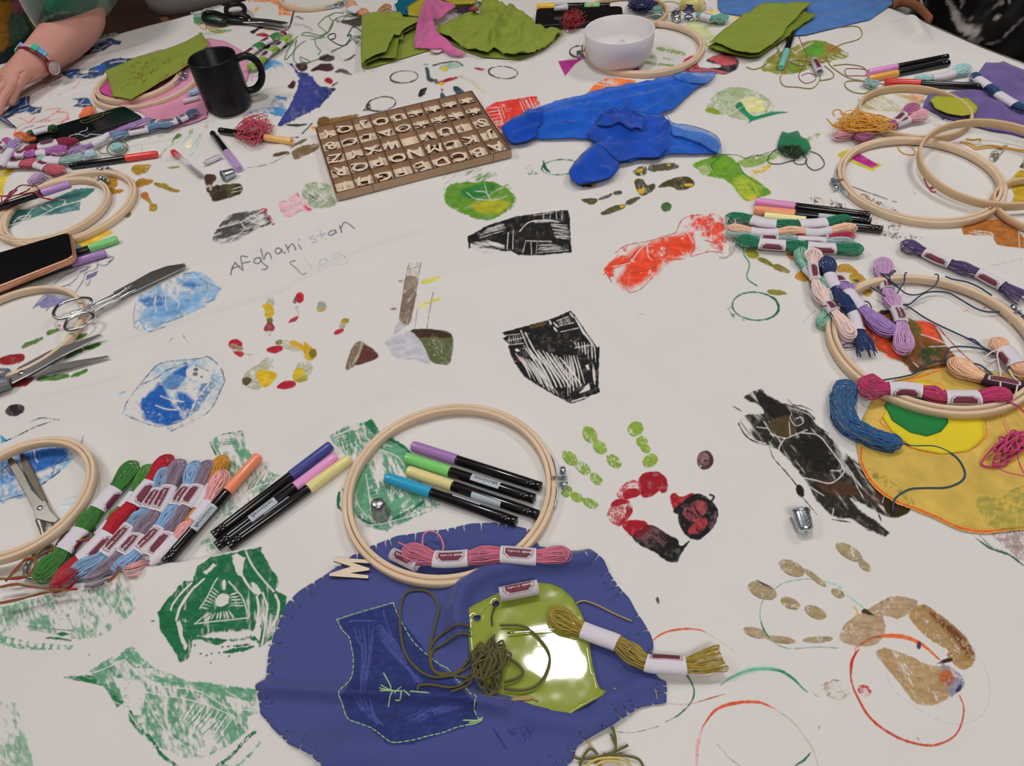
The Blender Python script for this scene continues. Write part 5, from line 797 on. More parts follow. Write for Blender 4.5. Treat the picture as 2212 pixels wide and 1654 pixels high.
def thread(lab,path,col,r=.0007,z=.0009,closed=False,cat='thread',name='loose_thread',n=None,group=None,surf=None):
    if isinstance(path,str): path=[path]
    vs=[]
    for i,s in enumerate(path):
        P=PX(s); zz=z[i] if isinstance(z,list) and len(path)>1 else z
        q=Wg(P,np.asarray(zz,float)*np.ones(len(P)) if not isinstance(zz,(list,tuple)) else np.asarray(zz,float))
        q=spl(q,max(10,len(P)*7),closed)
        if surf is not None: q[:,2]=np.maximum(surf(q[:,0],q[:,1]),.0)+r+(q[:,2]-q[:,2].min())*.0+(zz if np.isscalar(zz) else 0)
        vs.append(q)
    V,F=tubes(vs,r,6,closed); o=mk(name,V,F,cm(col,'thread')); tag(o,lab,cat,group)
    if len(vs)>1: o['kind']='stuff'
    return o
def tangle(lab,c,rx,ry,col,n=26,r=.0006,h=.012,seed=1,ang=0,name='thread_tangle',tails=(),z0=.001,flow=1.):
    rs=np.random.RandomState(seed); f=ZO[c.split()[0]][2]; cpx=PX(c)[0]; rx/=f; ry/=f
    pts=[]; th=rs.uniform(0,6.28)
    for i in range(n*3):
        th+=rs.uniform(1.2,2.9)*flow; rad=rs.uniform(.04,1.)**.75; x=rx*rad*math.cos(th); y=ry*rad*math.sin(th); ca,sa=math.cos(math.radians(ang)),math.sin(math.radians(ang))
        pts.append([cpx[0]+x*ca-y*sa,cpx[1]+x*sa+y*ca,rad])
    pts=np.array(pts); z=z0+r+h*rs.uniform(.1,1,len(pts))*(1.08-pts[:,2]**2*.9)
    q=Wg(pts[:,:2],z); V1=[spl(q,len(pts)*9)]
    for s in tails: 
        P=PX(s); V1.append(spl(Wg(P,.0012),len(P)*7))
    V,F=tubes(V1,r,5); o=mk(name,V,F,cm(col,'thread')); tag(o,lab,'thread')
    if tails: o['kind']='stuff'
    return o
# right: row of skeins lying across
skein('dark green skein lying directly under the three capped pens','L 140 285 300 285 450 300 600 345 770 360 900 365 1040 355 1200 350 1360 335 1520 310 1660 305','1f7a58',[(.21,.41),(.585,.80)],w=.0088,wb=.0075,la=[120,120],z=.008)
skein('peach skein lying between two dark green skeins','L 150 420 300 425 460 440 620 455 780 455 930 440 1090 445 1240 455 1400 430 1560 412 1730 410','eabfa0',[(.195,.395),(.59,.79)],w=.0085,wb=.006,la=[-48,-48],z=.0095)
skein('dark green skein in front of the peach one, nearest of the row','L 265 545 420 560 560 585 720 600 880 610 1000 620 1140 625 1300 640 1460 645 1640 655 1815 660','1f7a58',[(.19,.395),(.565,.775)],w=.0098,wb=.0078,la=[60,62],z=.0085)
skein('pale teal skein peeping out behind the front green one','L 140 470 300 490 500 505 700 520 900 530 1100 545 1300 555 1500 560 1690 590','a9c6c6',[(.28,.42),(.57,.78)],w=.006,wb=.0045,la=[30,80],z=.006)
skein('crimson skein with its tip showing under the peach one','L 400 470 700 490 1000 500 1200 505 1360 510 1500 510 1700 520','b8284c',[(.2,.45),(.6,.75)],w=.0055,wb=.0042,la=[30,40],z=.005)
# right: group entering the large hoop
skein('mint green skein under the pale pink one at the hoop','J 405 285 390 420 460 560 590 680 720 820 790 950 740 1080 650 1190 655 1260','86bda8',[(.28,.38),(.56,.7)],w=.0085,wb=.005,la=[0,100],z=.006)
skein('pale pink skein running over the left rim of the right hoop','J 545 325 530 450 535 560 555 680 585 780 640 890 720 990 790 1080 850 1150 920 1270 1010 1410','e8cdc8',[(.19,.37),(.63,.75)],w=.0095,wb=.0048,la=[0,0],z=[.012]*6+[.014,.017,.017,.012,.009],ew=(1.25,1.1))
skein('navy blue skein with a white band, tasselled end inside the right hoop','J 690 420 710 540 740 650 820 800 900 930 980 1030 1030 1120 1060 1230 1085 1330 1140 1450 1180 1580','1c2f62',[(.20,.36),(.62,.79)],w=.0095,wb=.006,la=[140,-62],z=[.012,.012,.012,.013,.016,.014,.011,.009,.008,.008,.007],ends=('loop','cut'))
skein('purple skein with a fat looped end inside the right hoop','J 790 640 880 740 970 860 1100 1010 1200 1110 1310 1200 1420 1290 1505 1350','9d7cb8',[(.06,.2),(.36,.58)],w=.0115,wb=.0062,la=[0,150],z=[.007,.012,.017,.012,.01,.009,.008,.008],ew=(.7,1.1))
skein('lilac pink skein passing under the far rim of the right hoop','J 1375 430 1370 560 1395 720 1425 830 1470 920 1520 1020 1570 1130 1590 1240 1600 1330 1605 1450 1620 1570','c49ac6',[(.255,.35),(.56,.71)],w=.0105,wb=.006,la=[0,0],z=[.009,.008,.006,.007,.009,.009,.009,.009,.009,.009,.008],text=1)
skein('dark purple skein with white bands lying on bare cloth at right','h 1300 480 1390 510 1480 545 1570 590 1665 625 1760 660 1865 695 1960 745 2050 790 2120 840 2195 885','54406e',[(.20,.405),(.61,.81)],w=.0098,wb=.006,la=[55,55],z=.008,ends=('loop','cut'))
skein('pale peach skein with dark band lying in the near part of the right hoop','T 1405 1005 1520 1080 1650 1150 1800 1215 1950 1245 2110 1275 2250 1295','e6b896',[(.47,.92)],w=.012,wb=.005,la=0,z=.010,bandcol='3a2030')
skein('peach skein with white band at the right edge of photo','T 1850 790 1920 840 2000 920 2080 1010 2150 1090 2220 1180','e8b794',[(.30,.72)],w=.0115,wb=.0085,la=70,z=.011)
skein('hot pink skein lying along the near rim of the right hoop','T 430 1250 570 1285 790 1310 960 1310 1130 1335 1240 1365 1360 1395 1530 1400 1700 1400 1880 1380 2085 1385','b83468',[(.21,.42),(.565,.775)],w=.0105,wb=.0072,la=[62,50],z=[.012,.013,.014,.014,.014,.014,.014,.014,.014,.014,.013],ew=(1.9,1.0),n=8)
skein('steel blue hank without bands in front of the right hoop','o 950 145 905 230 890 330 915 420 990 490 1150 560 1330 590','2d5c8e',[],w=.0125,hz=.0065,z=.0085,ew=(1.0,.7),n=8,name='thread_hank',loose=2.2)
skein('pale blue skein with a looped end near the black-clothed person','d 1765 525 1690 565 1600 600 1500 618 1400 625 1320 628','a9cfd4',[(.36,.72)],w=.0105,wb=.005,la=70,z=.008,ew=(1.3,.6))
skein('dull teal skein end under the orange pen cap','d 1060 668 1000 670 930 640','93b8bc',[],w=.008,z=.007)
skein('deep blue skein with white bands lying on the purple organza','d 1790 590 1850 635 1930 690 2010 755 2090 805 2160 845 2230 880','24507c',[(.14,.36),(.56,.84)],w=.0085,wb=.007,la=[None,None],z=.009)
skein('mauve skein buried in the yellow thread tangle','d 1360 835 1260 905 1170 980 1080 1020 980 1065 880 1115','b0648e',[(.24,.44),(.56,.68)],w=.0105,wb=.005,la=[0,40],z=[.014,.012,.01,.008,.009,.01])
skein('candy pink skein under the yellow thread tangle','d 1450 890 1340 930 1200 985 1020 1030 850 1060 690 1085','eaa8b4',[(.22,.36),(.5,.7)],w=.009,wb=.0045,la=[0,0],z=[.012,.01,.007,.006,.006,.008])
# centre and near
skein('dusty pink skein lying across the near rim of the large hoop','l 72 1235 200 1280 340 1312 480 1312 610 1300 740 1280 865 1275 1000 1285 1140 1295 1280 1290 1418 1280','cb7288',[(.205,.405),(.595,.795)],w=.0088,wb=.0068,la=[0,0],text=-1,z=[.011,.011,.011,.011,.012,.0135,.015,.015,.014,.013,.012],n=8,ew=(1.2,1.1))
skein('mustard gold skein lying over the navy cloth and the lime plastic shape','n 670 430 800 520 920 575 1060 630 1210 685 1300 750 1440 840 1600 855 1760 862 1900 840 2055 800','a08a38',[(.215,.415),(.59,.795)],w=.0092,wb=.006,la=[140,-50],z=.010,ends=('loop','cut'),ew=(1.15,1.12),n=9,loose=1.5)
# left row
skein('green skein, leftmost of the row by the near left hoop','I 440 1350 530 1180 640 1060 760 920 890 765 990 630 1110 490 1240 340 1350 220 1440 90 1530 -20','3c7a34',[(.245,.41),(.575,.755)],w=.0115,wb=.0078,la=[95,78],z=.010,n=8)
skein('second green skein, mostly hidden behind the red one','I 1700 20 1620 140 1540 300 1440 430 1300 600 1150 780 1050 900','4a8a3a',[(.38,.58),(.75,.92)],w=.0085,wb=.006,la=[120,120],z=.006)
skein('bright red skein second in the row beside the green one','I 690 1390 760 1220 960 1030 1100 890 1230 750 1350 610 1480 470 1590 330 1710 190 1810 50 1925 -90','a8182c',[(.27,.45),(.64,.80)],w=.0115,wb=.0075,la=[60,40],z=.010,n=8)
skein('light blue skein third in the row beside the red one','I 800 1340 920 1190 1110 1080 1240 950 1370 810 1460 700 1590 590 1680 460 1765 320 1825 160 1880 40','85a8cc',[(.25,.49),(.635,.80)],w=.0105,wb=.0068,la=[0,0],text=1,z=.0105)
skein('mauve grey skein in the middle of the row with upright label','I 1010 1345 1150 1230 1290 1100 1400 980 1500 870 1590 720 1700 605 1800 450 1880 290 1960 110 2035 -40','8a7a8c',[(.30,.44),(.605,.79)],w=.0105,wb=.007,la=[0,0],text=1,z=.0115)
skein('pale blue skein in the row between two mauve ones','I 1225 1250 1330 1170 1440 1080 1570 950 1700 830 1800 700 1920 560 2010 400 2100 270 2150 120 2215 -20','86a9d0',[(.21,.42),(.60,.775)],w=.0098,wb=.0065,la=[0,0],text=1,z=.0095)
skein('mauve grey skein nearest the salmon pen','i 1130 1740 1250 1600 1330 1500 1400 1370 1470 1260 1560 1130 1630 990 1680 895','8c7a8c',[(.08,.30),(.54,.74)],w=.0095,wb=.0068,la=[0,0],z=.0085)
skein('orange yellow skein whose loop shows behind the salmon pen','i 1790 860 1740 960 1690 1080 1640 1180 1560 1320 1500 1450','d08a28',[(.42,.75)],w=.0085,wb=.005,la=None,z=.006)
skein('pale pink skein along the salmon pen','z 490 1015 468 1052 440 1100 405 1140 378 1166 345 1196 310 1219 276 1238','e8a8a6',[(.27,.43),(.58,.8)],w=.0095,wb=.006,la=[None,None],z=.0085)
skein('orchid pink skein tip showing between the red and blue skeins','I 880 1150 1010 1080 1150 1010 1250 930 1330 850','c08cc0',[(.55,.9)],w=.0085,wb=.005,la=0,z=.006)
skein('tan skein tip showing between red and blue ends','I 730 1270 830 1200 960 1120 1060 1040','c0a070',[],w=.006,z=.005)
# far left cluster
skein('light steel blue skein in front of the far left phone','C 0 815 150 750 300 700 450 670 600 640 720 605 870 600 1000 585','6f9ab8',[(.29,.59)],w=.0095,wb=.0085,la=0,z=.010,text=1)
skein('slate blue skein lying on the pink felt','C 1395 365 1280 410 1150 470 1040 520 900 550 740 555 640 540','4d6e8a',[(.27,.42),(.47,.86)],w=.0095,wb=.0075,la=[0,0],z=.011,text=-1)
skein('lilac skein draped over the front of the far left phone','z 328 258 297 271 237 291 223 301 203 312 184 320 163 326 147 333','a886be',[(.50,.73)],w=.0085,wb=.0045,la=None,z=[.014,.016,.012,.010,.009,.009,.009,.008])
skein('orchid skein with a fat looped end at the left cluster','B 1085 900 960 920 820 935 735 960 650 960 500 980 300 985 100 1010','b468b0',[(.34,.5),(.68,.84)],w=.013,wb=.006,la=[None,0],z=.012)
skein('crimson skein with a maroon label in the left cluster','B 1210 830 1080 790 950 780 840 815 680 850 540 880 420 940 320 980 230 990 100 1070 0 1150','8a1c38',[(.3,.5),(.7,.83)],w=.0115,wb=.0085,la=[0,0],z=.010)
skein('pale mint skein beside the red pen in the left cluster','B 1360 1030 1200 1060 1000 1085 850 1080 720 1070 600 1060','9dc0ba',[(.45,.82)],w=.0105,wb=.008,la=None,z=.009)
skein('coral pink skein nearest the nested hoops in the left cluster','B 1020 1260 860 1230 740 1190 600 1140 480 1120 380 1130 290 1130 110 1140','cc5c6c',[(.32,.55),(.78,.97)],w=.0115,wb=.0075,la=[20,20],z=.010)
skein('small pale lilac loop of thread by the nested hoops','B 660 1280 600 1350 540 1410 490 1465','c0a0ca',[],w=.011,z=.007,name='thread_hank')
skein('lavender skein with a white band crossing the left edge','B 285 755 220 840 160 930 100 1020 40 1110 -40 1210','a28abe',[(.38,.95)],w=.010,wb=.006,la=[None],z=.016)
skein('magenta pink skein at the left edge beside the lavender one','B 190 740 110 780 30 830 -60 900','b45ca0',[(.5,.8)],w=.010,wb=.006,la=[0],z=.010)
skein('orange skein at the corner of the far left phone','B 225 690 340 690 450 720 560 770','d8703c',[],w=.0085,z=.009)
skein('orange knotted thread skein at the foot of the pink felt hoop','B 1440 240 1400 320 1330 370 1260 410','ec7c4c',[],w=.013,z=.009,ew=(1.1,.4))
skein('pale blue skein lying on the pink felt beside the mug','C 1410 50 1310 80 1230 120','a4bcd6',[],w=.012,z=.008)
skein('dark green skein with a white label lying on the far left phone','B 910 575 780 575 650 600 520 640 420 665','2c5a2c',[(.27,.78)],w=.008,wb=.0068,la=30,z=.018)
skein('pale blue thread ball beside the red pen','B 1370 960 1420 970 1490 1010','b4d0de',[],w=.011,z=.008,ew=(1,1))
skein('pale aqua thread roll inside an olive thread coil','B 1760 860 1850 870 1935 880','9ccac8',[],w=.012,z=.009)
# behind the mug and at the far side
skein('mid green skein with maroon labels behind the mug','D 1370 545 1220 620 1140 655 1060 705 930 795 860 845 770 900','3f8a42',[(.25,.47),(.68,.97)],w=.0105,wb=.0085,la=[0,0],z=.010)
skein('lime green skein with maroon labels, its near end seen through the mug handle','D 1540 580 1400 670 1330 740 1270 785 1160 855 1110 910 1050 980 940 1050 830 1100','8fb43c',[(.2,.37),(.50,.69)],w=.0105,wb=.008,la=[0,0],z=.010,ew=(1.,1.2))
skein('crimson skein end peeping behind the green ones','D 1510 500 1440 520 1370 550','9c2038',[(.1,.5)],w=.008,wb=.007,la=[0],z=.008)
skein('navy thread ball beside the thimble at the far side','G 560 200 640 205 730 215','1e3272',[],w=.018,hz=.014,z=.015,n=9)
skein('teal skein with a white band near the folded green cloth','G 1290 290 1150 290 1010 290 900 260 760 230','6aa898',[(.5,.82)],w=.0125,wb=.006,la=[40],z=.011)
skein('peach skein with white label near the far hoop','E 430 30 430 100 480 130 550 150 640 195','d8a078',[(.38,.72)],w=.011,wb=.012,la=[None],z=.011)
skein('tan brown thread loop behind the folded green cloth','E 940 90 880 130 820 190','b88458',[],w=.013,z=.012,hz=.009)
skein('pale teal skein tied with dark thread inside the hoop behind the bowl','F 1750 165 1830 160 1930 150','6f9e96',[],w=.014,z=.012,hz=.010)
# tangles
tangle('tangle of coral pink thread over the peach-capped pen','b 175 1020',175,130,'c0485c',30,.0007,.022,3,-20,z0=.004)
tangle('tangle of dark red thread hanging over the far phone','F 720 250',200,150,'961c28',30,.0007,.014,7,-20,z0=.008)
tangle('heap of golden yellow thread over mauve and pink skeins','d 930 970',290,100,'dca23c',34,.0007,.020,11,5,z0=.010,tails=["d 1200 1080 1210 1180 1260 1220 1330 1225 1335 1190 1260 1120 1230 1080","d 640 940 700 1000 780 1030","d 700 920 690 880 740 870 780 910"])
tangle('heap of dark green thread on the green scrap','d 370 1190',130,65,'274425',22,.0006,.014,5,10,tails=["d 240 1180 180 1240 180 1290 260 1300 380 1270","d 420 1210 380 1270 400 1300 460 1300 480 1260 430 1220","d 470 1270 490 1320 540 1350 600 1330 620 1290 580 1230 510 1200"])
tangle('navy thread tangle inside the hoop behind the bowl','F 1640 60',230,95,'1a2858',34,.0008,.030,9,0,z0=.004)
tangle('loops of hot pink thread below the right hoop','K 900 1330',300,150,'c43a72',10,.0010,.016,12,-38,tails=["K 820 1030 860 1150 920 1260 1040 1340","K 880 1060 870 1120 930 1240 1000 1500 1050 1600","K 760 1480 850 1560 1042 1610","K 830 1500 850 1420 920 1380","K 480 1390 490 1320 560 1290 660 1300"])
thread('thin magenta thread over the near rim of the right hoop',["T 1700 1440 1980 1440 2130 1490 2200 1560"],'b83468',.0008,z=.013)
thread('dark blue thread wandering over the far rim of the right hoop',["T 690 100 760 110 850 80 820 70 790 110 800 190 880 250 960 310 1050 325 1150 300 1260 230 1300 150 1290 110 1260 110","T 690 95 760 150 870 230","T 860 320 900 250 940 190 950 100 970 90","T 580 240 680 300 740 340","T 440 330 500 390 560 400 600 460"],'2c4058',.0008,z=.013)
thread('long dark blue double thread lying across the right hoop',["T 930 425 1000 420 1100 340 1180 300 1300 290 1420 310 1560 390 1680 460 1800 500 1960 505 2150 515","T 930 425 1000 460 1150 560 1300 640 1450 710 1600 780 1740 860 1850 920 2000 1020 2100 1130 2120 1200","T 1590 780 1680 800 1790 900 1870 950","T 1360 1010 1400 900 1470 870 1600 870 1750 890 1850 940","T 1400 1010 1300 1020 1180 1060 1100 1120 1020 1165","T 1360 990 1380 1030 1400 1000","T 1020 1165 900 1190 720 1220","T 1640 1040 1750 1070 1880 1180 1920 1240","T 1370 130 1450 160 1600 190 1720 240 1800 290 1860 330"],'2a3e5a',.0009,z=.0055)
thread('white thread ends hanging from the peach skein',["T 1960 890 1920 940 1930 1040 1950 1140 1950 1310","T 2040 1110 2080 1180 2130 1240 2110 1380","T 1940 900 1850 930 1780 1000 1830 1030 1900 1000"],'ddd0c4',.0009,z=.014)
thread('dark blue tail of the blue hank curling over the yellow cloth',"o 1320 585 1400 605 1560 610 1700 680 1765 780 1750 850 1640 900 1480 905 1370 915 1270 980 1250 1070",'2b4763',.0009,z=.0026)
thread('dark blue thread end under the blue hank',"o 1000 560 1080 610 1170 640 1250 650 1260 620",'2b4763',.0009,z=.0026)
thread('mint thread tail from the front green skein',"L 390 560 365 620 375 720 430 800 430 880 405 960 430 1020 530 1090",'5fa090',.0007)
thread('white and green thread ends at the left end of the peach skein',["L 170 330 175 290 220 280 270 310 265 350","L 230 480 220 560 205 660 240 700","L 255 490 265 580 220 690 150 745 75 742"],'c8c4b8',.0007,z=[.012,.002,.002])
thread('mint thread between skeins at the right hoop',"J 790 650 880 680 980 720 1060 745",'86bda8',.0006,z=.014)
thread('purple thread looped around the skeins in the right hoop',["J 620 1000 760 990 900 1000 1030 1010 1100 1080 1140 1130","J 880 1470 940 1440 1030 1450 1000 1490 890 1490 880 1470","J 1150 1360 1230 1330 1260 1270 1240 1200"],'4a3a66',.0007,z=[.018,.003,.004])
thread('pink loop of thread standing up from the dusty pink skein',["l 390 1250 395 1200 360 1120 290 1090 240 1120 230 1200 250 1260 300 1310","l 40 1180 80 1200 130 1230"],'cf7a90',.0009,z=[.014,.008])
thread('gold thread tail from the mustard skein',"n 850 430 900 370 960 355 1060 390 1180 450 1330 515",'a8905a',.0008,z=.004)
thread('red and olive twisted cord running off the left edge',["I 60 1320 180 1180 270 1090 370 1070 395 1130 330 1240 200 1290 0 1290","I 380 1060 560 980 760 910 960 860 1130 860 1240 920 1310 1020 1320 1130 1290 1240 1200 1320","I 0 1380 180 1350 330 1380 560 1400 760 1410","I 0 1560 200 1520 450 1460 650 1420 860 1405"],'9a1f30',.0011,z=.012)
thread('olive strand twisted with the red cord at left',["I 60 1310 190 1190 280 1070 380 1060 405 1140 330 1250 190 1270 0 1300","I 370 1065 560 970 760 900 960 850 1140 850 1260 920 1325 1020 1340 1140 1300 1250 1210 1330","I 0 1390 180 1360 330 1370 560 1410 760 1420","I 0 1570 200 1530 450 1450 650 1430"],'77642c',.0009,z=.0128)
thread('small scraps of yellow and tan thread trailing off the near edge of the navy cloth',["n 905 1230 940 1320 960 1420 1010 1500 1060 1570 1090 1654","n 820 1280 870 1330 940 1370","n 1095 1135 1040 1180 990 1260 940 1310","n 1010 1250 960 1310"],'b8a468',.0008,z=.003)
thread('olive green frayed yarn ends at the near edge of table',["n 1180 1350 1200 1440 1190 1540 1080 1580 940 1600 860 1580","n 1300 1490 1220 1530 1100 1580 1060 1654","n 920 1654 960 1560 1010 1520 1060 1560","n 1100 1560 1250 1570 1380 1600 1430 1680","n 1165 1400 1200 1480"],'5f5f30',.0010,z=.004)
thread('pale yellow yarn ends tangled with the olive ends at the near edge',["n 960 1654 1060 1600 1200 1590 1290 1620 1330 1680","n 1040 1654 1100 1620 1220 1620 1260 1670"],'c8b468',.0010,z=.006)
thread('long olive yarn loops lying on bare cloth at upper right',["d 0 530 60 550 140 520 220 440 270 380 360 260 340 250 280 300 250 370 260 410","d 340 470 300 560 270 620 300 680 400 690 520 700 580 640 580 590 520 500 440 480 360 480","d 540 270 540 240 600 230 760 215 880 210 920 260 890 310 760 350 680 390 640 440 660 510 720 560 820 620 960 650 990 700 940 740 850 730 790 690 790 650 860 640 960 650 1100 670 1200 710 1280 720 1380 720 1420 750","d 350 490 430 520 560 500 640 480","d 690 520 800 510 920 530 970 580","d 580 640 680 620 690 580 620 520"],'9a8850',.0008,z=.0012)
thread('thin dark red thread over the mossy leaf print',["d 400 230 430 320 480 430 470 500 430 560 420 620 470 660 540 640 550 600 490 580 440 600","d 780 560 800 600 880 600 950 600 960 560 900 545 800 545 780 560"],'9c4a50',.0006)
thread('long green threads spreading from a knot left of the folded green cloth',["D 1640 570 1570 640 1480 800 1430 930 1450 945 1500 900 1580 800 1620 620","D 1700 540 1780 510 1900 540 2000 560 2090 520","D 1690 560 1850 570 1980 590 2080 540 2160 440 2200 330","D 1960 390 2060 480 2100 510","D 2200 220 2080 270 1960 380","D 1570 880 1600 780 1720 670 1900 620 2080 590","D 1570 870 1580 950 1640 1010 1760 1020 1830 970 1740 930 1680 900 1690 960 1780 990 1900 960 2060 890 2200 820","D 1910 630 1930 720 2000 800 1960 870","E 300 280 360 200 440 190 530 165","E 130 380 200 260 330 210 420 220 520 170","E 0 490 110 430 180 300 130 220 200 170 320 170","E 0 760 180 670 330 600 430 490 550 475","E 0 780 220 660 350 590 450 510 540 490"],'56884a',.0007,z=.0016)
thread('dark navy thread twist beside the far black scissors',["D 1590 160 1560 260 1540 350 1500 430 1470 480","D 1575 170 1545 270 1520 380 1495 440"],'2f3448',.0009,z=.0015)
thread('navy thread curl left of the folded green cloth',["E 550 410 500 370 440 360 400 420 370 480 420 460 370 580 280 600 180 550 110 490 150 450 210 450 200 510 150 520"],'2d3a58',.0009,z=.0014)
thread('yellow thread loops beside the far black scissors',["D 70 380 130 350 180 400 170 460 100 440 70 380","D 200 440 300 490 410 520 440 500 330 450 200 440","D 380 430 420 380 500 360 560 390 470 400 390 430"],'d8ae44',.0010,z=.0016)
thread('olive thread coil around the pale aqua roll',[ringp('B',1850,900,150,100,0,0,360,14),ringp('B',1860,880,165,110,-10,20,380,14),"B 1700 970 1600 960 1560 900 1620 850","B 1980 760 2100 700 2200 690"],'6f6a38',.0008,z=.004)
thread('white thread tail curling over the far left phone',"B 940 800 1080 720 1130 680 1240 660 1290 620 1370 600 1390 555",'c6b4d0',.0008,z=.0125)
thread('second white thread over the front of the far left phone',"B 1200 650 1290 670 1370 695 1440 660 1560 670 1660 670",'c4bcd2',.0008,z=.0125)
thread('olive thread loop lying over the far end of the left phone',["B 1650 300 1630 380 1500 430 1380 480 1290 470 1290 445 1380 430 1540 370 1700 330 1760 310"],'5e5c2e',.0008,z=.0125)
thread('dark red thread wound around the lilac pen',["V 30 700 30 600 130 580 300 440 440 430 560 450 600 500","V 0 590 110 600 160 530 260 500 130 610 40 690","V 60 690 200 590 400 560 520 540 640 600 720 640 870 660","V 460 480 400 520 300 560","V 560 560 640 620 780 640"],'8e1a30',.0009,z=.024)
thread('tan cord loops wound around the gold spool',["G 200 110 220 60 280 30 400 30 520 80 640 130 780 180 880 170 910 120 900 50 860 10","G 330 190 440 180 560 150"],'a88a50',.0010,z=.012)
thread('yellow thread lying in the leaning hoop at the right edge',["R 1480 660 1560 690 1640 740 1640 710 1560 670 1480 670","R 1640 720 1800 700 1950 720 2150 750","R 1640 740 1850 720 2000 740 2150 770","R 1540 630 1620 640 1690 630 1690 660"],'d8a848',.0009,z=.0012)
thread('short red thread scrap inside the hoop at right',["R 1100 1045 1130 1110 1160 1150 1230 1135","R 1160 1150 1180 1185 1225 1188","R 1160 1145 1200 1130 1250 1135"],'cc5560',.0008,z=.001)
thread('thin red thread loop over the hoop rim at right',["R 1765 1300 1770 1340 1800 1370 1820 1350 1790 1310 1765 1300"],'b85a62',.0005,z=.012)
# ---------------- loose fabric ----------------
def ridges(lst,z=.003): return [(Wg(c,z)[:,:2],h,w_) for c,h,w_ in lst]
def radd(q,R):
    z=np.zeros(len(q))
    for W_,hh,ww in R:
        d,t,_=segd(q,W_[:-1],W_[1:]); j=d.argmin(1); a=np.arange(len(q)); s=(j+t[a,j])/(len(W_)-1)
        z+=hh*np.exp(-(d[a,j]/ww)**2)*np.clip(np.minimum(s+.12,1.12-s)*6,0,1)
    return z
def hem(o_,G,H,col,r=.00045):
    q=np.c_[G,H(G[:,0],G[:,1])]; V,F=tubes([spl(q,len(q)*4,True)],r,5,True); mk('hem',V,F,cm(col,'thread'),o_)
def fringe(G,every,depth,wd,seed=1,i0=0,i1=None):
    r=random.Random(seed); n=len(G); c=G.mean(0); out=[]
    for i in range(n):
        a=G[i]; b=G[(i+1)%n]; out.append(a)
        if i<i0 or (i1 is not None and i>=i1): continue
        L=np.hypot(*(b-a)); t=every*r.uniform(.4,1.2); d=(b-a)/L; nn=np.array([-d[1],d[0]]); 
        if nn@(c-a)<0: nn=-nn
        while t<L-wd*2:
            p0=a+d*t; dp=depth*r.uniform(.4,1.2); sk=d*dp*r.uniform(-.1,.1)
            out+= [p0-d*wd*.5,p0+nn*dp+sk,p0+d*wd*.5]; t+=every*r.uniform(.6,1.5)
    return np.array(out)
def sheer(name,c,alpha):
    if name in MATS: return MATS[name]
    M=mat(name,colr(c),.8,spec=.2,var=.42,nscale=40,bump=.15,bscale=1200,sheen=.3)
    M.node_tree.nodes['Principled BSDF'].inputs['Alpha'].default_value=alpha; return M
def cloth(lab,outline,m_,zb=.0012,rd=(),wr=.0012,wf=60,th=.0006,cell=.0035,cat='fabric',name='fabric_piece',parent=None,fr=None,zf=None,seed=1,ground=True,plabel=None,rough=None,tiltz=None):
    G=Wg(outline,zb+.001)[:,:2] if not isinstance(outline,np.ndarray) else outline
    if fr: G=fringe(G,*fr)
    P,F,bd=patch(G,cell); R=ridges(rd) if rd else []
    def H(x,y):
        q=np.stack([np.ravel(x),np.ravel(y)],1)
        g=hgt(q[:,0],q[:,1])+zb+wr*(fbm(q[:,0]*wf,q[:,1]*wf,seed*7,3))+radd(q,R)
        if rough: g+=rough[0]*np.abs(fbm(q[:,0]*rough[1],q[:,1]*rough[1],seed*3+50,3)-.5)*2
        if zf is not None: g=g+zf(q)
        return g.reshape(np.shape(x))
    z=H(P[:,0],P[:,1]); V,F2=solid(P,F,z,z+th)
    o=mk(name,V,F2,m_,parent)
    if parent is None: tag(o,lab,cat)
    elif plabel: o['label']=plabel
    o_H=lambda x,y: H(x,y)+th
    return o,o_H,G
# navy cloth at the front
M_NAVY=mat('navy_polyester',colr('3c4684'),.62,spec=.35,var=.08,nscale=30,bump=.12,bscale=1600,sheen=.3)
M_NAVY.node_tree.nodes['Principled BSDF'].inputs['Alpha'].default_value=.96
NV="z 801 1179 858 1157 926 1147 959 1144 1019 1130 1068 1128 1108 1134 1149 1144 1165 1180 1250 1196 1274 1191 1288 1204 1305 1216 1321 1244 1340 1271 1360 1293 1373 1318 1390 1343 1406 1370 1412 1392 1409 1420 1417 1458 1424 1466 1442 1474 1439 1518 1384 1527 1324 1568 1274 1595 1247 1612 1239 1639 1192 1690 1000 1740 760 1715 685 1645 666 1628 622 1606 589 1573 562 1540 556 1485 576 1469 581 1411 592 1370 603 1345 620 1310 650 1280 685 1255 716 1233 749 1211 763 1198 782 1194"
nv,NZ,_=cloth('large fringed navy blue cloth spread at the near edge of table',NV,M_NAVY,.0008,
 [("m 40 1040 400 1060 760 1085 1150 1100 1500 1115 1760 1150 2000 1200",.007,.006),("z 992 1370 988 1320 1003 1272 1055 1240 1130 1224 1230 1217 1290 1206",.012,.010),("n 0 1150 300 1190 700 1300 1000 1330 1250 1200",.006,.010),
  ("m 700 1500 1100 1540 1500 1500 1900 1400",.006,.02),("m 300 330 560 340 900 260",.004,.02),("m 150 830 450 900 760 940",.003,.015),("m 540 1654 800 1620 1100 1580",.006,.02),("n 1450 1000 1250 1080 1100 1130",.005,.008)],
 .0016,45,.0005,.0018,'fabric','navy_cloth',fr=(.0080,.016,.0017,3))
nvt=nv
def navy(name,ops,lab=None): return print_on(nv,name,ops,lab,surf=NZ,base=colr('3c4684'),dz=.0003,mt=M_PRINT)
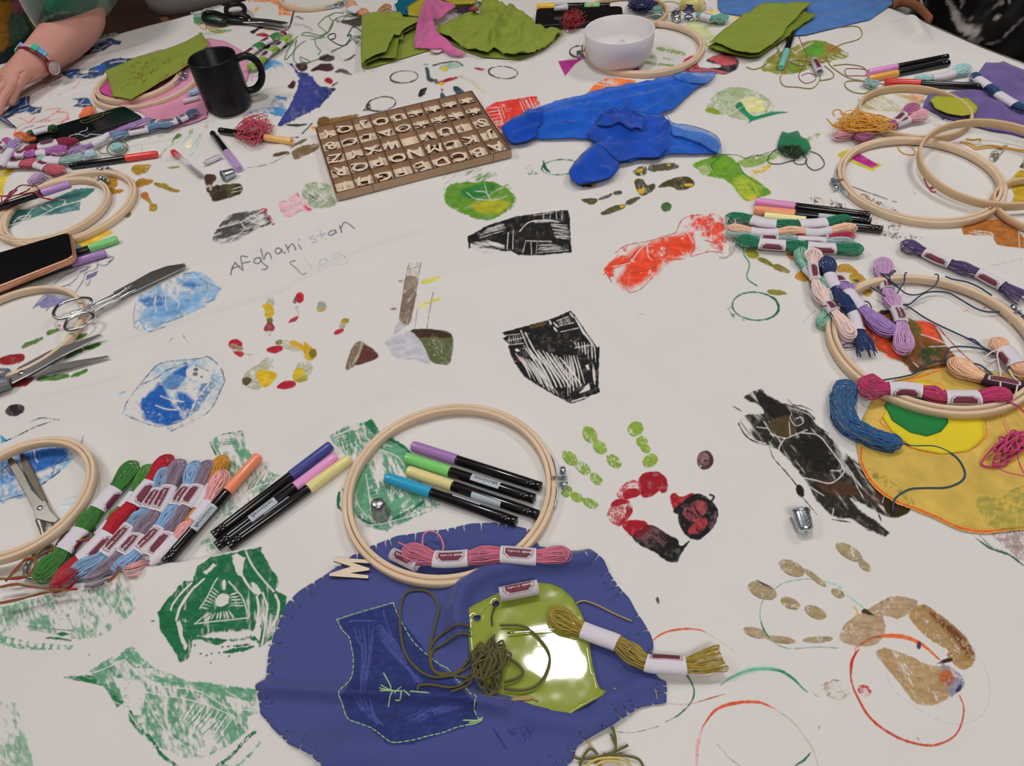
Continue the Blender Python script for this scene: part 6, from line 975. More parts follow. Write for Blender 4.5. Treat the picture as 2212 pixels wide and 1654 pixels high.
navy('dark_print',[p("m 690 510 1130 375 1190 510 1420 800 1760 1140 1790 1160 1770 1240 1830 1310 1640 1365 1290 1480 1100 1490 960 1370 770 1280 715 1110 800 970 815 800 780 640",'2a356c',cov=.93,n=2,sm=0)]
 +fan('m','820 540 880 760 860 1060','1000 520 960 780 900 1060',4,5,'454f90',seed=2,cov=.7)+fan('m','980 560 1100 760 1380 1010','1040 540 1180 720 1300 1000',4,6,'465092',seed=3,cov=.7)+fan('m','800 1100 880 1220 1000 1320','960 1120 980 1240 1060 1340',4,5,'465092',seed=4,cov=.7)+fan('m','1200 1280 1400 1180 1620 1140','1300 1320 1500 1240 1700 1200',4,5,'465092',seed=5,cov=.6)+[l("m 780 520 820 510 970 510",2.5,'4a5494'),l("m 820 560 840 640 870 700",2.5,'4a5494'),l("m 1050 430 1070 520 1110 620",2.5,'4a5494')],"darker fish-shaped print showing on navy cloth")
navy('dark_print',[p("n 340 1370 480 1340 560 1350 520 1440 430 1480",'2d376c',cov=.5,n=2),l("n 240 1360 290 1440 340 1520",2.5,'28315f')])
def stitches(paths,col,r,surf,parent,dash=9,name='stitching',gap=.35,lab=None):
    vs=[]
    for s in paths:
        P=spl(PX(s),max(4,int(np.hypot(*np.diff(PX(s),axis=0).T).sum()/dash)*2)) if dash else spl(PX(s),12)
        rng=range(0,len(P)-1,2) if dash else [0]
        for i in rng:
            seg=P[i:i+2]+(P[i+1]-P[i])*np.array([[-gap],[gap]]) if dash else P
            seg=seg[0]+(seg[-1]-seg[0])*np.linspace(0,1,4)[:,None] if dash else seg
            q=Wg(seg,.002); q[:,2]=surf(q[:,0],q[:,1])+r*.7; q[[0,-1],2]-=r; vs.append(q)
    V,F=tubes(vs,r,5); o=mk(name,V,F,cm(col,'thread'),parent); o['kind']='stuff'
    if lab: o['label']=lab
    return o
stitches(["m 690 510 760 485 930 430 1020 405 1125 373","m 1130 378 1170 480 1220 570 1280 670 1360 750 1420 800 1500 860 1555 888 1640 990 1700 1050","m 690 510 730 590 780 640 800 720 815 800 815 900 800 970 750 1050 715 1105 725 1150 770 1280 860 1330 960 1370 1040 1430 1095 1475 1160 1500 1310 1470 1400 1440 1520 1410 1640 1365 1780 1340","m 1705 1050 1755 1130 1795 1150 1775 1240 1820 1320"],'a3c78c',.0005,NZ,nv,13,lab='pale green running stitch outline')
stitches(["m 1050 920 1110 1030 1120 1080","m 1030 1020 1120 1080 1200 1090","m 1025 1055 1110 1085","m 1035 1085 1140 1085","m 1090 1195 1115 1130 1140 1085","m 1195 1040 1150 1110","m 1150 1150 1190 1150 1210 1080","m 1220 1080 1270 1125","m 1270 1090 1420 1105","m 1680 1310 1800 1315 1830 1295","m 1730 1335 1810 1310","m 1740 1350 1820 1320 1835 1290"],'a3c78c',.0006,NZ,nv,0,lab='pale green star stitches')
thread('short twist of olive thread lying on navy cloth near the edge',["m 1000 1500 1060 1450 1150 1430 1220 1435 1330 1410 1420 1390","m 1010 1485 1080 1440 1200 1420 1300 1420 1420 1405"],'6f6a30',.0009,z=.0035)
# lime plastic shape with two holes
G=Wg("n 20 430 100 380 280 290 400 240 560 205 700 225 780 260 860 330 920 430 960 520 990 640 1005 760 1020 860 1050 980 1080 1050 1140 1072 1255 1010 1262 1020 1100 1102 900 1212 800 1272 720 1292 650 1272 590 1237 500 1220 400 1172 330 1122 250 1060 150 1000 80 900 60 800 45 640 40 540 20 480",.006)[:,:2]
G_LIME=G
def circ(at_,r): q=Wg(at_,.006)[0][:2]; a=np.linspace(0,2*math.pi,18,endpoint=False); return q+r*np.stack([np.cos(a),np.sin(a)],1)
P_,F_,bd=patch([G,circ("n 258 377",.0033),circ("n 110 490",.0033)],.0028)
z=.0056+.0006*(fbm(P_[:,0]*28,P_[:,1]*28,77,2))+.00034*fbm(P_[:,0]*70,P_[:,1]*70,78,2)+.004*np.exp(-((P_[:,1]-P_[:,1].min())/.03)**2)*0
V,F2=solid(P_,F_,z,z+.0009)
M_LIME=mat('lime_plastic_sheet',colr('8a973a'),.07,spec=.55,var=.04,nscale=30,coat=.5)
tag(mk('plastic_shape',V,F2,M_LIME),'glossy lime green plastic shape with two punched holes on the navy cloth','plastic sheet')
stitches(["n 130 475 180 420 250 380"],'b8c46a',.0004,lambda x,y:0*x+.0075,nv,0,name='threaded_loop')
thread('dark olive knotted thread hanging from a hole of the lime shape',"n 258 380 240 430 225 480 230 550",'3c3c20',.0007,z=.008)

tangle('bundle of olive green yarn on the lime plastic shape','n 210 860',175,270,'5a5530',17,.0010,.018,4,15,z0=.0075,flow=1.25)
thread('long olive yarn loop running from the bundle over the navy cloth',["m 1600 1110 1750 1000 1640 960 1500 950 1430 880 1420 740 1460 560 1490 420 1430 310 1330 280 1230 310 1190 420 1190 600 1220 760 1300 880 1420 960 1560 960 1700 900 1800 800","m 1750 640 1640 660 1500 720 1440 760 1430 860 1480 930 1620 930 1700 860 1820 720","m 1740 580 1620 600 1500 640 1430 720 1410 800","m 1335 1085 1340 1040 1420 1030 1600 1055 1700 1000 1760 900","n 300 580 480 590 600 680 680 800 670 920 600 1040 480 1090 330 1080","n 340 830 430 880 480 950 430 1000 330 1030"],'5a5332',.0011,z=.0008,surf=lambda x,y: np.maximum(NZ(x,y),np.where(inside(np.stack([x,y],1),G_LIME),.0085,0)))
thread('short twist of tan thread at the foot of the olive bundle',["n 330 1150 430 1120 520 1110 590 1140","n 340 1140 450 1130 540 1125"],'a89058',.001,z=.007)
# blue organza bow
M_ORG=sheer('blue_organza','1262d2',.74); M_ORG2=sheer('blue_organza_dense','0a4cbc',.80); M_ORG3=sheer('blue_organza_thin','4d86d8',.5)
OB=thing('blue_organza_scarf',Wg("c 1150 1000",.0)[0],'bright blue sheer organza scarf tied in a loose knot','scarf')
ORD=[("c 130 1080 400 960 700 900 1000 860 1300 800 1500 740",.010,.012),("c 250 1110 600 1030 820 1020",.009,.007),("c 350 1000 620 940 900 930 1000 980",.007,.006),("c 700 820 1000 740 1300 690 1600 620",.007,.009),("c 1000 1000 1060 1080 1200 1120",.008,.010),("c 880 1000 1000 970 1150 960",.008,.009),("c 1080 1060 1110 960 1200 960",.007,.008),("c 1400 960 1440 1080 1400 1200",.008,.008),("c 1460 1060 1650 1100 1800 1160",.008,.012),("c 900 1200 820 1290 720 1400",.010,.012),("c 1300 900 1420 840 1600 720",.008,.009),("c 900 1280 880 1360 960 1400",.006,.006)]
cloth('', "c 110 1050 200 960 330 880 450 850 620 790 760 770 900 730 1100 680 1300 650 1500 610 1640 600 1760 640 1600 770 1500 870 1430 905 1400 890 1385 960 1440 1010 1500 1040 1600 1085 1740 1110 1830 1130 1855 1180 1840 1225 1650 1230 1450 1230 1370 1270 1250 1260 1150 1300 1060 1300 1050 1350 1000 1410 880 1450 740 1470 680 1440 660 1390 690 1330 760 1250 860 1180 820 1110 700 1105 500 1110 400 1105 320 1130 200 1155 150 1100",M_ORG,.003,ORD,.004,55,.0004,.0035,name='organza_body',parent=OB,seed=5,rough=(.006,38))
o_,H_,G_=cloth('',"c 810 1070 880 1000 890 940 1000 950 1090 915 1200 940 1330 930 1400 960 1450 1020 1430 1100 1440 1200 1360 1270 1200 1260 1060 1300 980 1240 900 1170 830 1120",M_ORG2,.007,ORD,.008,60,.0004,.0035,name='knot',parent=OB,seed=6); hem(o_,G_,H_,'16407e')
o_,H_,G_=cloth('',"c 880 1000 930 940 1010 960 1050 920 1120 910 1250 960 1240 1040 1150 1060 1060 1030 960 1010",M_ORG2,.014,ORD,.006,70,.0004,.003,name='knot_fold',parent=OB,seed=8); hem(o_,G_,H_,'16407e')
o_,H_,G_=cloth('',"c 1480 640 1560 600 1640 578 1810 573 1828 590 1770 655 1700 670 1600 660",M_ORG3,.006,ORD,.004,55,.0004,.0035,name='sheer_tip',parent=OB,seed=9); hem(o_,G_,H_,'16407e')
o_,H_,G_=cloth('',"c 1440 1010 1500 995 1600 1000 1740 1045 1830 1100 1862 1165 1845 1225 1700 1150 1560 1100 1480 1090",M_ORG3,.008,ORD,.004,55,.0004,.0035,name='sheer_tip',parent=OB,seed=10); hem(o_,G_,H_,'16407e')
o_,H_,G_=cloth('',"c 130 1050 240 940 360 890 460 870 450 960 400 1080 330 1120 200 1140",M_ORG2,.009,ORD,.004,55,.0004,.0035,name='end_fold',parent=OB,seed=11); hem(o_,G_,H_,'16407e')
o_,H_,G_=cloth('',"c 660 1390 690 1330 760 1250 880 1180 960 1190 1050 1290 1050 1350 1000 1410 880 1450 740 1470 680 1440",M_ORG2,.007,ORD,.006,55,.0004,.0035,name='lower_loop',parent=OB,seed=12); hem(o_,G_,H_,'16407e')
stitches(["c 560 1030 640 1035 720 1045"],'7a4a9a',.0005,lambda x,y: hgt(x,y)+.018,OB,6)
# folded green cotton
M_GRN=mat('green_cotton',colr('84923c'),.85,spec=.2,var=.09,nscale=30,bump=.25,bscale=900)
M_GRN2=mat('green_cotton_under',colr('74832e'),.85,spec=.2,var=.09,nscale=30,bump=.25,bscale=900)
def folded(lab,layers,seed=1,rough=(.006,30)):
    c=Wg(layers[0][0],.002).mean(0); t=thing('folded_cloth',np.r_[c[:2],.001],lab,'fabric')
    for i,(o,zb,rd) in enumerate(layers):
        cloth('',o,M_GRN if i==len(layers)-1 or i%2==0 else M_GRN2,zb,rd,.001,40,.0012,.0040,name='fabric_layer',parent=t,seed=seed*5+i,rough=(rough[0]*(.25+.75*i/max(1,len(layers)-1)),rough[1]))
    return t
folded('green cotton cloth folded square with an open pleat, left of the pink organza',[("E 560 290 600 210 1000 190 1330 260 1300 400 1280 600 1480 660 1240 735 1000 805 750 885 620 912 560 892 550 700",.001,()),("E 558 280 600 200 1338 240 1300 340 1115 440 1112 545 1060 520 1022 770 800 770 640 835 570 880",.010,()),("E 560 260 600 190 900 180 1080 190 1130 240 1342 230 1310 285 1150 365 1060 475 990 465 880 692 750 735 620 795 580 850 556 880 558 500",.018,[("E 720 470 760 450 850 440",.004,.006),("E 580 330 900 300 1300 260",.003,.01)])],1,(.004,22))
folded('crumpled green cotton cloth at the far side, right of the pink organza',[("z 940 79 975 96 1003 110 1042 124 1070 126 1124 129 1153 117 1180 103 1202 86 1216 69 1100 40 1000 40",.001,()),("z 937 75 957 54 999 34 1037 29 1045 -8 1070 0 1104 22 1140 38 1160 55 1186 66 1218 67 1202 84 1180 101 1153 114 1124 126 1090 118 1066 108 1056 119 1040 117 1003 104 972 90 945 81",.008,[("c -60 330 60 280 150 230 200 120",.012,.008),("c 60 400 70 300 120 250",.010,.006),("c 150 430 260 380 280 300",.008,.006),("c 0 180 150 200 260 240 380 250",.006,.008)])],2,(.018,26))
folded('folded green cotton cloth with layered edges, at the foot of the pale blue sheer',[("z 1529 102 1545 110 1580 118 1620 124 1643 122 1700 82 1762 38 1735 26 1640 14",.001,()),("z 1530 100 1545 108 1580 116 1620 123 1642 121 1672 99 1702 80 1732 54 1763 35 1736 25 1753 12",.007,()),("z 1531 96 1540 86 1563 65 1590 48 1618 27 1640 10 1690 8 1753 10 1732 24 1722 38 1700 58 1690 78 1668 96 1640 116 1620 118 1580 110 1560 96 1545 92",.014,[("G 1420 380 1550 360 1800 360",.004,.006)])],3,(.006,24))
# green cloth with handwriting on the hoops
gw,GW,_=cloth('green cotton cloth with brown handwriting draped over two hoops','a 835 562 1100 448 1300 400 1480 330 1600 262 1660 355 1570 430 1490 520 1340 615 1180 710 1040 790 960 775 895 770 880 690',M_GRN,.0145,[("a 900 760 1200 680 1490 500",.004,.02)],.002,30,.0008,.0040,'fabric','written_cloth')
print_on(gw,'handwriting',strokes('W',["1010 205 1030 215 1010 240 1035 250","950 210 960 260 990 240","870 210 840 240 830 215 800 250","780 270 750 240 740 290 770 310 790 280","720 290 700 340 730 320","690 240 650 260 640 235","620 270 590 300 570 280","1190 230 1180 290 1240 260","900 300 870 350 840 330 810 380 800 360","710 370 690 390 660 370 650 410","720 400 690 420 640 440 620 430","620 360 590 380 570 375","960 410 1000 390 970 440 920 430 900 480","760 440 720 470 680 440","560 495 520 520 500 510","480 540 440 580","640 470 610 500","1020 370 1010 390","740 480 700 500"],1.2,'6e3c14',n=.3,soft=.5),surf=GW,base=colr('84923c'),dz=.0002,cell=.9)
# pink felt, pink cloth
M_FELT=mat('pink_felt',colr('d68cac'),.95,spec=.1,var=.08,nscale=80,bump=.4,bscale=700,sheen=.4)
cloth('piece of pink felt under two wooden hoops beside the black mug','a 800 700 1000 500 1160 430 1270 390 1400 400 1650 300 1800 330 1920 400 1990 520 1960 640 1800 760 1650 870 1640 930 1400 1010 1250 1000 1120 890 1000 850 860 800',M_FELT,.0012,(),.001,30,.0009,.005,'felt','felt_sheet')
cloth('crumpled deep pink cloth inside the small hoop under green cloth','a 795 740 820 690 880 660 1000 640 1300 560 1380 600 1250 700 1000 770 880 775',cm('c84c94','fabric'),.003,(),.002,30,.0008,.005,'fabric','crumpled_cloth',rough=(.008,50))
# pink organza
M_PINK=sheer('pink_organza','dc6cac',.62)
cloth('sheer pink organza piece between two green cloths','E 1270 650 1260 580 1300 430 1380 260 1460 100 1560 0 1700 80 1830 210 1640 340 1540 440 1560 520 1720 600 1960 720 1860 750 1740 740 1620 660 1480 660',M_PINK,.004,[("E 1480 600 1500 300 1540 60",.012,.015),("E 1440 260 1500 400 1700 640",.010,.012)],.004,50,.0004,.005,'fabric','organza_piece',zf=lambda q:.018*np.exp(-((q[:,1]-q[:,1].mean()-.05)/.08)**2))
cloth('teal blue cloth scrap at the far edge behind the green cloth','E 1000 90 1080 -20 1480 -20 1300 100 1180 160 1170 210 1060 190',cm('0f5a74','fabric'),.010,(),.003,40,.001,.005,'fabric','cloth_scrap',rough=(.016,40))
o,_,_=cloth('olive yellow plastic tray shape behind the pink organza','E 1176 150 1500 0 1560 -40 2180 -40 2060 90 1800 105 1640 60 1420 235 1180 222',cm('a59a30','plastic'),.012,(),.001,20,.003,.005,'plastic sheet','plastic_shape',zf=lambda q:.02*np.clip((q[:,1]-q[:,1].min())/.12,0,1))
tangle('dark purple and red thread clutter beside the olive tray','E 1960 130',170,60,'4a2450',16,.0009,.014,31,0,z0=.003)
tangle('small red thread clump beside the crumpled green cloth','E 2060 120',70,35,'a8402c',12,.0009,.012,32,0,z0=.012)
cloth('crumpled pale tissue scrap in front of the pink organza','E 1470 690 1490 640 1560 630 1650 660 1600 700 1520 715',cm('d8b8c0','paper'),.003,(),.001,30,.0005,.004,'paper','paper_scrap',rough=(.008,60))
# pale blue sheer at the far right
M_BSH=sheer('pale_blue_sheer','4a7cc0',.88)
cloth('large pale blue sheer fabric at the far right behind folded green cloth','z 1549 -25 1551 18 1560 28 1600 34 1640 60 1700 78 1740 76 1780 66 1830 54 1880 42 1905 25 1930 8 1900 -25',M_BSH,.0012,[("d 60 60 400 60 800 20",.004,.012),("d 600 150 900 100 1100 40",.004,.012)],.002,30,.0005,.005,'fabric','sheer_fabric')
# purple organza
M_PUR=sheer('purple_organza','6c5a98',.88)
cloth('purple sheer fabric at the right edge under blue skein and thin hoop','d 1830 590 1900 500 1960 520 2040 490 2205 560 2400 640 2400 1150 2205 1090 2100 1060 1960 1040 1800 1000 1700 970 1560 930 1400 850 1440 760 1600 740 1700 720 1900 700 1850 640',M_PUR,.0012,[("d 1900 620 2050 640 2200 760",.006,.014),("d 1750 900 1950 830 2200 820",.005,.012),("d 1960 520 2000 600 2200 640",.005,.01)],.003,35,.0005,.005,'fabric','organza_piece')
cloth('lime green oval felt patch on the purple organza','d 1460 790 1500 760 1620 770 1760 780 1840 850 1820 900 1720 920 1600 900 1500 860',cm('a3a638','fabric'),.0095,(),.001,30,.0008,.004,'fabric','felt_patch')
# yellow cloth with green and yellow patches
M_YEL=sheer('yellow_cloth','d0b054',.93)
ye,YE,_=cloth('large yellow sheer cloth with orange outline, right edge below the hoop','o 1040 400 1150 200 1300 110 1500 60 1700 40 1900 60 2300 120 2300 1190 2190 1185 1960 1215 1760 1190 1600 1130 1400 1045 1200 950 1100 860 1040 740 1000 640 990 560',M_YEL,.0010,(),.0008,25,.0005,.0045,'fabric','yellow_cloth')
print_on(ye,'orange_outline',[l("o 1025 620 1030 720 1080 830 1160 920 1280 1000 1400 1045 1560 1110 1720 1185 1900 1215 2060 1200 2200 1185",5,'d8602a',n=1.2),l("o 1180 400 1160 430 1210 480 1330 590 1450 640 1600 660 1740 650 1850 610 1900 560 1925 530 1915 420",2.5,'d8702a',n=1),l("o 1300 160 1420 120 1480 100 1600 60",4,'d8702a'),l("o 1290 170 1400 145 1500 140 1580 160 1660 195",2,'d8702a')],surf=YE,base=colr('d0b054'),dz=.0002)
print_on(ye,'grey_smudge',[p("o 1840 1000 1900 960 2000 970 2100 920 2200 900 2200 1180 1960 1190",'a89a48',cov=.7,ts=6,sm=1),p("o 1060 750 1150 790 1240 850 1410 1000 1380 1030 1300 950 1150 870",'a08a44',cov=.5,ts=4,sm=1)],surf=YE,base=colr('d0b054'),dz=.0002)
_,YP,_=cloth('bright yellow oval patch lying on the yellow cloth','o 1285 175 1450 130 1650 200 1800 300 1900 420 1910 540 1800 640 1600 660 1400 620 1250 500 1180 400',cm('d8c42e','fabric'),.0022,(),.0006,25,.0006,.004,'fabric','fabric_patch')
cloth('green half-oval patch lying on the yellow oval under the hoop','o 1195 310 1300 240 1560 265 1655 430 1600 500 1500 532 1380 505 1250 420',cm('267a40','fabric'),.0034,(),.0006,25,.0006,.004,'fabric','fabric_patch')
cloth('sheer green scrap under the dark green thread heap','d 245 1170 270 1080 285 1045 340 1065 410 1038 430 1090 480 1120 515 1180 480 1230 380 1180',sheer('green_organza','167a50',.82),.004,(),.003,50,.0005,.004,'fabric','organza_scrap',rough=(.005,45))
# ---------------- solid things ----------------
def solve_h(bpx,tpx,lo=.005,hi=.2):
    b=Wg(np.array([bpx]),0)[0]; best=None
    for h in np.linspace(lo,hi,400):
        q=proj((b+[0,0,h])[None])[0]; e=(q[1]-tpx[1])**2+.3*(q[0]-tpx[0])**2
        if best is None or e<best[0]: best=(e,h)
    return b,best[1]
# black mug
b,h=solve_h((498,231),(462,121)); h=min(max(h,.085),.105); r=.0405
ctr=b; t=thing('mug',ctr,'black mug standing right of the pink felt','mug')
M_MUG=mat('black_glaze',(.008,.008,.010),.34,spec=.35,var=.1,nscale=20)
mk('mug_body',*lathe([(0,0),(0,r-.006),(.002,r-.003),(.006,r-.001),(.012,r),(h-.002,r),(h,r-.0012),(h-.0015,r-.003),(.008,r-.0038),(.005,r-.008),(.005,0)],ctr,(0,0,1),48),M_MUG,t)
hp=Wz("W 2150 300",h*.65)[0]; dv=hp-ctr; dv[2]=0; dv/=np.linalg.norm(dv)
hd=np.array([ctr+dv*(r-.003)+[0,0,h*.86],ctr+dv*(r+.016)+[0,0,h*.87],ctr+dv*(r+.029)+[0,0,h*.74],ctr+dv*(r+.032)+[0,0,h*.56],ctr+dv*(r+.026)+[0,0,h*.36],ctr+dv*(r+.012)+[0,0,h*.24],ctr+dv*(r-.003)+[0,0,h*.23]])
V,F=tubes([spl(hd,26)],.0062,10); mk('handle',V,F,M_MUG,t)
# white bowl with pins
cx,cy=.476*.545,2.377*.545; hb=.060; R=.0613
g=float(hgt(np.array([cx]),np.array([cy]))[0])+.0003; ctr=np.array([cx,cy,g])
fr=Wz("S 690 935",g)[0]; rb=min(max(cy-fr[1],.035),.055)
t=thing('bowl',ctr,'white round bowl standing inside a wooden hoop','bowl')
pf=[(0,0),(0,rb-.006),(.001,rb-.003),(.006,rb+(R-rb)*.45),(.016,rb+(R-rb)*.78),(.030,R-.0018),(hb-.001,R),(hb,R-.001),(hb-.0008,R-.0026),(.030,R-.0048),(.016,rb+(R-rb)*.72-.002),(.007,rb-.004),(.0045,rb-.010),(.004,0)]
mk('bowl_body',*lathe(pf,ctr,(0,0,1),56),mat('white_plastic',colr('dcd8da'),.45,spec=.4,var=.015),t)
for i,(a,b_) in enumerate((("F 1310 572","F 1390 520"),("F 1385 515","F 1412 570"),("F 1360 560","F 1388 530"))):
    A,B=Wz(a,.015)[0],Wz(b_,.026)[0]; tag(mk('safety_pin',*tubes([np.linspace(A,B,6)],.0006,6),M_ZINC),['steel pin lying flat in the white bowl','steel pin leaning on the others in the white bowl','short steel pin between two others in the white bowl'][i],'pin','pins in the white bowl')
# letter tray
RC=np.array(PX("X 60 470 1725 85 2130 715 268 1190")); hbx=.0128
q=Wg(RC,hbx); o=q.mean(0)
u=(q[1]-q[0]+q[2]-q[3]); u[2]=0; u/=np.linalg.norm(u); v=(q[0]-q[3]+q[1]-q[2]); v[2]=0; v-=u*(u@v); v/=np.linalg.norm(v)
LX=(np.linalg.norm(q[1]-q[0])+np.linalg.norm(q[2]-q[3]))/2; LY=(np.linalg.norm(q[0]-q[3])+np.linalg.norm(q[1]-q[2]))/2
zg=float(hgt(o[None,0],o[None,1])[0])+.0012; O=np.array([o[0],o[1],zg]); ang=math.atan2(u[1],u[0])
t=thing('letter_tray',O,'wooden compartment tray full of wooden letters in the middle of table','tray')
def bx(x,y,sx,sy,z0,z1): return box(O+u*x+v*y+np.array([0,0,(z0+z1)/2]),sx,sy,z1-z0,ang)
mk('base_panel',*bx(0,0,LX-.004,LY-.004,0,.0025),M_PLY,t,False)
def wall(name,x,y,sx,sy,z0,z1):
    V,F=bx(x,y,sx,sy,z0,z1); w_=mk(name,V,F,[M_BOX,M_CHAR],t,False,mi=[0,1,0,0,0,0]); return w_
for sgn in (-1,1):
    wall('side_panel',0,sgn*(LY/2-.0013),LX,.0026,0,hbx); wall('side_panel',sgn*(LX/2-.0013),0,.0026,LY-.0052,0,hbx)
CX,CY=9,5; ux=(LX-.0026)/CX; uy=(LY-.0026)/CY
for i in range(1,CX): wall('divider',-LX/2+.0013+i*ux,0,.0016,LY-.0052,.0025,hbx-.0008)
for j in range(1,CY):
    for i in range(CX): wall('divider',-LX/2+.0013+(i+.5)*ux,-LY/2+.0013+j*uy,ux-.0016,.0016,.0025,hbx-.0008)
for x,y in ((-LX/2+.055,-LY/2),(LX/2-.03,-LY/2)): mk('finger_joint',*bx(x,y-.0002,.0006,.0008,0,hbx),M_CHAR,t,False)
ROWS=["TH@KEDCBA","RQPONMLKJ","ZYXWWVUTS","&8SACO6P3","2Q7O*****"]
ROWS=["THGFEDCBA","RQPONMLKJ","ZYXW-VUTS","8CLAO****","YQJOU****"]
BASE={}
def letter_mesh(ch):
    if ch in BASE: return BASE[ch]
    if ch=='*': 
        a=np.linspace(0,2*math.pi,10,endpoint=False)+.3; rr=np.where(np.arange(10)%2==0,.0130,.0062); pl=np.stack([rr*np.cos(a),rr*np.sin(a)],1); V,F=extrude(pl,-.001,.001); V=np.asarray(V)
    else:
        V,F=text3d(ch,.0020/.030,.018); V=V*np.array([.033,.036,.030]); mx=np.abs(V[:,0]).max()
        if mx>ux*.43: V[:,0]*=ux*.43/mx
    me=bpy.data.meshes.new('letter'); me.from_pydata([tuple(x) for x in V],[],F); me.materials.append(M_PLY); me.materials.append(M_CHAR); me.update(); me.polygons.foreach_set('material_index',[1 if abs(pp.normal.z)<.5 else 0 for pp in me.polygons]); me.validate(); me.update(); BASE[ch]=me; return me
rl=random.Random(4)
rowname=['nearest row','second row','middle row','fourth row','farthest row']; colname=['first','second','third','fourth','fifth','sixth','seventh','eighth','ninth']
for j in range(CY):
    for i in range(CX):
        ch=ROWS[j][i]
        if ch=='-': continue
        me=letter_mesh(ch)
        for k in range(3):
            ob=bpy.data.objects.new('wooden_letter' if ch!='*' else 'wooden_shape',me); COLL.objects.link(ob)
            px_=O+u*(-LX/2+.0013+(i+.5)*ux+rl.uniform(-.0012,.0012))+v*(-LY/2+.0013+(j+.5)*uy+rl.uniform(-.002,.002))
            ob.location=px_+np.array([0,0,.0037+.0023*k]); ob.rotation_euler=(rl.uniform(-.06,.06) if k else 0,rl.uniform(-.06,.06) if k else 0,ang+math.pi+rl.uniform(-.22,.22))
            nm=f"letter {ch}" if ch!='*' else 'star'
            where=f"tray's {rowname[j]}, {colname[i]} compartment from left"
            tag(ob,(f"{['lowest','middle','topmost'][k]} wooden {nm} in {where}"),'wooden letter' if ch!='*' else 'wooden shape',f"wooden letters and shapes in the tray")
# loose letter M
G=Wz("k 1000 1316 1060 1316 1290 1333 1308 1345 1283 1360 1145 1352 1285 1398 1283 1415 1130 1437 1275 1455 1277 1480 968 1460 968 1440 1140 1385 998 1340",.0035)[:,:2]
V,F=extrude(G,.0046,.0068); tag(mk('wooden_letter',V,F,[M_PLY,M_CHAR],smooth=False,mi=[0,0]+[1]*(len(F)-2)),'loose pale wooden letter M lying on the navy cloth edge','wooden letter')
# thimbles
def thimble(lab,rim,tip,stand=False,z=.009,L=.021,R=.0088):
    if stand: A=Wg(rim,.0008)[0]; ax=np.array([0,0,1.])
    else:
        A=Wg(rim,z)[0]; B=Wg(tip,z*.82)[0]; ax=B-A; ax[2]=-.0018*0+ax[2]; ax/=np.linalg.norm(ax)
    t=thing('thimble',np.r_[A[:2],.0005],lab,'thimble')
    mk('shell',*lathe([(0,R-.0012),(0,R),(.0012,R+.0004),(.0022,R-.0004),(.004,R-.0006),(L-.004,R*.80),(L-.0012,R*.70),(L,R*.5),(L,0),(L-.0008,0),(L-.001,R*.5),(L-.004,R*.74),(.003,R-.0014),(0,R-.0012)],A,ax,28),M_STEELG if stand else M_ZINC,t)
    # knurled dimples as proud beads
    s=np.cross(ax,[0.3,.2,1.]); s/=np.linalg.norm(s); b_=np.cross(s,ax); parts=[]
    for k in range(7):
        d=.0075+k*.0017; rr=(R-.0006)+(R*.80-R+.0006)*(d-.004)/(L-.008)
        for a in range(20):
            th=2*math.pi*(a+.5*(k%2))/20; c=A+ax*d+rr*(math.cos(th)*s+math.sin(th)*b_); nrm=math.cos(th)*s+math.sin(th)*b_; tg=np.cross(nrm,ax)
            V=np.array([c+ax*.0007,c+tg*.0007,c-ax*.0007,c-tg*.0007,c+nrm*.0004]); parts.append((V,np.array([[0,1,4],[1,2,4],[2,3,4],[3,0,4]])))
    V,F=join(parts); mk('dimples',V,F,M_STEELG,t,False)['kind']='stuff'
thimble('steel thimble standing upright inside the large hoop, by the blue pen','Q 422 1010','Q 400 890',True)
thimble('steel thimble lying on bare cloth below the long black print','o 588 1070','o 622 1190')
thimble('steel thimble lying with its open end showing, by the needle tube','C 1768 1405','C 1890 1360')
thimble('steel thimble lying near the gold spool at the far side','G 440 230','G 465 350',R=.0095)
# needle tube
A,B=Wg("C 985 1015 1445 1405",np.array([.0065,.0055])); ax=B-A; L=np.linalg.norm(ax); ax/=L
t=thing('needle_tube',np.r_[(A+B)[:2]/2,.001],'clear plastic needle tube with red cap and dark needles inside','needle tube')
mk('tube',*lathe([(.012,.0052),(L-.004,.0052),(L-.001,.004),(L,0)],A,ax,16),M_GLASS,t)
mk('cap',*lathe([(-.002,0),(-.001,.004),(.001,.0052),(.018,.0054),(.0185,.0046),(.0185,0)],A,ax,16),cm('d03848','plastic'),t)
rr=random.Random(2); s_=np.cross(ax,[0,0,1]); ps=[]
for i in range(9):
    o_=s_*rr.uniform(-.003,.003)+np.array([0,0,rr.uniform(-.003,.0015)]); ps.append(np.linspace(A+ax*(L-.003)+o_,A+ax*(L*.52+rr.uniform(0,.008))+o_*.9,4))
for q_ in ps: mk('needle',*tubes([q_],.0005,5),cm('5a4440'),t)
# sewing needle
A,B=Wz("n 350 608",.0105)[0],Wz("n 765 572",.0105)[0]; tag(mk('needle',*tubes([np.linspace(A,B,8)],np.array([.0007,.0007,.0007,.0007,.0006,.0005,.0004,.0002]),8),M_STEEL),'long steel sewing needle lying on the lime plastic shape','needle')
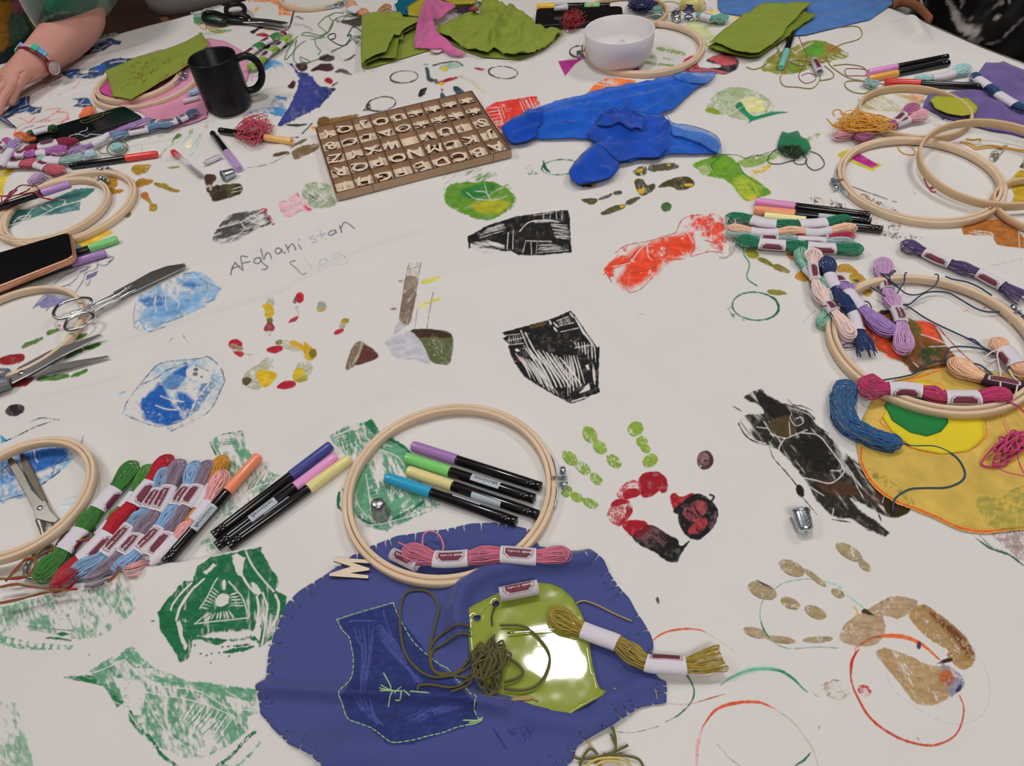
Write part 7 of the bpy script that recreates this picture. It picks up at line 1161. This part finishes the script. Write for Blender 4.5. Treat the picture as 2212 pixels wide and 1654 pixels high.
# gold spool
A,B=Wg("G 500 60 880 85",.011); ax=(B-A)/np.linalg.norm(B-A); L=np.linalg.norm(B-A)
t=thing('thread_spool',np.r_[(A+B)[:2]/2,0],'pale gold thread spool lying at the far side','spool')
mk('wound_thread',*lathe([(.003,.006),(.003,.0105),(L-.003,.0105),(L-.003,.006)],A,ax,24),cm('cfc07a','plastic'),t)
for d in (0,L-.003): mk('spool_end',*lathe([(d,0),(d,.011),(d+.0005,.0115),(d+.0025,.0115),(d+.003,.011),(d+.003,0)],A,ax,24),cm('d8cf98','plastic'),t)
# rolled paper labels
def roll(lab,a,b,r,la=0,text=0,label=True,z=None):
    z=r+.001 if z is None else z
    A,B=Wg(a,z)[0],Wg(b,z)[0]; ax=B-A; L=np.linalg.norm(ax); ax/=L; s=np.cross(ax,[0,0,1.]); s/=np.linalg.norm(s); u_=np.cross(s,ax)
    t=thing('paper_label_roll',np.r_[(A+B)[:2]/2,A[2]-r],lab,'paper label')
    mk('paper_band',*lathe([(0,r-.0006),(0,r),(L,r),(L,r-.0006),(0,r-.0006)],A,ax,20),M_PAPER,t)
    def S(x,phi,off): return A+np.outer(x,ax)+(r+off)*(np.sin(phi)[:,None]*s+np.cos(phi)[:,None]*u_)
    fl=-1 if text<0 else 1
    if label:
        gx,gy=np.meshgrid(np.linspace(-.92,.92,25),np.linspace(-.85,.85,19)); uv=np.stack([gx.ravel(),gy.ravel()],1); d=sdpoly(uv,LABP)
        cl=np.where((d>-.07)[:,None],colr('5c2a3a'),np.where((d>-.17)[:,None],colr('d6ccd0'),colr('6a2c3c')))
        V=S(L/2+uv[:,0]*L/2*.95,math.radians(la)-fl*uv[:,1]*.95,.0003); i=(np.arange(18)[:,None]*25+np.arange(24)[None]).ravel(); F=np.stack([i,i+1,i+26,i+25],1); F=F[(d[F]<.02).all(1)]; us=np.unique(F); re=np.zeros(len(V),int); re[us]=np.arange(len(us))
        lb=mk('maroon_label',V[us],re[F],M_LAB,t,True,cl[us])
        if text:
            for wd_,x0,sc,bo in (('knit',-.46,.30,.015),('(craft)',.24,.25,0)):
                v_,f=text2d(wd_,1,bo); v_=v_*sc*np.array([1.15,1.7]); x=v_[:,0]+x0; y=v_[:,1]-.12
                mk('lettering',S(L/2+(x if text>0 else -x)*L/2*.95,math.radians(la)-fl*y*.95,.0006),f,cm('e6dfe2','paper'),lb,False)
roll('empty rolled paper band with maroon label on the lime plastic shape',"n 290 305","n 592 245",.0065,0,-1,z=.0135)
roll('empty paper band under the left end of the dusty pink skein',"l -10 1270","l 190 1365",.006,10,-1,z=.0075)
roll('empty flattened paper band beside the lilac pen',"C 1485 1200","C 1740 1080",.004,-30)
roll('plain white paper roll lying on pink felt beside mug',"C 1140 220","C 1410 150",.0042,label=False,z=.007)
roll('small paper band with maroon label among olive yarn loops',"d 535 480","d 585 575",.006,0)
roll('white paper band at the far edge above the dark phone',"F 470 112","F 660 100",.005,0,label=False,z=.02)
# scissors
def blade(lab,pts,z0,th,m_,parent,tz=0.):
    q=Wg(pts,z0)[:,:2]; g=float(hgt(q[:1,0],q[:1,1])[0]); V,F=extrude(q,g+z0,g+z0+th,.0005); return mk(lab,V,F,m_,parent,False)
def loop(nm,pts,z,r,m_,parent,flat=1.):
    q=Wg(pts,z); V,F=tubes([spl(q,40,True)],r,10,True,flat); return mk(nm,V,F,m_,parent)
def arm(nm,pts,z,r,m_,parent,flat=1.):
    P=PX(pts); q=Wg(P,np.asarray(z)*np.ones(len(P))); n_=max(8,len(P)*5); rr=np.interp(np.linspace(0,1,n_),np.linspace(0,1,len(r)),r) if isinstance(r,list) else r
    V,F=tubes([spl(q,n_)],rr,10,False,flat); return mk(nm,V,F,m_,parent)
t=thing('scissors',Wg("D 850 330",0)[0],'black-handled scissors at the far left edge of table','scissors')
blade('blade',"D 770 295 900 292 1200 325 1480 375 1502 398 1400 420 1100 375 780 372",.007,.0018,M_STEELG,t); blade('blade',"D 800 372 1000 368 1200 400 1422 460 1400 476 1150 445 900 395",.0045,.0018,M_STEELG,t)
loop('finger_loop',"D 505 180 520 110 600 70 720 70 790 120 790 190 720 230 600 235 530 215",.016,.0052,M_BLACKM,t); loop('finger_loop',"D 150 280 180 215 300 205 430 240 530 290 500 345 400 370 260 350 180 330",.009,.0055,M_BLACKM,t)
arm('handle_arm',"D 720 225 800 250 860 290 880 320",[.016,.012,.009,.009],[.007,.007,.0065,.005],M_BLACKM,t,.7); arm('handle_arm',"D 480 310 600 320 720 330 800 345",[.009,.009,.008,.008],[.0065,.0085,.0085,.006],M_BLACKM,t,.7)
mk('pivot_screw',*lathe([(0,.003),(.0015,.003),(.002,0)],Wg("D 870 325",.0085)[0],(0,0,1),12),M_STEEL,t)
t=thing('scissors',Wg("e 980 1010",0)[0],'all-silver steel scissors lying with handles over a hoop, left of handwriting','scissors')
blade('blade',"e 900 1040 1040 968 1060 960 1200 880 1330 830 1468 802 1440 830 1280 910 1090 1000 960 1060",.0075,.0018,M_BLADE,t); blade('blade',"e 960 1060 1080 985 1300 890 1478 818 1470 838 1300 920 1090 1025 960 1075",.0052,.0018,M_STEELG,t)
arm('shank',"e 700 1160 800 1110 900 1065 970 1020 1050 965",[.011,.011,.010,.009,.0085],[.0026,.0034,.0042,.0045,.003],M_BLADE,t,.55); arm('shank',"e 740 1190 830 1130 930 1085 1010 1040 1090 1000",[.009,.009,.008,.0068,.006],[.0022,.003,.004,.004,.003],M_STEEL,t,.55)
loop('finger_loop',"e 425 1200 470 1135 560 1100 650 1080 715 1085 725 1110 690 1150 620 1195 520 1240 450 1240",.0165,.0021,M_STEEL,t); loop('finger_loop',"e 515 1310 545 1250 620 1215 690 1195 738 1210 735 1245 690 1290 610 1325 540 1335",.0155,.0021,M_STEEL,t)
arm('shank',"e 560 1205 640 1180 720 1150",[.0165,.013,.0115],[.0021,.0024,.0026],M_STEEL,t); mk('pivot_screw',*lathe([(0,.0026),(.0012,.0026),(.0016,0)],Wg("e 998 1003",.0098)[0],(0,0,1),12),M_STEEL,t)
t=thing('scissors',Wg("i 170 200",0)[0],'open scissors with grey handles at the left edge','scissors')
blade('blade',"i 75 262 150 165 400 35 600 -32 790 -97 818 -90 700 -25 500 75 250 215 100 290",.0075,.0016,M_STEELG,t); blade('blade',"i 20 240 100 200 180 165 330 165 600 105 850 62 862 75 700 120 500 180 300 228 150 250",.0050,.0016,M_STEELG,t)
M_GREY=cm('73757a','plastic')
arm('handle',"i -300 320 -150 240 -40 215 60 210",[.009,.009,.009,.008],[.007,.008,.0085,.0075],M_GREY,t,.8); arm('handle',"i -260 420 -120 350 0 300 80 280",[.009,.009,.009,.008],[.007,.009,.0098,.009],M_GREY,t,.8)
loop('finger_loop',"i -300 310 -420 300 -560 360 -560 420 -440 400 -320 340",.009,.006,M_GREY,t); loop('finger_loop',"i -260 420 -330 480 -480 560 -540 520 -440 440 -320 400",.009,.006,M_GREY,t)
mk('pivot_screw',*lathe([(0,.0036),(.0012,.0036),(.0018,.0018),(.0018,0)],Wg("i 170 203",.0092)[0],(0,0,1),16),M_STEEL,t)
t=thing('scissors',Wg("U 400 900",0)[0],'worn rusty steel scissors inside the near left hoop','scissors')
blade('blade',"U 75 400 95 388 150 430 240 560 330 740 430 840 470 900 330 900 250 750 160 600 85 470",.0042,.0018,M_STEELD,t); blade('blade',"U 193 340 215 345 280 430 350 560 400 680 480 850 440 870 330 700 240 540 205 400",.0022,.0018,mat('rust_steel',(.16,.13,.10),.5,metal=.8,var=.5,nscale=90),t)
blade('shoulder',"U 330 885 460 838 520 950 590 1020 560 1060 500 1055 365 1020",.0055,.0022,M_STEELD,t); mk('pivot_screw',*lathe([(0,.0028),(.001,.0028),(.0012,.001),(.0012,0)],Wg("U 397 905",.0077)[0],(0,0,1),14),M_STEEL,t)
arm('shank',"U 390 1020 420 1120 440 1200 480 1270 500 1310",[.004,.004,.0036,.0036,.0036],[.004,.003,.0026,.0024,.0024],M_STEELD,t,.7); arm('shank',"U 540 1030 590 1130 620 1200 640 1250",[.0036,.0036,.0036,.0036],[.004,.003,.0026,.0024],M_STEELD,t,.7)
loop('finger_loop',"I 640 960 690 850 780 770 920 715 1030 730 1060 800 1020 900 940 990 840 1030 730 1020",.0042,.0024,M_STEELD,t); loop('finger_loop',"I 560 960 480 960 380 1040 300 1150 290 1240 350 1290 430 1230 520 1100",.0042,.0024,M_STEELD,t)
# felt pen held by the person, tip only in view
A,B=Wg("B 262 562",.002)[0],Wg("B -260 230",.03)[0]; ax=(B-A)/np.linalg.norm(B-A); t=thing('felt_pen',A,'dark slate pencil pointing in from the left edge of photo','pen')
mk('tip',*lathe([(0,0),(.002,.0006),(.008,.0018)],A,ax,12),M_BLACKM,t); mk('barrel',*lathe([(.008,.0018),(.022,.0042),(.024,.0046),(.13,.0046),(.13,0)],A,ax,14),cm('50536b','plastic'),t)
# phones
def rquad(q,rad,n=7):
    out=[]
    for i in range(4):
        p0,p1,p2=q[i-1],q[i],q[(i+1)%4]; a=(p0-p1)/np.linalg.norm(p0-p1); b=(p2-p1)/np.linalg.norm(p2-p1)
        for s in np.linspace(0,1,n): out.append((p1+a*rad)*(1-s)**2+2*p1*s*(1-s)+(p1+b*rad)*s*s)
    return np.array(out)
def phone(lab,cor,zt,th,case,rad=.012,tiltv=(0,0),scr=.003,cat='phone'):
    zt=np.asarray(zt,float)*np.ones(4); q=Wg(PX(cor),zt); t=thing('phone',np.r_[q[:,:2].mean(0),q[:,2].min()-th],lab,'phone')
    pl=rquad(q,rad); n=len(pl); dn=np.array([0,0,-1.]); c=pl.mean(0)
    def inset(d,dz): 
        v=pl-c; L=np.linalg.norm(v,axis=1)[:,None]; return c+v*(1-d/L)+dn*dz
    rings=[inset(.002,th),inset(0,th-.0015),inset(0,.0015),inset(.0012,.0002),inset(scr,.0)]
    V=np.vstack(rings); F=[list(range(n))]
    for k in range(4):
        for i in range(n): F.append([k*n+i,k*n+(i+1)%n,(k+1)*n+(i+1)%n,(k+1)*n+i])
    mk('case',V,F,case,t); V=np.vstack([inset(scr,-.0002),inset(scr,.0006)]); F=[list(range(n))]+[[i,n+i,n+(i+1)%n,(i+1)%n] for i in range(n)]
    mk('screen',V,F,M_SCREEN,t,False); return t,q
phone('dark phone lying among thread skeins at far left',"a 170 1075 985 836 1132 925 285 1180",.0105,.009,M_BLACKM,.010)
M_ROSE=mat('rose_gold',colr('c8957c'),.28,metal=.6,var=.05)
pt,q=phone('rose gold edged phone lying on pens at the left edge',"e -330 810 562 548 596 745 -330 1110",[.024,.024,.024,.024],.010,M_ROSE,.012)
d=(q[2]-q[3])/np.linalg.norm(q[2]-q[3]); c=q[3]+d*np.linalg.norm(q[2]-q[3])*.70; out_=np.cross(d,[0,0,1]); a_=math.atan2(d[1],d[0])
mk('side_button',*box(c+out_*.0004+[0,0,-.005],.018,.0016,.003,a_),M_ROSE,pt,False)
phone('dark phone with grey sheen lying beside the white bowl',"F 240 108 1375 78 1392 250 212 345",.0125,.010,M_BLACKM,.010)
# ---------------- people and chairs ----------------
def skin_mesh(name,nodes,edges,m_,parent,root=0,sub=2,label=None,post=None,vox=0):
    # nodes: (xyz, radius_x, radius_y)
    me=bpy.data.meshes.new(name); base=WLOC[parent.name]
    me.from_pydata([tuple(np.asarray(n[0])-base) for n in nodes],edges,[]); o=bpy.data.objects.new(name,me); COLL.objects.link(o)
    o.modifiers.new('skin','SKIN').use_smooth_shade=True
    for i,n in enumerate(nodes):
        v=me.skin_vertices[0].data[i]; v.radius=(n[1],n[2] if len(n)>2 else n[1]); v.use_root=(i==root)
    s=o.modifiers.new('sub','SUBSURF'); s.levels=sub; s.render_levels=sub
    if vox: r_=o.modifiers.new('rm','REMESH'); r_.mode='VOXEL'; r_.voxel_size=vox
    dg=bpy.context.evaluated_depsgraph_get(); m2=bpy.data.meshes.new_from_object(o.evaluated_get(dg)); bpy.data.objects.remove(o); bpy.data.meshes.remove(me)
    m2.name=name; m2.materials.clear(); m2.materials.append(m_)
    o=bpy.data.objects.new(name,m2); COLL.objects.link(o); o.parent=parent; WLOC[o.name]=base
    m2.polygons.foreach_set('use_smooth',[True]*len(m2.polygons))
    V=np.zeros(len(m2.vertices)*3); m2.vertices.foreach_get('co',V); V=V.reshape(-1,3)+base
    if post is not None:
        V=post(V); m2.vertices.foreach_set('co',(V-base).ravel()); m2.update()
    if label: o['label']=label
    return o,V
def set_col(o,C):
    at=o.data.color_attributes.new('Col','FLOAT_COLOR','POINT'); c4=np.ones((len(C),4),np.float32); c4[:,:3]=C; at.data.foreach_set('color',c4.ravel())
M_FLEECE=mat('patterned_fleece',None,1.,spec=.05,vcol=True,var=.22,nscale=260,bump=.6,bscale=900,sheen=.5)
M_SATIN=mat('black_satin',None,.32,spec=.5,vcol=True,var=.1,nscale=30)
M_HAIR=mat('brown_hair',colr('3a2820'),.6,var=.2,nscale=80)
M_TROU=mat('dark_trousers',colr('33343c'),.9,var=.1)
M_GREY=mat('grey_beige_trousers',colr('9c938c'),.9,var=.1,nscale=40,bump=.2)
A3=lambda *a: np.array(a,float)
# left person: forearm resting on the table
el=Wz("A 1400 235",.058)[0]; wr=Wz("A 560 985",.040)[0]; mid=Wz("A 950 640",.052)[0]
kn=Wz("A 40 1390",.030)[0]; pal=(wr*.45+kn*.55)+A3(0,0,.004)
fd=(kn-wr); fd/=np.linalg.norm(fd); sdv=np.cross([0,0,1.],fd); sdv/=np.linalg.norm(sdv)   # sdv: towards the camera side
far=-sdv
sho=el+A3(-.16,.24,.32); tor=A3(sho[0]-.20,sho[1]+.06,sho[2]-.02)
t=thing('person',A3(tor[0],tor[1],FLOOR),'person in patterned fleece with bare forearm resting on the table, hand at left edge','person')
nodes=[(A3(tor[0],tor[1]+.02,-.26),.15,.12),(A3(tor[0],tor[1]+.02,.0),.14,.11),(tor,.15,.11),(tor+A3(0,0,.10),.055,.055),(tor+A3(0,-.02,.20),.075,.085),(tor+A3(0,-.02,.29),.075,.09),(tor+A3(0,-.01,.36),.045,.05),
 (sho,.065,.06),(sho*.45+el*.55,.054,.052),(el,.050,.048),(mid,.047,.041),(wr,.034,.024),(pal,.040,.018),
 (A3(2*tor[0]-sho[0],sho[1],sho[2]),.065,.06),(A3(2*tor[0]-sho[0]-.06,sho[1]-.16,sho[2]-.22),.048,.046),(A3(2*tor[0]-sho[0]+.08,sho[1]-.36,.04),.036,.03),
 (A3(tor[0]+.11,tor[1]-.05,-.28),.09,.09),(A3(tor[0]+.13,tor[1]-.38,-.27),.075,.075),(A3(tor[0]+.13,tor[1]-.40,FLOOR+.10),.045,.05),(A3(tor[0]+.13,tor[1]-.52,FLOOR+.035),.04,.03),
 (A3(tor[0]-.11,tor[1]-.05,-.28),.09,.09),(A3(tor[0]-.13,tor[1]-.38,-.27),.075,.075),(A3(tor[0]-.13,tor[1]-.40,FLOOR+.10),.045,.05),(A3(tor[0]-.13,tor[1]-.52,FLOOR+.035),.04,.03)]
edges=[(0,1),(1,2),(2,3),(3,4),(4,5),(5,6),(2,7),(7,8),(8,9),(9,10),(10,11),(11,12),(2,13),(13,14),(14,15),(0,16),(16,17),(17,18),(18,19),(0,20),(20,21),(21,22),(22,23)]
def finger_chain(root,dirv,lens,r0,drop=.010):
    p=root; i0=len(nodes); nodes.append((p,r0,r0)); edges.append((12,i0)); d=dirv/np.linalg.norm(dirv)
    for k,L in enumerate(lens):
        d=d+A3(0,0,-.22*(k+.6)); d/=np.linalg.norm(d); p=p+d*L; p=A3(p[0],p[1],max(p[2],.008)); nodes.append((p,r0*(.95-.12*k),r0*(.95-.12*k))); edges.append((len(nodes)-2,len(nodes)-1))
for k,(o_,l_) in enumerate(((-.030,.9),(-.010,1.05),(.011,1.0),(.030,.8))):
    finger_chain(pal+fd*.040+sdv*o_*1.05+A3(0,0,.002),fd+sdv*o_*4,[.040*l_,.026*l_,.020*l_],.0092)
finger_chain(pal-fd*.002+sdv*.024,fd+sdv*.14,[.042,.034],.0108)
body,_=skin_mesh('body',nodes,edges,M_SKIN,t)
# fleece jumper: torso and wide sleeve ending above the forearm
dEl=(el-mid)/np.linalg.norm(el-mid); cuf=el*.80+mid*.20
jn=[(A3(tor[0],tor[1]+.02,-.27),.185,.16),(A3(tor[0],tor[1]+.0,.0),.185,.155),(tor+A3(0,0,-.01),.175,.14),(tor+A3(0,0,.085),.075,.07),
 (sho,.095,.09),(sho*.45+el*.55+A3(0,.012,.01),.092,.088),(el+A3(.0,-.025,.040),.112,.100),(cuf+A3(.030,-.016,.014),.110,.098),
 (A3(2*tor[0]-sho[0],sho[1],sho[2]),.09,.085),(A3(2*tor[0]-sho[0]-.06,sho[1]-.16,sho[2]-.22),.075,.07),(A3(2*tor[0]-sho[0]+.03,sho[1]-.28,.10),.062,.055)]
ju,V=skin_mesh('fleece_jumper',jn,[(0,1),(1,2),(2,3),(2,4),(4,5),(5,6),(6,7),(2,8),(8,9),(9,10)],M_FLEECE,t,sub=5,label='fleece jumper in green, mustard and pink patches')
px=proj(V); C,_=paint(px,[ell("A 0 900",900,600,0,'173029',soft=3,n=4),p("A -900 -900 500 -900 430 200 350 250 240 150 200 -200 0 -300",'8a5a6c',soft=2,n=5),p("A 20 0 200 20 210 150 150 260 130 380 150 700 0 800 -700 900 -700 0",'a8711a',soft=2,n=5),p("A 200 0 340 20 370 160 230 230",'a0627a',soft=2,n=4),p("A 150 300 360 190 480 500 300 660 160 720",'4f6a58',soft=2,n=4),p("A 360 0 480 -100 800 -100 620 250 480 320",'445a48',soft=2,n=4),p("A 860 -600 1600 -600 1590 110 1400 200 1000 210 780 200 700 120",'1f6a50',soft=2,n=4),p("A 650 400 700 250 1000 190 1500 190 1650 -100 1840 280 1790 390 1600 300 1480 270 1200 180 900 230 720 320",'6f8a78',soft=2,n=4),p("A 1480 280 1700 290 1620 600 1500 640",'173a34',soft=2),p("A 1640 420 1760 370 1740 430",'a8711a'),p("A 480 310 520 330 640 560 600 540",'b5812a')],colr('1d3d34'),91); set_col(ju,C)
mk('hair',*lathe([(0,.0),(.01,.05),(.05,.105),(.12,.118),(.20,.105),(.26,.05),(.27,0)],tor+A3(0,.01,.11),(0,0,1),20),M_HAIR,t)
tr,_=skin_mesh('trousers',[(A3(tor[0],tor[1],-.27),.16,.13)]+[(n[0],n[1]+.012,n[2]+.012) for n in nodes[16:19]]+[(n[0],n[1]+.012,n[2]+.012) for n in nodes[20:23]],[(0,1),(1,2),(2,3),(0,4),(4,5),(5,6)],M_TROU,t)
# tattoo line on the forearm, bracelet and watch on the wrist
ax=(mid-wr); ax/=np.linalg.norm(ax); wc=wr+ax*.004; s_=np.cross(ax,[0,0,1.]); s_/=np.linalg.norm(s_); u_=np.cross(s_,ax)
def wristpt(th,off,al=0.): return wc+ax*al+(s_*math.cos(th)*(.038+off)+u_*math.sin(th)*(.0285+off))
br=thing('bracelet',wc,'pale plastic charm bracelet with teal and blue beads on the wrist','bracelet')
lp=np.array([wristpt(a,.002,.002) for a in np.linspace(0,2*math.pi,40,endpoint=False)]); mk('band',*tubes([lp],.0028,8,True,),cm('c8b8bc','plastic'),br)
for a,cx_,sz in ((2.6,'5cc4a8',.0085),(2.2,'d88c6c',.005),(1.95,'7aa4d8',.006),(1.05,'45c0a0',.009),(.75,'5aa8d8',.007),(.55,'6ab0dc',.006)):
    q_=wristpt(a,.004,.002); V,F=lathe([(-sz*.7,0),(-sz*.7,sz*.7),(-sz*.5,sz*.82),(sz*.5,sz*.82),(sz*.7,sz*.7),(sz*.7,0)],q_,ax,4); mk('bead',V,F,cm(cx_,'plastic'),br,False)
wt=thing('wristwatch',wristpt(.0,.004,-.012),'dark red wristwatch with round pale face on the wrist','watch')
fdir=(s_*.98-u_*.05); fdir/=np.linalg.norm(fdir); fc=wristpt(-.25,.001,-.004)
mk('watch_case',*lathe([(0,0),(0,.012),(.002,.0140),(.0062,.0140),(.0078,.0126),(.0068,.0115),(.0066,0)],fc,fdir,28),cm('7c1424','plastic'),wt)
mk('watch_face',*lathe([(.0070,0),(.0070,.0112),(.0066,.0112)],fc,fdir,28),cm('b9aab0','plastic'),wt)
mk('bezel',*lathe([(.0068,.0112),(.0081,.0115),(.0081,.0124),(.0070,.0127)],fc,fdir,28),cm('d8cccc','plastic'),wt)
lp=np.array([wristpt(a,.002,-.004) for a in np.linspace(0,2*math.pi,40,endpoint=False)]); mk('strap',*tubes([lp],.0042,8,True,.5),cm('7c1424','plastic'),wt)
# right person in black and white satin
rp=Wz("z 2110 -50",.05)[0]; rp=A3(rp[0]+.15,rp[1]+.04,.10)
t=thing('person',A3(rp[0],rp[1],FLOOR),'person in black clothing with white swirls sitting beyond the right table edge','person')
lf=A3(-.80,-.60,0); sd=A3(-.60,.80,0)
bn=[(rp+A3(0,0,-.38),.15,.13),(rp+A3(0,0,-.1),.14,.11),(rp+A3(0,0,.22),.15,.11),(rp+A3(0,0,.33),.055,.055),(rp+A3(0,0,.43),.075,.085),(rp+A3(0,0,.52),.075,.09),(rp+A3(0,0,.59),.045,.05),
 (rp+sd*.19+A3(0,0,.20),.06,.06),(rp+sd*.25+A3(0,0,-.10),.05,.05),(rp+sd*.16+lf*.12+A3(0,0,-.27),.04,.04),(rp+sd*.06+lf*.18+A3(0,0,-.30),.03,.022),
 (rp-sd*.19+A3(0,0,.20),.06,.06),(rp-sd*.25+A3(0,0,-.10),.05,.05),(rp-sd*.16+lf*.12+A3(0,0,-.27),.04,.04),(rp-sd*.06+lf*.18+A3(0,0,-.30),.03,.022),
 (rp+sd*.1+lf*.05+A3(0,0,-.40),.09,.09),(rp+sd*.12+lf*.38+A3(0,0,-.40),.075,.075),(rp+sd*.12+lf*.36+A3(0,0,FLOOR+.10-rp[2]),.045,.05),
 (rp-sd*.1+lf*.05+A3(0,0,-.40),.09,.09),(rp-sd*.12+lf*.38+A3(0,0,-.40),.075,.075),(rp-sd*.12+lf*.36+A3(0,0,FLOOR+.10-rp[2]),.045,.05)]
skin_mesh('body',bn,[(0,1),(1,2),(2,3),(3,4),(4,5),(5,6),(2,7),(7,8),(8,9),(9,10),(2,11),(11,12),(12,13),(13,14),(0,15),(15,16),(16,17),(0,18),(18,19),(19,20)],M_SKIN,t)
gn=[(rp+A3(0,0,-.40),.19,.17),(rp+A3(0,0,-.12),.18,.155),(rp+A3(0,0,.2),.18,.145),(rp+A3(0,0,.30),.08,.075)]+[(bn[i][0],r,r) for i,r in ((7,.09),(8,.085),(9,.075),(11,.09),(12,.085),(13,.075))]
ga,V=skin_mesh('black_top',gn,[(0,1),(1,2),(2,3),(2,4),(4,5),(5,6),(2,7),(7,8),(8,9)],M_SATIN,t,sub=6,label='black satin top with white brushed swirls',post=lambda V: V+(fbm(V[:,0]*22+V[:,2]*9,V[:,1]*22+V[:,2]*14,41,2)-.5)[:,None]*A3(.022,.022,.010))
px=proj(V); C,_=paint(px,[p("H 960 0 1050 20 1120 130 1170 200 1250 330 1400 420 1520 440 1490 540 1400 600 1280 560 1130 430 1070 300 1040 150",'b8b2ae',soft=1.5,n=1.5,sm=1),p("H 550 0 590 0 620 160 600 160",'b8b2ae'),p("H 1190 -60 1260 0 1250 60 1220 130 1190 120 1200 60",'a09a98'),p("H 1750 100 1850 20 2000 -20 1950 30",'a8a29e',sm=1),p("H 1650 300 1720 270 1830 270 1750 300",'b8b2ae',sm=1),p("H 1880 600 2000 440 2120 340 2205 280 2100 400 1950 540",'a8a29e',sm=1),p("H 1200 590 1500 610 1560 650 1400 690 1300 640",'8a8684',cov=.6,ts=3),l("H 1400 690 1520 710 1700 690 1800 660",3,'8a8684',cov=.6,ts=3),p("H 1340 290 1380 300 1350 320",'8a8684')],np.array([.004,.004,.005]),95); set_col(ga,C)
mk('hair',*lathe([(0,0),(.01,.05),(.05,.105),(.12,.118),(.20,.105),(.26,.05),(.27,0)],rp+A3(.02,.02,.34),(0,0,1),20),M_HAIR,t)
skin_mesh('trousers',[(rp+A3(0,0,-.40),.16,.14)]+[(bn[i][0],bn[i][1]+.014,bn[i][2]+.014) for i in (15,16,17)]+[(bn[i][0],bn[i][1]+.014,bn[i][2]+.014) for i in (18,19,20)],[(0,1),(1,2),(2,3),(0,4),(4,5),(5,6)],M_TROU,t)
# chairs
def chair(lab,c,ang,seatm,rail=None,zs=-.30):
    t=thing('chair',A3(c[0],c[1],FLOOR),lab,'chair'); ca,sa=math.cos(ang),math.sin(ang); R=lambda x,y,z: A3(c[0]+x*ca-y*sa,c[1]+x*sa+y*ca,z)
    a=np.linspace(0,2*math.pi,28,endpoint=False); se=np.sign(np.cos(a))*np.abs(np.cos(a))**.5*.22; sf=np.sign(np.sin(a))*np.abs(np.sin(a))**.5*.21
    rings=[]
    for k,(s,z) in enumerate(((.90,zs-.055),(1.,zs-.045),(1.,zs-.015),(.95,zs),(.7,zs+.006),(.02,zs+.008))): rings.append(np.array([R(x*s,y*s,z) for x,y in zip(se,sf)]))
    V=np.vstack(rings); n=28; F=[[k*n+i,k*n+(i+1)%n,(k+1)*n+(i+1)%n,(k+1)*n+i] for k in range(5) for i in range(n)]+[list(range(n))[::-1]]; mk('seat',V,F,seatm,t)
    for x in (-.18,.18):
        for y in (-.17,.17): mk('leg',*lathe([(0,.012),(.01,.014),(zs-.05-FLOOR,.017),(zs-.05-FLOOR,0)],R(x,y,FLOOR),(0,0,1),10),cm('8a5a3c','wood'),t)
    return t,R
g0=Wz("z 430 -24",-.25)[0]
ct,R=chair('chair with grey upholstered seat beyond the far left table edge',(g0[0]-.02,g0[1]+.16),.37,mat('grey_upholstery',colr('8a8580'),.95,var=.1,nscale=90,bump=.3),zs=-.25)
for x in (-.19,.19): mk('back_post',*lathe([(0,.014),(.40,.013),(.40,0)],R(x,.20,-.26),(0,.06,1),10),cm('8a5a3c','wood'),ct)
mk('backrest',*box(R(0,.225,.10),.40,.02,.14,.37),mat('grey_upholstery',None),ct,False)
# wooden chair whose curved back rail shows at the right table edge
q=Wz("H 60 95 180 62 280 66 400 110 500 185 580 270 640 345",.004)
q=q+(np.array([E1[0],E1[1],0])*.012)
cpt=q.mean(0); ct,R=chair('wooden chair with curved brown back rail against the right table edge',cpt[:2]+E1*.27+E2*.28,ta,cm('8a5a3c','wood'),zs=-.29)
V,F=tubes([spl(q,30)],.0042,10,False,2.0); mk('back_rail',V,F,cm('8a5a3e','wood'),ct)
for i in (2,4): mk('back_post',*tubes([np.array([q[i]-[0,0,.03],q[i]+A3(E1[0]*.04,E1[1]*.04,-.15),q[i]+A3(E1[0]*.09,E1[1]*.09,-.33)])],.011,10),cm('8a5a3c','wood'),ct)
